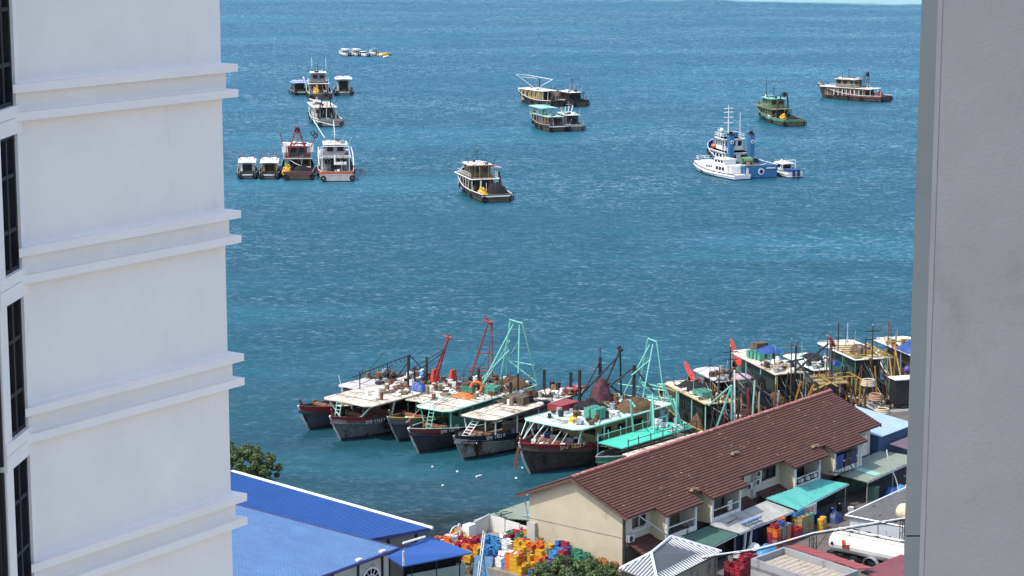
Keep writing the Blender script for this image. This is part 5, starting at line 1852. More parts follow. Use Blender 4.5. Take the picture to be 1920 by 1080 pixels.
def course(sl0, sl1, a0, a1, side, name='tile_course', lift=.0, seed=0):
    """One row of tiles from distance sl0 to sl1 down the slope, waved along the row, its lower edge lifted."""
    k = MB()
    per = .31
    n = max(2, int(round((a1 - a0) / per)) * 4)
    vs = []
    rr = random.Random(seed)
    jit = [rr.uniform(-.005, .005) for _ in range(n // 4 + 2)]
    for i in range(n + 1):
        a = a0 + (a1 - a0) * i / n
        w = .007 * math.cos(2 * math.pi * i / 4) + jit[i // 4]
        for (sl, up) in ((sl0 - .03, .004), (sl1, .085), (sl1, -.005)):
            b = sl * ca
            z = RZ - sl * sa
            vs.append((a, -side * (b + (up + w) * sa), z + (up + w) * ca + lift))
    fs = []
    for i in range(n):
        for j in (0, 1):
            q = i * 3 + j
            f = (q, q + 1, q + 4, q + 3)
            fs.append(f if side > 0 else f[::-1])
    k.mesh(vs, fs)
    return k.build(name, tile_m, hb)


for c_ in range(NC):
    course(SLEN * c_ / NC, SLEN * (c_ + 1) / NC, -.55, WT + .55, 1, seed=c_)
for c_ in range(NC):
    course(SLEN * c_ / NC, SLEN * (c_ + 1) / NC, -.55, WT + .55, -1, seed=100 + c_)
ext = [(3.1, 8.3), (9.5, 14.9), (21.9, 27.6), (28.6, 34.2)]
for a0, a1 in ext:
    for c_ in range(4):
        course(SLEN + .30 * c_, SLEN + .30 * (c_ + 1), a0, a1, 1, seed=200 + c_ + int(a0))
    k = MB()
    s1 = SLEN + 1.2
    k.slab([P_(a0 + .05, 5.0, zr(5.0) - .04), P_(a1 - .05, 5.0, zr(5.0) - .04), P_(a1 - .05, s1 * ca, RZ - s1 * sa - .02), P_(a0 + .05, s1 * ca, RZ - s1 * sa - .02)][::-1], .10)
    k.build('eave_board', ply, hb)
g = MB()
for s in (1, -1):
    pts = [P_(-.5, .02 * s, RZ - .05), P_(WT + .5, .02 * s, RZ - .05), P_(WT + .5, 5.38 * s, zr(5.38) - .05), P_(-.5, 5.38 * s, zr(5.38) - .05)]
    g.slab(pts[::-1] if s > 0 else pts, .1)
g.build('roof_deck', ply, hb)
for s in (1, -1):
    g = MB()
    for a in (-.56, WT + .5):
        g = MB()
        g.slab([P_(a, 0, RZ - .02), P_(a + .06, 0, RZ - .02), P_(a + .06, 5.42 * s, zr(5.42) - .02), P_(a, 5.42 * s, zr(5.42) - .02)], .24)
        g.build('barge_board', ply, hb)
rm = MB()
for i in range(7):
    t0 = math.pi * i / 6
    rm.v += [(-.22, .17 * math.cos(t0), .13 * math.sin(t0) + .02), (.22, .19 * math.cos(t0), .15 * math.sin(t0) + .02)]
for i in range(6):
    rm.f.append((2 * i, 2 * i + 1, 2 * i + 3, 2 * i + 2))
    rm.mi.append(0)
first = rm.build('ridge_tile', ridge_m, hb, (-.3, 0, RZ + .02))
for i in range(1, 96):
    o = link('ridge_tile', first.data, hb, (-.3 + i * .408, random.uniform(-.012, .012), RZ + .02 + random.uniform(-.01, .01)), random.uniform(-.04, .04))
# stray bits lying on the tiles: one scatter of slivers
g = MB()
for i in range(70):
    a, sl = random.uniform(.5, WT - .5), random.uniform(.4, SLEN - .2)
    g.box(a, -sl * ca, RZ - sl * sa + .06, random.uniform(.06, .32), random.uniform(.05, .12), .02, random.uniform(0, 3), rx=0)
o = g.build('roof_debris', mat('pale_debris', (.30, .22, .18), .9, .3, 3), hb, kind='stuff')
for (a, sl) in ((8.6, 5.6), (17.6, 3.4), (27.0, 5.7)):
    k = MB()
    k.box(a, -sl * ca, RZ - sl * sa + .1, .9, .3, .08, .5)
    k.box(a + .3, -sl * ca - .15, RZ - sl * sa + .15, .25, .5, .12, .9)
    k.build('loose_sheet', wood, hb)
# gutters, pipes, rods, small tiled awnings on the ground floor
for pth in ([P_(.1, 4.75, 6.8), P_(.12, 4.8, 2)], [P_(18.3, 4.75, 6.8), P_(18.3, 4.75, 4.4)], [P_(-.1, -4.9, 6.7), P_(-.1, -4.6, 5.2)], [P_(1.0, 5.3, 6.9), P_(3.7, 6.1, 4.9)]):
    k = MB()
    k.path(pth, .06, 6)
    k.build('pipe', galv if pth[0][0] != .1 else black, hb)
for (a0, a1) in ((.5, 3.6), (14.5, 17.6), (19.0, 22.6)):
    k = MB()
    for i in range(4):
        b0 = 4.6 + i * .42
        k.slab([P_(a0, b0, 4.75 - i * .2), P_(a0, b0 + .46, 4.58 - i * .2), P_(a1, b0 + .46, 4.58 - i * .2), P_(a1, b0, 4.75 - i * .2)], .06)
    k.build('tiled_awning', tile_m, hb)
acu = mat('ac_unit_casing', (.52, .51, .46), .6, .15, 2, '#5a4c3c', .35, 3)
for (a, z) in ((.75, 4.75), (17.5, 5.35), (18.8, 5.45), (18.9, 6.15)):
    k = MB()
    k.box(a, -4.82, z, .78, .32, .56)
    u = k.build('air_conditioner', acu, hb)
    k = MB()
    k.tube(P_(a - .12, 4.985, z + .28), P_(a - .12, 5.0, z + .28), .2, 12)
    k.torus(P_(a - .12, 5.0, z + .28), .2, .02, 'y', 12, 4)
    k.build('fan_grille', black, u)
k = MB()
k.box(-.2, 4.1, GZ, .3, .8, 3.3)
k.build('pilaster_box', mat('white_sheet', (.40, .39, .35), .8, .12, 1.5, '#5f584c', .35, 1.5, .4), hb)
k = MB()
k.box(33.9, -5.35, 4.2, .3, 1.4, 1.8)
k.box(35.5, -4.75, 4.4, 3.2, .12, 1.9)
k.build('white_screen', white, hb)
k = MB()
k.path([P_(28.2, 6.2, 4.9), P_(28.9, 6.7, 4.7), P_(30.6, 7.2, 4.8), P_(31.0, 6.6, 5.0)], .05, 5)
for i in range(6):
    k.tube(P_(28.6 + .4 * i, 6.5 + .1 * i, 4.6), P_(28.6 + .4 * i, 6.5 + .1 * i, 5.1), .03, 4)
k.build('iron_balustrade', black, hb)


# ------------------------------------------------------------------ awnings in front
def awning(name, label, pts, m, t=.05, ribs=0, posts=(), seams=0):
    root = thing(name, label, 'awning', (QO[0], QO[1], 0), QR)
    k = MB()
    P3 = [P_(*p) for p in pts]
    nx = max(1, ribs)
    A, B, C, D = [Vector(p) for p in P3[:4]]        # back left, back right, front right, front left
    for i in range(nx):
        u0, u1 = i / nx, (i + 1) / nx
        um = (u0 + u1) / 2
        q = [A.lerp(B, u0), A.lerp(B, um), D.lerp(C, um), D.lerp(C, u0)]
        r_ = [A.lerp(B, um), A.lerp(B, u1), D.lerp(C, u1), D.lerp(C, um)]
        up = Vector((0, 0, .035 if ribs else 0))
        k.poly([q[3], q[2] + up, q[1] + up, q[0]])
        k.poly([r_[3] + up, r_[2], r_[1], r_[0] + up])
    k.slab([tuple(D - Vector((0, 0, .02))), tuple(C - Vector((0, 0, .02))), tuple(B - Vector((0, 0, .02))), tuple(A - Vector((0, 0, .02)))], t)
    k.build('roof_sheet', m, root)
    f = MB()
    f.tube(D - Vector((0, 0, .1)), C - Vector((0, 0, .1)), .05, 6)
    f.build('edge_beam', galv, root)
    for (a, b, z) in posts:
        k = MB()
        k.tube(P_(a, b, GZ), P_(a, b, z), .05, 6)
        k.build('post', galv, root)
    return root


dk_green = mat('dark_green_sheet', (.065, .135, .105), .6, .25, .9, '#4f5f55', .35, 1.0, edge=.3)
white_sheet = mat('worn_white_sheet', (.38, .38, .345), .7, .2, .9, '#3b3a35', .42, .8, edge=.3)
teal_sheet = mat('teal_sheet', (.10, .42, .36), .6, .2, .7, '#1d3a34', .38, .9, edge=.15)
grey_green = mat('grey_green_sheet', (.22, .26, .205), .75, .2, .7, '#2f2c26', .42, .7, edge=.3)
awning('dark_green_awning', 'dark green sheet awning below the first balcony', [(5.1, 6.2, 4.2), (9.3, 6.2, 4.3), (11.0, 8.0, 3.6), (5.3, 8.4, 3.5)], dk_green, posts=((10.8, 7.9, 3.5),))
awning('white_awning', 'long worn white corrugated awning carrying a blue pallet', [(9.6, 6.25, 4.35), (18.2, 6.25, 4.5), (19.6, 8.1, 3.62), (11.2, 8.1, 3.62)], white_sheet, ribs=26, posts=((12, 8.0, 3.5), (19.3, 8, 3.5)))
awning('teal_awning', 'teal sheet awning below the third balcony', [(18.0, 6.25, 4.75), (26.8, 6.25, 4.55), (29.0, 7.7, 3.9), (19.6, 8.4, 3.75)], teal_sheet, ribs=14, posts=((20.2, 8.2, 3.6), (28.6, 7.6, 3.6)))
awning('grey_green_awning', 'grey green awning with mint strip at the right end of the tiled building', [(30.2, 4.9, 4.25), (39.5, 4.9, 4.3), (41.5, 8.0, 3.8), (31.0, 8.4, 3.75)], grey_green, ribs=10, posts=((31.3, 8.2, 3.6), (36, 8.1, 3.7), (41, 7.9, 3.7)))
g = MB()
g.slab([P_(32.6, 5.4, 4.26), P_(32.9, 8.1, 3.86), P_(33.9, 8.1, 3.86), P_(33.6, 5.4, 4.26)], .03)
tag(g.build('mint_strip', mint, None, (QO[0], QO[1], 0), QR), 'mint sheet strip laid across the grey green awning', 'sheet')
pal = thing('blue_pallet', 'light blue plastic pallet lying on the worn white awning', 'pallet', qa(13.6, 7.35, 3.99), QR)
pal.rotation_euler = (R(-22), 0, QR)
for i in range(6):
    k = MB()
    k.box(0, -.62 + .25 * i, 0, 2.3, .17, .05)
    k.build('board', mat('faded_blue_plastic', (.17, .32, .58), .6, .15, 2), pal)
for i in range(3):
    k = MB()
    k.box(-.95 + .95 * i, 0, -.11, .12, 1.3, .1)
    k.build('bearer', MATS['faded_blue_plastic'], pal)
for k_, (a, b, l_, rz) in enumerate(((12.6, 6.7, 2.6, .1), (15.4, 6.6, 2.4, -.05), (16.0, 6.9, 2.8, -.02), (13.2, 6.5, 1.2, .9))):
    g = MB()
    g.box(0, 0, 0, l_, .16, .06, rz)
    tag(g.build('loose_plank', [wood, clean_white, wood, galv][k_], None, qa(a, b, 4.34 - (b - 6.3) * .42), QR),
        ['brown plank on the white awning left of the pallet', 'white plank on the white awning behind the pallet', 'brown plank on the white awning right of the white one', 'short grey plank askew at the left of the white awning'][k_], 'plank')
# sheets hung under the front edges; the black ones paint in interior shade
for k_, (a0, a1, b, m_, lab) in enumerate(((6.0, 10.4, 7.2, dark_in, 'black sheet standing in for the shade under the dark green awning'), (11.2, 15.4, 7.5, mat('navy_tarpaulin', (.012, .018, .055), .6, .3, 2), 'navy tarpaulin hung under the white awning'), (20.0, 30, 5.6, dark_in, 'black sheet standing in for the deep shade under the teal awning'), (31, 41, 5.2, mat('dark_green_boards', (.035, .06, .045), .7, .3, 2), 'dark green boarding under the grey green awning'))):
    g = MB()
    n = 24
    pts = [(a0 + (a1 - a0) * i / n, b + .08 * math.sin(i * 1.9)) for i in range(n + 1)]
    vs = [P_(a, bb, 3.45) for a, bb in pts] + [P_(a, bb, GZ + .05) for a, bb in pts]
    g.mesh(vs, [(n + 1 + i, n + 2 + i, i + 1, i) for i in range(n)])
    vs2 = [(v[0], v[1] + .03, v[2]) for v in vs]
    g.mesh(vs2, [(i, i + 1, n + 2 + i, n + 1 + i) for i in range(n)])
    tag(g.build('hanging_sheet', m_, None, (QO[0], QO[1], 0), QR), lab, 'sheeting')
for k_, (a, b, h, m_) in enumerate(((12.4, 7.75, 1.5, tub_white), (13.3, 7.75, 1.1, tub_white))):
    g = MB()
    g.box(0, 0, 0, .35, .12, h, .2, rx=.1, taper=.6)
    tag(g.build('hanging_bag', m_, None, qa(a, b, 1.9 + .3 * k_), QR), ['long', 'short'][k_] + ' white bag hung on the navy tarpaulin', 'bag')
sg = thing('notice_board', 'white notice board hung at the corner under the teal awning', 'sign', qa(21.6, 8.35, 2.75), QR)
g = MB()
g.box(0, 0, 0, 1.9, .06, 1.0)
g.build('board', white, sg)
for i in range(4):
    g = MB()
    g.box(-.1, -.04, .2 + .17 * i, 1.3 - .2 * (i % 2), .012, .06)
    g.build('print_line', red, sg)

# ------------------------------------------------------------------ goods on the quay
LOW = []


def pile(a, b, z, nx, ny, nz, cols, label, group, seed=0, s=(.62, .46, .33), rz=0.0, missing=.1):
    rnd = random.Random(seed)
    for i in range(nx):
        for j in range(ny):
            top = nz - (rnd.random() < missing) - (rnd.random() < missing)
            for k in range(top):
                c_ = rnd.choice(cols)
                if k < top - 2:
                    LOW.append((c_, qa(a + (i - (nx - 1) / 2) * s[0] * 1.05, b + (j - (ny - 1) / 2) * s[1] * 1.08, z + k * s[2]), QR + rz + rnd.uniform(-.03, .03)))
                    continue
                o = link('fish_crate', CR[c_], None, qa(a + (i - (nx - 1) / 2) * s[0] * 1.05, b + (j - (ny - 1) / 2) * s[1] * 1.08, z + k * s[2]), QR + rz + rnd.uniform(-.03, .03))
                tag(o, label, 'fish crate', group)


CR['grey'] = crate_mesh('fish_crate_grey', mat('dusty_grey_plastic', (.22, .22, .23), .6, .2, 3))
CR['dullred'] = crate_mesh('fish_crate_dullred', mat('dusty_red_plastic', (.26, .035, .05), .55, .25, 3))
CR['drab'] = crate_mesh('fish_crate_drab', mat('drab_yellow_plastic', (.34, .27, .12), .6, .25, 3))
for a, b, cols, nz, sd_ in ((15.3, 8.75, ['orange', 'red', 'grey', 'dullred'], 5, 1), (16.2, 8.7, ['grey', 'drab', 'grey', 'dullred'], 5, 2), (17.1, 8.6, ['grey', 'dullred', 'orange'], 5, 3)):
    pile(a, b, GZ, 1, 2, nz, cols, 'dusty red, grey or orange fish crate in the high stacks before the navy tarpaulin', 'crate stacks before the navy tarpaulin', sd_, missing=.05)
for a, b, c_, lab in ((15.3, 8.9, 'red', 'bright red fish crate topping the left stack before the navy tarpaulin'), (16.2, 8.9, 'blue', 'blue fish crate topping the middle stack before the navy tarpaulin'), (17.1, 8.4, 'orange', 'orange fish crate topping the right stack before the navy tarpaulin')):
    tag(link('fish_crate', CR[c_], None, qa(a, b - .1, GZ + 5 * .33 + .02), QR), lab, 'fish crate')
pile(18.3, 8.8, GZ, 2, 2, 4, ['red', 'dullred'], 'red fish crate in the low stacks beside the teal awning corner', 'red crate stacks', 5, missing=.2)
pile(20.2, 8.5, GZ, 3, 2, 5, ['drab', 'grey', 'drab', 'mint'], 'drab yellow, grey or green fish crate in the stacks under the teal awning corner', 'drab crate stacks', 6, missing=.1)
for i, (a, b) in enumerate(((19.4, 8.2), (20.0, 8.2), (20.7, 8.15))):
    tag(link('fish_crate', CR['sky'], None, qa(a, b, GZ + 5 * .33 + .02), QR + .05), ['left', 'middle', 'right'][i] + ' light blue fish crate on top of the drab stacks', 'fish crate')
pile(8.2, 10.3, GZ, 3, 3, 4, ['dullred', 'dullred', 'grey'], 'dull red fish crate in the stacks between pavilion and flat roofed hut', 'dull red crate stacks', 7, missing=.1)
pile(6.4, 10.9, GZ, 2, 3, 4, ['dullred', 'red'], 'dark red fish crate in the stacks behind the pavilion corner', 'dark red crate stacks', 8, missing=.15)
for i, (a, b, c_) in enumerate(((6.9, 11.2, 'red'), (7.4, 10.3, 'white'), (8.0, 10.9, 'red'))):
    tag(link('fish_crate', CR[c_], None, qa(a, b, GZ + 4 * .33 + .05), QR + .4 * i), ['tilted red crate on top of the stacks behind the pavilion', 'white crate on top of the dull red stacks', 'red crate on top of the stacks beside the hut'][i], 'fish crate')
g = MB()
g.heap(.6, .5, .45, 6, 10)
tag(g.build('yellow_bag_heap', yellow, None, qa(2.0, 12.3, 2.4), QR, smooth=True), 'heap of yellow bags at the picture foot behind the pavilion', 'bags')
g = MB()
g.heap(1.3, .7, .6, 13, 14)
tag(g.build('tarpaulin_bundle', sky_blue, None, qa(13.9, 8.9, GZ), QR, smooth=True), 'light blue tarpaulin heap on the ground below the navy tarpaulin', 'tarpaulin')
g = MB()
g.heap(.6, .5, .5, 14, 12)
tag(g.build('white_sack_heap', foam, None, qa(13.2, 8.2, GZ + .3), QR, smooth=True), 'white sacks behind the light blue tarpaulin heap', 'sacks')
for i, (a, b) in enumerate(((21.9, 9.2), (22.6, 9.0))):
    t = thing('plastic_drum', ['left', 'right'][i] + ' yellow plastic drum standing by the drab crate stacks', 'drum', qa(a, b), QR)
    g = MB()
    g.tube((0, 0, 0), (0, 0, .98), .29, 14)
    g.build('barrel', yellow, t)
    for z in (.3, .65):
        g = MB()
        g.torus((0, 0, z), .29, .025, 'z', 14, 4)
        g.build('hoop', yellow, t)
    g = MB()
    g.tube((0, 0, .98), (0, 0, 1.02), .26, 14)
    g.build('lid', yellow, t)


def scooter(a, b, rz, m, label):
    t = thing('scooter', label, 'scooter', qa(a, b), QR + rz)
    for y in (-.62, .62):
        g = MB()
        g.torus((0, y, .27), .22, .06, 'x', 14, 6)
        w = g.build('wheel', rubber, t)
        g = MB()
        g.tube((-.05, y, .27), (.05, y, .27), .13, 10)
        g.build('rim', galv, w)
    g = MB()
    g.box(0, -.35, .45, .32, .85, .3, taper=.8)
    g.box(0, .1, .3, .3, .5, .1)
    g.build('body', m, t)
    g = MB()
    g.box(0, .45, .35, .42, .12, .65, rx=R(-14))
    g.build('front_shield', m, t)
    g = MB()
    g.box(0, -.35, .75, .28, .75, .1, taper=.85)
    g.build('seat', black, t)
    g = MB()
    g.tube((-.34, .42, 1.05), (.34, .42, 1.05), .025, 6)
    g.tube((0, .6, .35), (0, .42, 1.05), .03, 6)
    g.build('handlebar', black, t)
    g = MB()
    g.ball((0, .56, .95), .1, 8)
    g.build('headlight', tub_white, t)
    return t


scooter(27.3, 8.9, 2.2, tub_white, 'white scooter parked in front of the dark ones')
scooter(26.0, 8.0, 1.9, navy, 'dark blue scooter parked left of the white one')
scooter(27.6, 7.7, 2.0, black, 'black scooter parked behind the white one')
for i, (a, b, m_, lab) in enumerate(((24.2, 7.6, navy, 'dark blue bale of goods in the shade left of the scooters'), (25.2, 8.6, navy, 'small navy bale on the ground left of the white scooter'), (35.2, 8.4, tarp_blue, 'blue plastic sack heap in the yard on the right'), (36.2, 8.8, sky_blue, 'light blue box heap behind the blue sacks'))):
    g = MB()
    g.heap(.8, .7, .9, 20 + i, 12)
    tag(g.build('goods_heap', m_, None, qa(a, b), QR, smooth=True), lab, 'goods')
g = MB()
g.box(0, 0, 0, .8, .7, 1.3)
g.box(0, 0, 1.3, .9, .8, .1)
tag(g.build('rubbish_bin', dk_green, None, qa(32.4, 8.2), QR), 'dark green bin under the grey green awning', 'bin')
g = MB()
g.heap(.7, .6, .5, 30, 12)
tag(g.build('yellow_bag_heap', mat('yellow_orange_bags', (.55, .36, .10), .6, .3, 3), None, qa(37.4, 9.2, GZ + .4), QR, smooth=True), 'yellow and orange bag heap beside the right pier', 'bags')
g = MB()
for i in range(12):
    t0 = i / 11
    g.v.append(P_(34.5 - .8 * t0, 9.6 - .8 * t0, GZ + 4.6 * t0))
pp = [Vector(v) for v in g.v]
g = MB()
g.path([(p.x + .3 * math.sin(i * .5), p.y, p.z) for i, p in enumerate(pp)], .05, 5)
tag(g.build('hanging_hose', tub_white, None, (QO[0], QO[1], 0), QR), 'pale hose dangling over the grey green awning', 'hose')

# blue tarpaulin shed beyond the right gable
bt = thing('tarpaulin_shed', 'blue tarpaulin shed with pale blue top beyond the right gable', 'shed', (QO[0], QO[1], 0), QR)
g = MB()
g.prism([(39.6, -4.6), (45.5, -4.6), (45.5, 1.0), (39.6, 1.0)], GZ, 5.6)
g.build('wall', mat('dusty_blue_tarpaulin', (.05, .10, .19), .7, .25, .8, '#2b3350', .3, 1.2, .5, bump=.04, bscale=4), bt)
g = MB()
g.slab([P_(39.3, -1.3, 6.4), P_(45.8, -1.3, 6.4), P_(45.8, 5.0, 5.65), P_(39.3, 5.0, 5.65)][::-1], .06)
g.build('roof_sheet', mat('pale_blue_sheet', (.30, .40, .52), .6, .15, .8), bt)
g = MB()
g.slab([P_(40.2, 5.4, 4.9), P_(47, 5.4, 4.9), P_(47, 8.6, 4.1), P_(41.5, 8.6, 4.1)][::-1], .08)
g.build('lean_to_roof', mat('mauve_brown_sheet', (.14, .10, .125), .75, .25, 1), bt)

# ------------------------------------------------------------------ hip roofed pavilion
pv = thing('pavilion', 'open pavilion with ribbed grey metal hip roof at the picture foot', 'pavilion', (QO[0], QO[1], 0), QR)
hipm = mat('ribbed_grey_metal', (.10, .105, .115), .45, .12, .8, '#55504a', .3, 1.0, metal=.25)
hipd = mat('white_rib_metal', (.56, .57, .59), .4, .08, 1)
A_, B_ = Vector(P_(1.8, 7.9, 5.45)), Vector(P_(-2.6, 9.15, 5.45))
Lc, Fc, Rc, Bc = Vector(P_(-4.1, 7.3, 4.2)), Vector(P_(-5.2, 11.6, 4.15)), Vector(P_(4.4, 10.8, 4.2)), Vector(P_(5.5, 6.5, 4.2))


def hip_face(pts, e0, e1, n, m):
    """pts: face polygon; ribs run down the slope between the ridge side and the eave e0-e1."""
    g = MB()
    g.slab(pts, .06)
    f = g.build('roof_face', m, pv)
    nrm = (Vector(pts[1]) - Vector(pts[0])).cross(Vector(pts[2]) - Vector(pts[1])).normalized()
    if nrm.z < 0:
        nrm = -nrm
    ed = (e1 - e0)
    dn = nrm.cross(ed.normalized())
    if dn.z < 0:
        dn = -dn
    for i in range(1, n):
        p = e0 + ed * (i / n)
        # length up to the polygon boundary
        best = 1e9
        k = len(pts)
        for a in range(k):
            q0, q1 = Vector(pts[a]), Vector(pts[(a + 1) % k])
            if ((q0 - e0).length < 1e-4 and (q1 - e1).length < 1e-4) or ((q0 - e1).length < 1e-4 and (q1 - e0).length < 1e-4):
                continue
            u = ed.normalized()
            def co(v):
                d = v - e0
                return d.dot(u), d.dot(dn)
            (x0, y0), (x1, y1) = co(q0), co(q1)
            xp = (p - e0).length
            if (x0 - xp) * (x1 - xp) <= 0 and abs(x1 - x0) > 1e-6:
                yy = y0 + (y1 - y0) * (xp - x0) / (x1 - x0)
                if yy > .02:
                    best = min(best, yy)
        if best < 1e8:
            r_ = MB()
            s = ed.normalized() * .055
            h = nrm * .07
            q = p + dn * best
            vs = [p - s, p + s, q + s, q - s, p - s * .6 + h, p + s * .6 + h, q + s * .6 + h, q - s * .6 + h]
            r_.mesh(vs, [(4, 5, 6, 7), (0, 1, 5, 4), (1, 2, 6, 5), (2, 3, 7, 6), (3, 0, 4, 7)])
            r_.build('rib', hipd, f)


hip_face([Fc, Rc, A_, B_], Fc, Rc, 28, hipm)
hip_face([Lc, Fc, B_], Lc, Fc, 13, hipm)
hip_face([Bc, Lc, B_, A_], Bc, Lc, 34, mat('dull_grey_metal', (.13, .135, .15), .55, .15, .8, metal=.2))
hip_face([Rc, Bc, A_], Rc, Bc, 16, hipm)
for p, q in ((A_, B_), (B_, Lc), (B_, Fc), (A_, Rc), (A_, Bc)):
    g = MB()
    g.tube(p + Vector((0, 0, .05)), q + Vector((0, 0, .05)), .11, 6)
    g.build('hip_cap', hipd, pv)
for c_ in (Lc, Fc, Rc, Bc):
    ctr = (Lc + Fc + Rc + Bc) / 4
    p = c_.lerp(ctr, .1)
    g = MB()
    g.tube((p.x, p.y, GZ), (p.x, p.y, 4.2), .09, 8)
    g.build('post', concrete, pv)
g = MB()
pts = [c_.lerp(ctr, .13) for c_ in (Lc, Fc, Rc, Bc)]
g.prism([(p.x, p.y) for p in pts], GZ, 3.9)
g.build('wall', mat('grey_brown_boards', (.24, .215, .18), .85, .2, 1.2, '#2c2620', .4, 1.2, .4), pv)

# ------------------------------------------------------------------ flat roofed hut with gravel and red canopy
ht = thing('flat_roofed_hut', 'flat roofed grey hut with gravel topped parapet and red side canopy', 'hut', (QO[0], QO[1], 0), QR)
hp = [(4.05, 13.7), (8.3, 14.0), (6.5, 21.6), (2.25, 21.2)]
par = mat('grey_parapet', (.27, .27, .275), .8, .15, .8, '#4a463f', .35, 1)
ctr2 = (sum(p[0] for p in hp) / 4, sum(p[1] for p in hp) / 4)
g = MB()
g.prism([P_(a, b, 0)[:2] for a, b in hp][::-1], GZ, 3.75)
g.build('wall', par, ht)
for i in range(4):
    p, q = hp[i], hp[(i + 1) % 4]
    g = MB()
    d = Vector((q[0] - p[0], q[1] - p[1])).normalized()
    n_ = Vector((-d.y, d.x)) * .22
    if (Vector(ctr2) - Vector(p)).dot(n_) < 0:
        n_ = -n_
    e = d * .0
    o4 = [(p[0], p[1]), (q[0], q[1]), (q[0] + n_.x, q[1] + n_.y), (p[0] + n_.x, p[1] + n_.y)]
    g.prism([P_(a, b, 0)[:2] for a, b in o4], 3.5, 4.3 + .003 * i)
    g.build('parapet', par, ht)
gv = mat('beige_roof_slabs', (.36, .32, .25), .9, .2, 1.5, '#4a4234', .35, 2)
for i in range(12):
    for j in range(9):
        def bil(u, v):
            x0 = [hp[0][k] + (hp[1][k] - hp[0][k]) * u for k in (0, 1)]
            x1 = [hp[3][k] + (hp[2][k] - hp[3][k]) * u for k in (0, 1)]
            return [x0[k] + (x1[k] - x0[k]) * v for k in (0, 1)]
        u0, u1 = .06 + .88 * j / 9 + .004, .06 + .88 * (j + 1) / 9 - .004
        v0, v1 = .035 + .93 * i / 12 + .004, .035 + .93 * (i + 1) / 12 - .004
        g = MB()
        q = [bil(u0, v0), bil(u1, v0), bil(u1, v1), bil(u0, v1)]
        g.prism([P_(a, b, 0)[:2] for a, b in q][::-1], 3.75, 3.79 + random.uniform(0, .015))
        g.build('roof_slab', gv, ht)
redm = mat('faded_red_sheet', (.30, .055, .055), .6, .2, .9, '#5b2d28', .35, 1.0)
for i in range(9):
    v0, v1 = i / 9 + .003, (i + 1) / 9 - .003
    p0, p1 = Vector((8.32, 14.1)), Vector((6.55, 21.5))
    d = Vector((1.75, .42))
    q = [p0.lerp(p1, v0), p0.lerp(p1, v1)]
    g = MB()
    g.slab([P_(q[0].x, q[0].y, 4.42), P_(q[1].x, q[1].y, 4.42), P_(q[1].x + d.x, q[1].y + d.y, 4.12), P_(q[0].x + d.x, q[0].y + d.y, 4.12)], .05)
    g.build('canopy_sheet', redm, ht)
g = MB()
g.slab([P_(13.4, 21.4, 3.9), P_(7.9, 21.0, 3.75), P_(6, 28, 3.75), P_(13, 28, 3.9)], .1)
tag(g.build('maroon_roof', mat('maroon_sheet', (.17, .045, .05), .6, .2, .8, '#3b1b1b', .3, 1), None, (QO[0], QO[1], 0), QR), 'maroon sheet roof in the lower right corner', 'roof')
g = MB()
for k in range(4):
    g.box(0, -.4 * k, .02 * k, .9, .3, .4, .2 * k)
tag(g.build('tarpaulin_bundle', tarp_blue, None, qa(9.5, 20.8, 2.6), QR), 'blue tarpaulin between the red canopy and the maroon roof', 'tarpaulin')

# pipe bridge on lattice posts
pb = thing('pipe_bridge', 'white pipe on dark lattice posts crossing the yard', 'pipe', (QO[0], QO[1], 0), QR)
pts = [P_(1.2, 11.2, 4.65), P_(3.4, 12.2, 4.62), P_(5.6, 13.2, 4.6), P_(7.8, 13.8, 4.65), P_(11.6, 14.6, 4.75), P_(15.6, 16.25, 4.75), P_(20.6, 18.3, 4.7)]
g = MB()
g.path(pts, .06, 7)
g.build('pipe', clean_white, pb)
g = MB()
g.path([(p[0], p[1], p[2] - .15) for p in pts], .05, 5)
g.build('cable', black, pb)
for (a, b) in ((11.6, 14.6), (19.9, 18.0)):
    k = MB()
    for (dx, dy) in ((-.2, -.2), (.2, -.2), (.2, .2), (-.2, .2)):
        k.tube(P_(a + dx, b + dy, GZ), P_(a + dx, b + dy, 4.55), .035, 5)
    for i in range(8):
        s = 1 if i % 2 else -1
        z = GZ + .36 * i
        k.tube(P_(a - .2 * s, b + .2, z), P_(a + .2 * s, b + .2, z + .36), .02, 4)
        k.tube(P_(a - .2, b - .2 * s, z), P_(a - .2, b + .2 * s, z + .36), .02, 4)
    k.tube(P_(a + .2, b, 3.2), P_(a + 1.5, b + .5, 4.6), .03, 5)
    k.build('lattice_post', black, pb)

# container shed with corrugated roof
cs = thing('container', 'long white container with stained corrugated roof behind the tank', 'container', (QO[0], QO[1], 0), QR)
cw = mat('grey_white_container_paint', (.42, .44, .47), .6, .1, 1, '#6a6560', .3, 1.2, .4)
cp = [(20.6, 12.7), (31.0, 12.5), (31.0, 22.0), (20.1, 22.0)]
g = MB()
g.prism([P_(a, b, 0)[:2] for a, b in cp][::-1], GZ, 3.75)
g.build('wall', cw, cs)
rs = mat('stained_roof_sheet', (.13, .125, .12), .8, .25, .9, '#2a2723', .4, .9)
n = 30
for i in range(n):
    b0, b1 = 12.5 + 9.6 * i / n, 12.5 + 9.6 * (i + 1) / n
    g = MB()
    g.mesh([P_(20.4, b0, 3.76), P_(20.4, b0 + .08, 3.83), P_(20.4, b1 - .08, 3.83), P_(20.4, b1, 3.76), P_(31.2, b0, 3.96), P_(31.2, b0 + .08, 4.03), P_(31.2, b1 - .08, 4.03), P_(31.2, b1, 3.96)],
           [(0, 1, 5, 4), (1, 2, 6, 5), (2, 3, 7, 6), (0, 3, 2, 1), (4, 5, 6, 7)])
    g.build('roof_sheet', rs, cs)
g = MB()
g.tube(P_(20.36, 12.4, 3.86), P_(20.36, 22, 3.86), .07, 6)
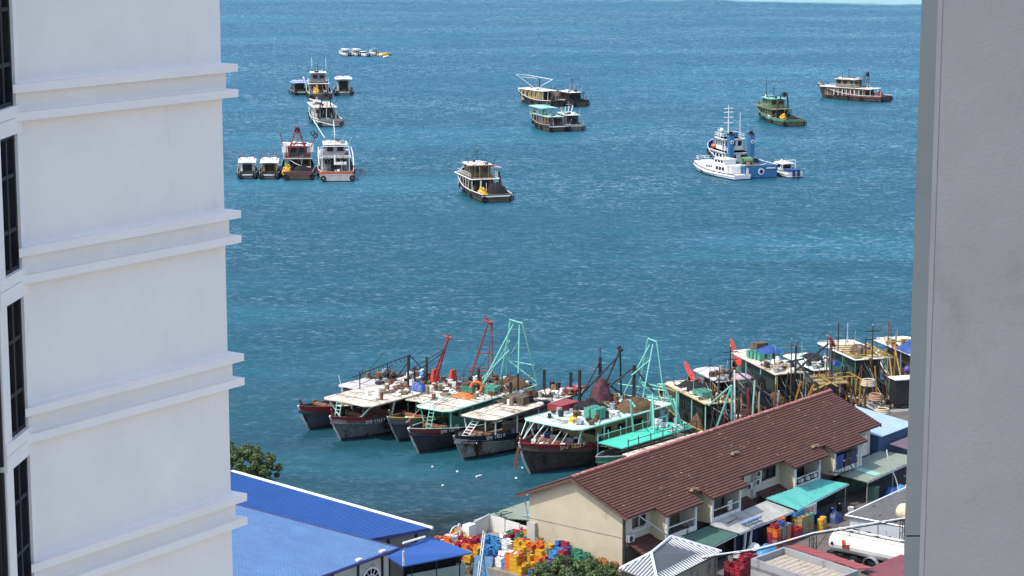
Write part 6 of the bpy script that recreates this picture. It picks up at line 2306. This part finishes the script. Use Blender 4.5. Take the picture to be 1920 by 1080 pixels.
g.tube(P_(20.36, 12.4, 3.86), P_(31.2, 12.4, 4.06), .07, 6)
g.build('roof_edge', clean_white, cs)
for b in (13.6, 15.4, 17.2):
    g = MB()
    g.tube(P_(20.42, b, GZ + .2), P_(20.38, b, 3.6), .03, 5)
    g.build('lock_bar', galv, cs)
for b in (13.4, 14.6):
    g = MB()
    g.box(20.36, -b, 2.75, .06, .45, .1)
    g.build('handle', black, cs)
g = MB()
g.mesh([(20.26, -16.6, 2.9), (20.26, -16.85, 2.65), (20.26, -16.6, 2.4), (20.26, -16.35, 2.65), (20.3, -16.6, 2.9), (20.3, -16.85, 2.65), (20.3, -16.6, 2.4), (20.3, -16.35, 2.65)],
       [(0, 1, 2, 3), (7, 6, 5, 4), (0, 4, 5, 1), (1, 5, 6, 2), (2, 6, 7, 3), (3, 7, 4, 0)])
g.build('hazard_diamond', black, cs)
g = MB()
g.tube((0, -1.2, .55), (0, 1.2, .55), .7, 14)
g.ball((0, -1.2, .55), .7, 14)
g.ball((0, 1.2, .55), .7, 14)
tag(g.build('water_tank', mat('cream_plastic', (.58, .50, .32), .5, .12, 1.5), None, qa(22.6, 17.9, 3.95), QR + .3, smooth=True), 'cream plastic tank lying on the stained container roof', 'tank')

# tank truck
tk = thing('tank_truck', 'white fuel tank truck with catwalk parked beside the container', 'truck', qa(15.4, 14.2), QR + math.pi)
tw_ = mat('tank_white_paint', (.66, .65, .60), .4, .1, 1.2, '#7a6c58', .28, 1.5)
g = MB()
n = 18
prof = [(0.0, .55), (.12, .78), (.35, .88), (7.4, .88), (7.65, .78), (7.8, .5)]
vs, fs = [], []
for (y, r_) in prof:
    for k in range(n):
        t0 = 2 * math.pi * k / n
        vs.append((r_ * 1.15 * math.cos(t0), y, 1.65 + r_ * .92 * math.sin(t0)))
for i in range(len(prof) - 1):
    for k in range(n):
        fs.append((i * n + k, (i + 1) * n + k, (i + 1) * n + (k + 1) % n, i * n + (k + 1) % n))
fs += [tuple(range(n)), tuple(range((len(prof) - 1) * n, len(prof) * n))[::-1]]
g.mesh(vs, [f[::-1] for f in fs])
tank = g.build('tank', tw_, tk, smooth=False)
for x in (-.42, .42):
    g = MB()
    g.box(x, 3.9, 2.42, .1, 7.2, .22)
    g.build('catwalk_rail', tw_, tk)
g = MB()
g.box(0, 3.9, 2.44, .72, 7.0, .04)
g.build('catwalk', black, tk)
for y in (1.6, 3.9, 6.2):
    g = MB()
    g.tube((0, y, 2.46), (0, y, 2.62), .22, 10)
    g.build('manhole', black, tk)
# signs on the side that faces the camera
for (y, z, w, h, m_, nm) in ((1.75, 1.45, .62, .34, red, 'red_placard'), (1.55, 1.85, .3, .3, orange, 'orange_placard'), (1.98, 1.84, .26, .26, clean_white, 'white_placard')):
    for s in (1,):
        g = MB()
        g.box(s * 1.03, y, z, .04, w, h)
        g.build(nm, m_, tk)
g = MB()
g.tube((1.0, .5, 1.7), (1.04, .5, 1.7), .14, 12)
g.build('side_marker', black, tk)
g = MB()
g.box(0, 4.4, .62, .9, 9.4, .18)
g.build('chassis', black, tk)
for y in (1.2, 2.4, 8.6):
    for x in (-.95, .95):
        g = MB()
        g.tube((x - .14, y, .48), (x + .14, y, .48), .48, 16)
        w = g.build('wheel', rubber, tk)
        g = MB()
        g.tube((x - .15, y, .48), (x + .15, y, .48), .24, 12)
        g.build('rim', galv, w)
for x in (-1.0, 1.0):
    g = MB()
    for i in range(7):
        t0 = math.pi * i / 7
        t1 = math.pi * (i + 1) / 7
        g.slab([(x - .2, 4.0 + .7 * math.cos(t0), .5 + .7 * math.sin(t0)), (x + .2, 4.0 + .7 * math.cos(t0), .5 + .7 * math.sin(t0)), (x + .2, 4.0 + .7 * math.cos(t1), .5 + .7 * math.sin(t1)), (x - .2, 4.0 + .7 * math.cos(t1), .5 + .7 * math.sin(t1))], .03)
    g.build('mudguard', galv, tk)
g = MB()
g.box(0, 9.0, .7, 2.3, 1.7, 1.2)
g.box(0, 8.9, 1.9, 2.2, 1.4, .9, taper=.88)
cab = g.build('cab', tw_, tk)
g = MB()
g.box(0, 9.66, 2.0, 1.8, .06, .65)
g.build('windscreen', glass, cab)

# ------------------------------------------------------------------ crate yard on its raised slab
ys = MB()
ys.prism([P_(a, b, 0)[:2] for a, b in ((-6.3, 1.9), (-.3, 2.4), (-.3, -4.7), (1.7, -5.1), (2.3, -10.2), (-4.1, -9.7), (-5.6, -10.6), (-6.0, -4.4))], GZ - .1, 2.62)
o = ys.build('yard_slab', mat('stained_yard_wall', (.25, .22, .18), .9, .3, .7, '#1c1712', .5, .8, .5), None, (QO[0], QO[1], 0), QR)
o['kind'] = 'structure'
yf = thing('yard_fence', 'white sheet fence on posts around the far side of the crate yard', 'fence', (QO[0], QO[1], 0), QR)
wsh = mat('dirty_white_sheet', (.58, .575, .54), .75, .1, 1.2, '#5d564a', .35, 1.0, .4)
run = [(-5.7, -10.75), (-4.0, -9.75), (-2.0, -9.95), (-.1, -10.1), (2.0, -10.25), (1.9, -8.5), (1.7, -6.8), (1.5, -5.0)]
for i, (p, q) in enumerate(zip(run[:-1], run[1:])):
    g = MB()
    hgt = [.45, .6, .9, 1.35, 1.3, 1.25, 1.2][i]
    d = (Vector(q) - Vector(p)).normalized() * .03
    nn = Vector((-d.y, d.x))
    p2, q2 = Vector(p) + d, Vector(q) - d
    g.prism([P_(*(p2 + nn), 0)[:2], P_(*(q2 + nn), 0)[:2], P_(*(q2 - nn), 0)[:2], P_(*(p2 - nn), 0)[:2]], 2.62, 2.62 + hgt)
    g.build('panel', wsh, yf)
    g = MB()
    g.tube(P_(*q, 2.6), P_(*q, 2.72 + hgt), .05, 6)
    g.build('post', black, yf)
g = MB()
g.path([P_(-5.75, -10.5, 3.2), P_(-4, -9.6, 3.45), P_(-2.0, -9.8, 3.75), P_(1.9, -10.15, 4.05)], .045, 5)
g.build('top_rail', clean_white, yf)
YARD = [(-3.67, -10.85, 'orange', 2), (-1.76, -10.88, 'red', 2), (-4.64, -8.50, 'yellow', 2), (-2.26, -10.57, 'orange', 2), (-3.08, -8.67, 'white', 2), (-4.79, -7.85, 'red', 3), (-3.83, -7.11, 'orange', 2), (-2.42, -9.88, 'yellow', 3), (-2.77, -7.75, 'red', 3), (-5.84, -5.96, 'yellow', 2), (-1.71, -10.36, 'yellow', 3), (-3.26, -7.07, 'orange', 2), (-1.96, -8.17, 'red', 2), (-3.52, -7.59, 'red', 3), (-3.57, -9.86, 'orange', 2), (-5.00, -5.78, 'yellow', 3), (-4.77, -6.32, 'red', 2), (-4.79, -7.10, 'orange', 3), (-5.48, -6.93, 'red', 2), (-3.85, -6.61, 'yellow', 2), (-3.08, -9.26, 'red', 3), (-4.07, -10.53, 'red', 2), (-3.64, -9.31, 'white', 3), (-4.13, -9.52, 'orange', 3), (-2.80, -10.54, 'white', 2), (-1.83, -9.70, 'white', 2), (-3.53, -8.14, 'red', 3), (-2.55, -9.29, 'yellow', 2), (-4.10, -6.06, 'white', 2), (-4.68, -9.10, 'orange', 2), (-2.52, -8.66, 'white', 2), (-3.82, -8.66, 'orange', 2), (-4.33, -7.63, 'red', 2), (-2.14, -7.63, 'yellow', 2), (-5.30, -7.45, 'orange', 2), (-5.45, -6.36, 'yellow', 2), (-2.02, -8.77, 'yellow', 2), (-3.32, -10.39, 'red', 2), (-4.34, -5.38, 'sky', 3), (-2.68, -6.91, 'sky', 3), (-2.13, -6.23, 'sky', 3), (-3.45, -5.02, 'sky', 3), (-1.74, -6.63, 'sky', 3), (-1.73, -7.18, 'sky', 3), (-4.29, -4.56, 'sky', 3), (-3.86, -5.58, 'sky', 3), (-4.77, -4.85, 'sky', 3), (-4.90, -4.10, 'purple', 2), (-3.96, -5.03, 'purple', 2), (-5.34, -4.44, 'purple', 2), (-4.39, -4.05, 'purple', 2), (-0.89, -4.94, 'green', 3), (-0.40, -4.89, 'green', 3), (0.03, -6.57, 'green', 3), (-1.12, -3.72, 'yellow', 3), (-0.71, -4.35, 'red', 3), (0.59, -6.08, 'red', 3), (-1.52, -4.52, 'yellow', 3), (1.17, -5.69, 'yellow', 3), (0.94, -5.11, 'red', 3), (-0.39, -6.22, 'red', 3), (1.73, -6.36, 'red', 3), (-1.62, -3.50, 'green', 3), (0.15, -5.64, 'green', 3), (0.78, -6.56, 'red', 3), (-4.09, -2.39, 'yellow', 4), (-2.31, -3.77, 'yellow', 4), (-3.93, -1.38, 'yellow', 3), (-2.55, -0.64, 'drab', 4), (-5.62, -1.55, 'yellow', 4), (-0.61, -3.02, 'drab', 4), (-2.32, -2.54, 'orange', 4), (-3.33, -3.16, 'yellow', 3), (-2.13, -3.18, 'yellow', 4), (-1.57, -2.26, 'orange', 4), (-1.64, -1.31, 'yellow', 4), (-4.00, -0.46, 'orange', 3), (-4.99, -1.53, 'orange', 4), (-1.12, -2.53, 'yellow', 3), (-3.25, -2.02, 'drab', 3), (-3.27, -0.37, 'orange', 3), (-3.49, -2.46, 'yellow', 4), (-4.51, -1.75, 'drab', 3), (-3.27, -0.94, 'yellow', 4), (-5.48, -2.13, 'orange', 4), (-2.00, -1.96, 'orange', 4), (-1.84, -3.99, 'orange', 4), (-5.19, -0.14, 'sky', 1), (-5.01, -0.87, 'yellow', 2), (-3.06, -1.49, 'orange', 2), (-5.28, -2.63, 'sky', 2), (-5.76, -0.72, 'yellow', 2), (-5.60, 0.20, 'blue', 1), (-5.19, -3.37, 'white', 2), (-4.39, -2.84, 'yellow', 2), (-4.50, -0.76, 'yellow', 2), (-4.72, -2.37, 'sky', 1), (-4.68, -0.21, 'red', 1), (-3.90, -1.88, 'red', 2), (-4.87, 0.26, 'red', 1), (-5.67, 0.90, 'red', 2), (-4.20, 0.14, 'blue', 2), (-5.19, 0.69, 'sky', 2), (-1.53, -0.34, 'red', 3), (-3.84, 0.62, 'purple', 3), (-1.45, 0.28, 'purple', 4), (-2.01, -0.68, 'sky', 3), (-0.40, -0.58, 'red', 4), (-2.10, 0.46, 'red', 4), (-3.20, 0.36, 'sky', 4), (-0.91, -1.33, 'blue', 3), (-0.88, -0.42, 'red', 3), (-0.42, -1.17, 'blue', 4), (-1.95, -0.03, 'sky', 4), (-2.79, 0.04, 'sky', 4), (-1.58, 1.59, 'green', 3), (-0.40, 0.12, 'green', 3), (-0.71, 1.70, 'green', 3), (-0.89, 0.95, 'green', 3), (-0.40, 0.61, 'green', 3), (-2.01, -5.01, 'white', 3), (-0.76, -6.61, 'white', 3), (-2.58, -4.64, 'white', 3), (-1.68, -5.49, 'white', 3), (-3.98, -3.30, 'white', 3), (-4.65, -3.53, 'white', 3)]
YC = {k: crate_mesh('yard_crate_' + k, m.materials[0], .58, .42, .33) for k, m in CR.items()}
rnd = random.Random(11)
NAMES = dict(orange='orange', red='crimson', white='white', sky='light blue', blue='blue', purple='purple', yellow='yellow', green='dark green', drab='dusty yellow')
for (a, b, c_, n) in YARD:
    rz = rnd.choice((0, math.pi / 2)) + rnd.uniform(-.2, .2)
    for k in range(n):
        tilt = rnd.random() < .18 and k == n - 1
        if k < n - 1:
            LOW.append((c_, qa(a, b, 2.63 + k * .325), QR + rz + rnd.uniform(-.06, .06)))
            continue
        o = link('fish_crate', YC[c_], None, qa(a, b, 2.63 + k * .325), QR + rz + rnd.uniform(-.06, .06))
        if tilt:
            o.rotation_euler = (rnd.uniform(-.25, .25), rnd.uniform(-.25, .25), QR + rz)
            o.location.z += .05
        zone = ('behind the ladder, near the low end of the yard fence' if a < -3 and b < -7.2 else 'by the white sheet fence at the back of the yard' if b < -7.2 else
                'in the middle of the yard near the white tubs' if b < -4.4 else 'on the front edge of the yard slab above the tree' if a < -3.6 else 'stacked towards the cream gable wall')
        pos = 'tilted %s fish crate ' if tilt else '%s fish crate '
        tag(o, (pos % NAMES[c_]) + zone, 'fish crate', '%s crates %s' % (NAMES[c_], zone))
# the lower crates of the stacks, most of each hidden by its neighbours, joined per colour
for c_ in sorted(set(q[0] for q in LOW)):
    g = MB()
    src = CR[c_]
    sv = [v.co.copy() for v in src.vertices]
    sf = [tuple(p.vertices) for p in src.polygons]
    for (cc, p, rz) in LOW:
        if cc == c_:
            M_ = Matrix.Translation(p) @ Matrix.Rotation(rz, 4, 'Z')
            g.mesh([tuple(M_ @ v) for v in sv], sf)
    o = g.build('stacked_crates', src.materials[0], None, kind='stuff')
    o['label'] = 'lower crates of the stacks on the quay'
# grey green lean-to roof on the water side
sh = thing('shore_shed', 'low shed with grey green sheet roof between the gable and the water', 'shed', (QO[0], QO[1], 0), QR)
g = MB()
g.slab([P_(2.5, -11.2, 3.55), P_(2.3, -6.2, 4.15), P_(10, -4.7, 4.3), P_(10.5, -11.4, 3.5)], .06)
g.build('roof_sheet', mat('lichen_grey_sheet', (.20, .235, .185), .85, .25, .8, '#2e2f28', .42, .8, edge=.3), sh)
g = MB()
g.slab([P_(3.2, -7.8, 4.02), P_(3.2, -6.6, 4.16), P_(5.2, -6.4, 4.18), P_(5.3, -7.6, 4.03)], .02)
g.build('patch_sheet', mat('pale_blue_grey_sheet', (.22, .30, .36), .7, .2, 1), sh)
for (a, b) in ((2.8, -10.9), (2.7, -6.6), (9.8, -11), (6, -11)):
    g = MB()
    g.tube(P_(a, b, -1.5), P_(a, b, 3.6), .1, 6)
    g.build('post', wood, sh)
g = MB()
g.box(6, 8.9, 2.2, 6, .08, 1.2)
g.build('wall', brown_ply, sh)
g = MB()
for i in range(14):
    g.box(rnd.uniform(2.1, 3.4), rnd.uniform(6.0, 10.6), rnd.uniform(3.6, 4.1), rnd.uniform(.4, 1.3), .08, .05, rnd.uniform(0, 3))
g.build('loose_battens', black, sh, kind='stuff')
# ladder, blue board and white tubes at the yard corner
ld = thing('ladder', 'grey metal ladder leaning at the left corner of the crate yard', 'ladder', (QO[0], QO[1], 0), QR)
p0, p1 = Vector(P_(-7.2, -3.9, GZ)), Vector(P_(-4.8, -5.2, 5.0))
sd_ = Vector((.16, .22, 0))
for s in (1, -1):
    g = MB()
    g.tube(p0 + sd_ * s, p1 + sd_ * s, .05, 5)
    g.build('rail', galv, ld)
for i in range(1, 11):
    c_ = p0.lerp(p1, i / 11)
    g = MB()
    g.tube(c_ - sd_, c_ + sd_, .03, 5)
    g.build('rung', galv, ld)
g = MB()
g.box(0, 0, 0, 1.5, .1, 1.9, rx=R(-18))
tag(g.build('blue_board', mat('weathered_blue_board', (.10, .22, .36), .8, .2, 2, '#3a4450', .35, 2), None, qa(-6.35, -4.2, GZ), QR + R(-70)), 'weathered blue board propped beside the ladder', 'board')
for i, (a, b, l_) in enumerate(((-3.6, -9.2, 1.3), (-2.9, -9.4, 1.5))):
    g = MB()
    g.torus((0, 0, .7), .62, .05, 'y', 16, 5)
    tag(g.build('wire_hoop', clean_white, None, qa(a, b, 3.1), QR + .5 * i), ['left', 'right'][i] + ' white hoop leaning on the yard fence', 'hoop')
g = MB()
g.box(0, 0, 0, .9, .7, 1.1)
tag(g.build('white_tub', tub_white, None, qa(-1.6, -9.4, 3.0), QR), 'tall white tub against the yard fence', 'tub')
g = MB()
g.ball((0, 0, .4), .28, 8, sz=1.5)
tag(g.build('white_sack', foam, None, qa(-4.9, -1.9, 3.2), QR, smooth=True), 'white sack standing among the yellow crates', 'sack')

# ------------------------------------------------------------------ blue roofed market halls
deep_blue = mat('deep_blue_roof', (.028, .092, .29), .5, .12, .5, '#2c3f8a', .3, .5, metal=.0, edge=.3)
pale_roof_blue = mat('weathered_blue_roof', (.095, .18, .34), .5, .12, .5, '#8496bd', .28, .7, edge=.35)
grime_wall = mat('grimy_white_wall', (.50, .51, .49), .85, .12, .7, '#4a463d', .4, .8, .4, edge=.3)


def roof_panels(root, o, ux, uy, nx, ly, m, rib=.045, name='roof_sheet', w=None, poly=None):
    """Sheets side by side along ux from origin o, each running ly along uy, with a standing rib at its edge and centre."""
    o, ux, uy = Vector(o), Vector(ux), Vector(uy)
    wd = (w or 1.0)
    n_ = ux.cross(uy).normalized()
    if n_.z < 0:
        n_ = -n_
    for i in range(nx):
        g = MB()
        a = o + ux * (wd * i)
        L0, L1 = ly(i) if callable(ly) else (0, ly)
        s, e = a + uy * L0, a + uy * L1
        w1 = ux * (wd - .012)
        g.poly([s, s + w1, e + w1, e] if ux.cross(uy).z > 0 else [s, e, e + w1, s + w1])
        for f in (.0, .33, .66):
            p, q = s + ux * (wd * f), e + ux * (wd * f)
            t = ux * .05
            h = n_ * rib
            g.mesh([p, p + t, p + t * .8 + h, p + t * .2 + h, q, q + t, q + t * .8 + h, q + t * .2 + h], [(0, 4, 7, 3), (3, 7, 6, 2), (2, 6, 5, 1), (0, 3, 2, 1), (4, 5, 6, 7)])
        g.build(name, m, root)


h1 = thing('market_hall', 'market hall with deep blue metal roof and white ridge line by the water', 'building', (0, 0, 0))
rd = Vector((-.7148, .6993, 0))
c0 = Vector((-6.28, 163.32, 6.5))
dnv = Vector((-10.55, 161.5, 6.2)) - c0
dn_h = Vector((-.698, -.716, 0))
run_h = dnv.dot(dn_h)
drop = (dnv.z) / run_h
dn = dnv.normalized()
# gable end skewed as seen: each sheet starts a little further along
roof_panels(h1, c0, rd, dn, 34, 9.0, deep_blue, w=.95)
g = MB()
g.tube(c0 + Vector((.25, -.25, .06)), c0 + rd * 33 + Vector((0, 0, .06)), .13, 6)
g.build('ridge_cap', clean_white, h1)
g = MB()
e0 = c0 - rd * .06
g.slab([tuple(e0 + Vector((0, 0, .04))), tuple(e0 + dn * 9 + Vector((0, 0, .04))), tuple(e0 + dn * 9 - rd * .08 + Vector((0, 0, .04))), tuple(e0 - rd * .08 + Vector((0, 0, .04)))], .25)
g.build('barge_board', mat('dark_blue_trim', (.02, .03, .13), .6, .2, 2), h1)
# walls under it
w0, w1, w2 = c0 + rd * .6 + dn * .5, c0 + rd * .6 + dn * 8.6, c0 + rd * 32 + dn * .5
g = MB()
tk_ = .15
g.mesh([(w0.x, w0.y, GZ), (w1.x, w1.y, GZ), (w1.x, w1.y, 5.75), (w0.x, w0.y, 6.3)], [(0, 1, 2, 3), (3, 2, 1, 0)])
g.mesh([(w0.x, w0.y, GZ), (w2.x, w2.y, GZ), (w2.x, w2.y, 6.3), (w0.x, w0.y, 6.3)], [(0, 1, 2, 3), (3, 2, 1, 0)])
g.build('wall', grime_wall, h1)
for f in (.02, .3, .58):
    p = w0.lerp(w1, f)
    g = MB()
    g.box(p.x, p.y, GZ, .22, .22, 4.6 - .5 * f, math.atan2(dn.y, dn.x))
    g.build('pilaster', black, h1)

h2 = thing('market_hall', 'market hall with weathered pale blue roof and arched windows in the near corner', 'building', (0, 0, 0))
E1 = Vector((-8.28, 156.35, 7.0))
ev = Vector((-4.96, -6.69, 0)).normalized()
up = Vector((-.803, .596, .12))
vv = Vector((-12.9, 6.0, 0))
# sheets run up the slope; the verge cuts them on a skew, so their near ends step back along it
sk = (vv.dot(ev)) / (vv.dot(Vector((up.x, up.y, 0))))
upsk = up + ev * sk
roof_panels(h2, E1, ev, upsk, 20, 22.0, pale_roof_blue, w=.95, rib=.06)
g = MB()
g.tube(E1 + Vector((0, 0, .05)), E1 + upsk * 22 + Vector((0, 0, .05)), .06, 6)
g.build('verge_cap', mat('dark_blue_trim', (.02, .03, .13)), h2)
g = MB()
g.tube(E1 - up * .05 + Vector((0, 0, -.04)), E1 - up * .05 + ev * 19 + Vector((0, 0, -.04)), .12, 6)
g.build('gutter', MATS['dark_blue_trim'], h2)
for s_ in (1.6, 4.2):
    p = E1 + ev * s_ + up * .2 + Vector((0, 0, .1))
    g = MB()
    g.box(p.x, p.y, p.z - .05, .5, .3, .12, math.atan2(ev.y, ev.x))
    g.build('gutter_bracket', clean_white, h2)
inw = Vector((up.x, up.y, 0)).normalized()
s0 = E1 + inw * .7 + ev * .3
s1 = s0 + ev * 19
g = MB()
g.mesh([(s0.x, s0.y, GZ), (s1.x, s1.y, GZ), (s1.x, s1.y, 7.0), (s0.x, s0.y, 7.0)], [(0, 1, 2, 3), (3, 2, 1, 0)])
b2_ = s0 + upsk * 18
g.mesh([(s0.x, s0.y, GZ), (b2_.x, b2_.y, GZ), (b2_.x, b2_.y, 8.6), (s0.x, s0.y, 7.0)], [(0, 1, 2, 3), (3, 2, 1, 0)])
g.build('wall', mat('white_hall_wall', (.62, .65, .60), .8, .1, .8, '#55604f', .3, 1), h2)
outw = -inw
ang = math.atan2(ev.y, ev.x)
for s_ in (2.1, 4.9, 7.7):
    p = s0 + ev * s_ + outw * .06
    def ap(r_, t, off=0.0):
        return (p.x + ev.x * r_ * math.cos(t) + outw.x * off, p.y + ev.y * r_ * math.cos(t) + outw.y * off, 5.0 + r_ * math.sin(t))
    g = MB()
    k = 14
    g.poly([ap(.95, math.pi * i / k) for i in range(k + 1)])
    g.poly([ap(.95, math.pi * i / k) for i in range(k + 1)][::-1])
    g.poly([ap(.95, 0, .0), (ap(.95, 0)[0], ap(.95, 0)[1], 2.6), (ap(.95, math.pi)[0], ap(.95, math.pi)[1], 2.6), ap(.95, math.pi)])
    wn_ = g.build('arched_window', glass, h2)
    g = MB()
    g.path([ap(1.0, math.pi * i / k, .04) for i in range(k + 1)], .08, 5)
    for i in range(1, 6):
        g.tube(ap(.1, math.pi * i / 6, .04), ap(.95, math.pi * i / 6, .04), .03, 4)
    g.path([ap(.5, math.pi * i / k, .04) for i in range(k + 1)], .03, 4)
    g.build('arch_frame', clean_white, wn_)
for s_ in (.8, 3.5, 6.3):
    p = s0 + ev * s_ + outw * .08
    g = MB()
    g.box(p.x, p.y, GZ, .12, .16, 5.3, ang)
    g.build('drain_pipe', black, h2)

h3 = thing('annexe', 'small annexe with bright blue flat roof and mint green walls beside the crate yard', 'building', (0, 0, 0))
cs_ = [Vector((-6.3, 163.9, 5.7)), Vector((-2.95, 162.55, 4.8)), Vector((-8.13, 159.34, 4.7)), Vector((-9.3, 159.6, 5.4))]
g = MB()
g.slab([tuple(v) for v in cs_][::-1], .1)
g.build('roof_sheet', mat('bright_blue_roof', (.032, .095, .31), .5, .12, .6, '#32488f', .3, .6, edge=.3), h3)
ed = [cs_[1].lerp(cs_[0], .04), cs_[2].lerp(cs_[0], .1)]
g = MB()
q0, q1 = cs_[1] + Vector((-.6, .0, 0)), cs_[2] + Vector((.3, .5, 0))
back = Vector((-2.2, .6, 0))
g.mesh([(q0.x, q0.y, GZ), (q1.x, q1.y, GZ), (q1.x, q1.y, 3.9), (q0.x, q0.y, 3.9)], [(0, 1, 2, 3), (3, 2, 1, 0)])
g.mesh([(q0.x, q0.y, GZ), (q0.x + back.x, q0.y + back.y, GZ), (q0.x + back.x, q0.y + back.y, 3.9), (q0.x, q0.y, 3.9)], [(0, 1, 2, 3), (3, 2, 1, 0)])
g.build('wall', mat('pale_mint_wall', (.42, .56, .48), .8, .1, .8, '#4e5a50', .3, 1.2), h3)
g = MB()
q0b, q1b = q0 + Vector((-.3, .45, 0)), q1 + Vector((-.3, .45, 0))
g.mesh([(q0b.x, q0b.y, 3.2), (q1b.x, q1b.y, 3.2), (q1b.x, q1b.y, 4.45), (q0b.x, q0b.y, 4.45)], [(0, 1, 2, 3), (3, 2, 1, 0)])
g.build('gap_shade', dark_in, h3)  # dark sheet painting in the shaded gap below the roof
for f in (.1, .5, .92):
    p = q0.lerp(q1, f)
    g = MB()
    g.tube((p.x, p.y, GZ), (p.x, p.y, 4.5), .05, 6)
    g.build('post', black, h3)
for (p, q) in (((-8.2, 161.3, 5.9), (-6.6, 163.0, 5.9)), ((-8.0, 157.9, 5.2), (-8.0, 157.9, 6.3))):
    g = MB()
    g.tube(p, q, .09, 6)
    g.build('white_pipe', clean_white, h3)

# ------------------------------------------------------------------ trees
leaf_a = mat('dark_leaves', (.055, .095, .028), .55, .35, 1.5)
leaf_b = mat('light_leaves', (.085, .13, .035), .55, .3, 1.5)
leaf_c = mat('deep_leaves', (.022, .048, .014), .6, .3, 1.5)
bark = mat('grey_bark', (.12, .095, .07), .9, .3, 3)


def tree(label, x, y, z0, cz, rx, ry, rz, n, seed, size=.16):
    rnd = random.Random(seed)
    t = thing('tree', label, 'tree', (x, y, z0))
    g = MB()
    g.tube((0, 0, -.2), (.1, .05, (cz - z0) * .55), .22, 8, .15)
    for k in range(9):
        a = rnd.uniform(0, 6.28)
        r = rnd.uniform(.4, .8)
        h = (cz - z0) + rnd.uniform(-.5, .6) * rz
        g.tube((.1, .05, (cz - z0) * rnd.uniform(.35, .55)), (rx * r * math.cos(a), ry * r * math.sin(a), h), .09, 5, .03)
    g.build('trunk', bark, t)
    g = MB()
    cl = []
    while len(cl) < 260:
        p = Vector((rnd.uniform(-1, 1), rnd.uniform(-1, 1), rnd.uniform(-1, 1)))
        if .35 < p.length < 1:
            s = 1 + .22 * noise.noise(p * 1.7 + Vector((seed, 0, 0)))
            cl.append((Vector((p.x * rx * s, p.y * ry * s, (cz - z0) + p.z * rz * s)), rnd.uniform(.2, .42), rnd.choice((0, 1, 1, 2))))
    for i in range(n):
        c, r, m = rnd.choice(cl)
        d = Vector((rnd.gauss(0, 1), rnd.gauss(0, 1), rnd.gauss(0, .8))).normalized() * r * rnd.random() ** .4 * 1.15
        p = c + d
        nrm = (d.normalized() + Vector((rnd.uniform(-.6, .6), rnd.uniform(-.6, .6), rnd.uniform(.1, 1.0)))).normalized()
        u = nrm.orthogonal().normalized()
        u = Matrix.Rotation(rnd.uniform(0, 6.28), 3, nrm) @ u
        v = nrm.cross(u)
        s = size * rnd.uniform(.6, 1.3)
        mm = m if rnd.random() < .7 else rnd.randrange(3)
        g.mesh([p - u * s, p + v * s * .45 + nrm * s * .15, p + u * s, p - v * s * .45 + nrm * s * .15], [(0, 1, 2, 3)], mm)
    g.build('crown', [leaf_a, leaf_b, leaf_c], t)
    return t


px_, py_, _ = qa(-5.9, 4.6)
tree('leafy green tree at the picture foot in front of the cream gable', px_, py_, GZ, 2.9, 3.8, 3.2, 2.0, 38000, 5, .105)
tree('dark green tree rising behind the deep blue roof beside the tower', -23.3, 182.0, GZ, 6.1, 3.9, 3.2, 2.3, 34000, 9, .11)
for k_, (a, b, s_) in enumerate(((-.7, 3.2, .5), (-.8, 4.4, .45))):
    g = MB()
    g.heap(s_, s_, s_ * 1.1, 40 + k_, 10)
    tag(g.build('flower_clump', mat('orange_brown_clump', (.30, .12, .03), .8, .4, 5), None, qa(a, b, 3.0), QR), ['left', 'right'][k_] + ' orange brown clump between the tree and the cream gable', 'plant')
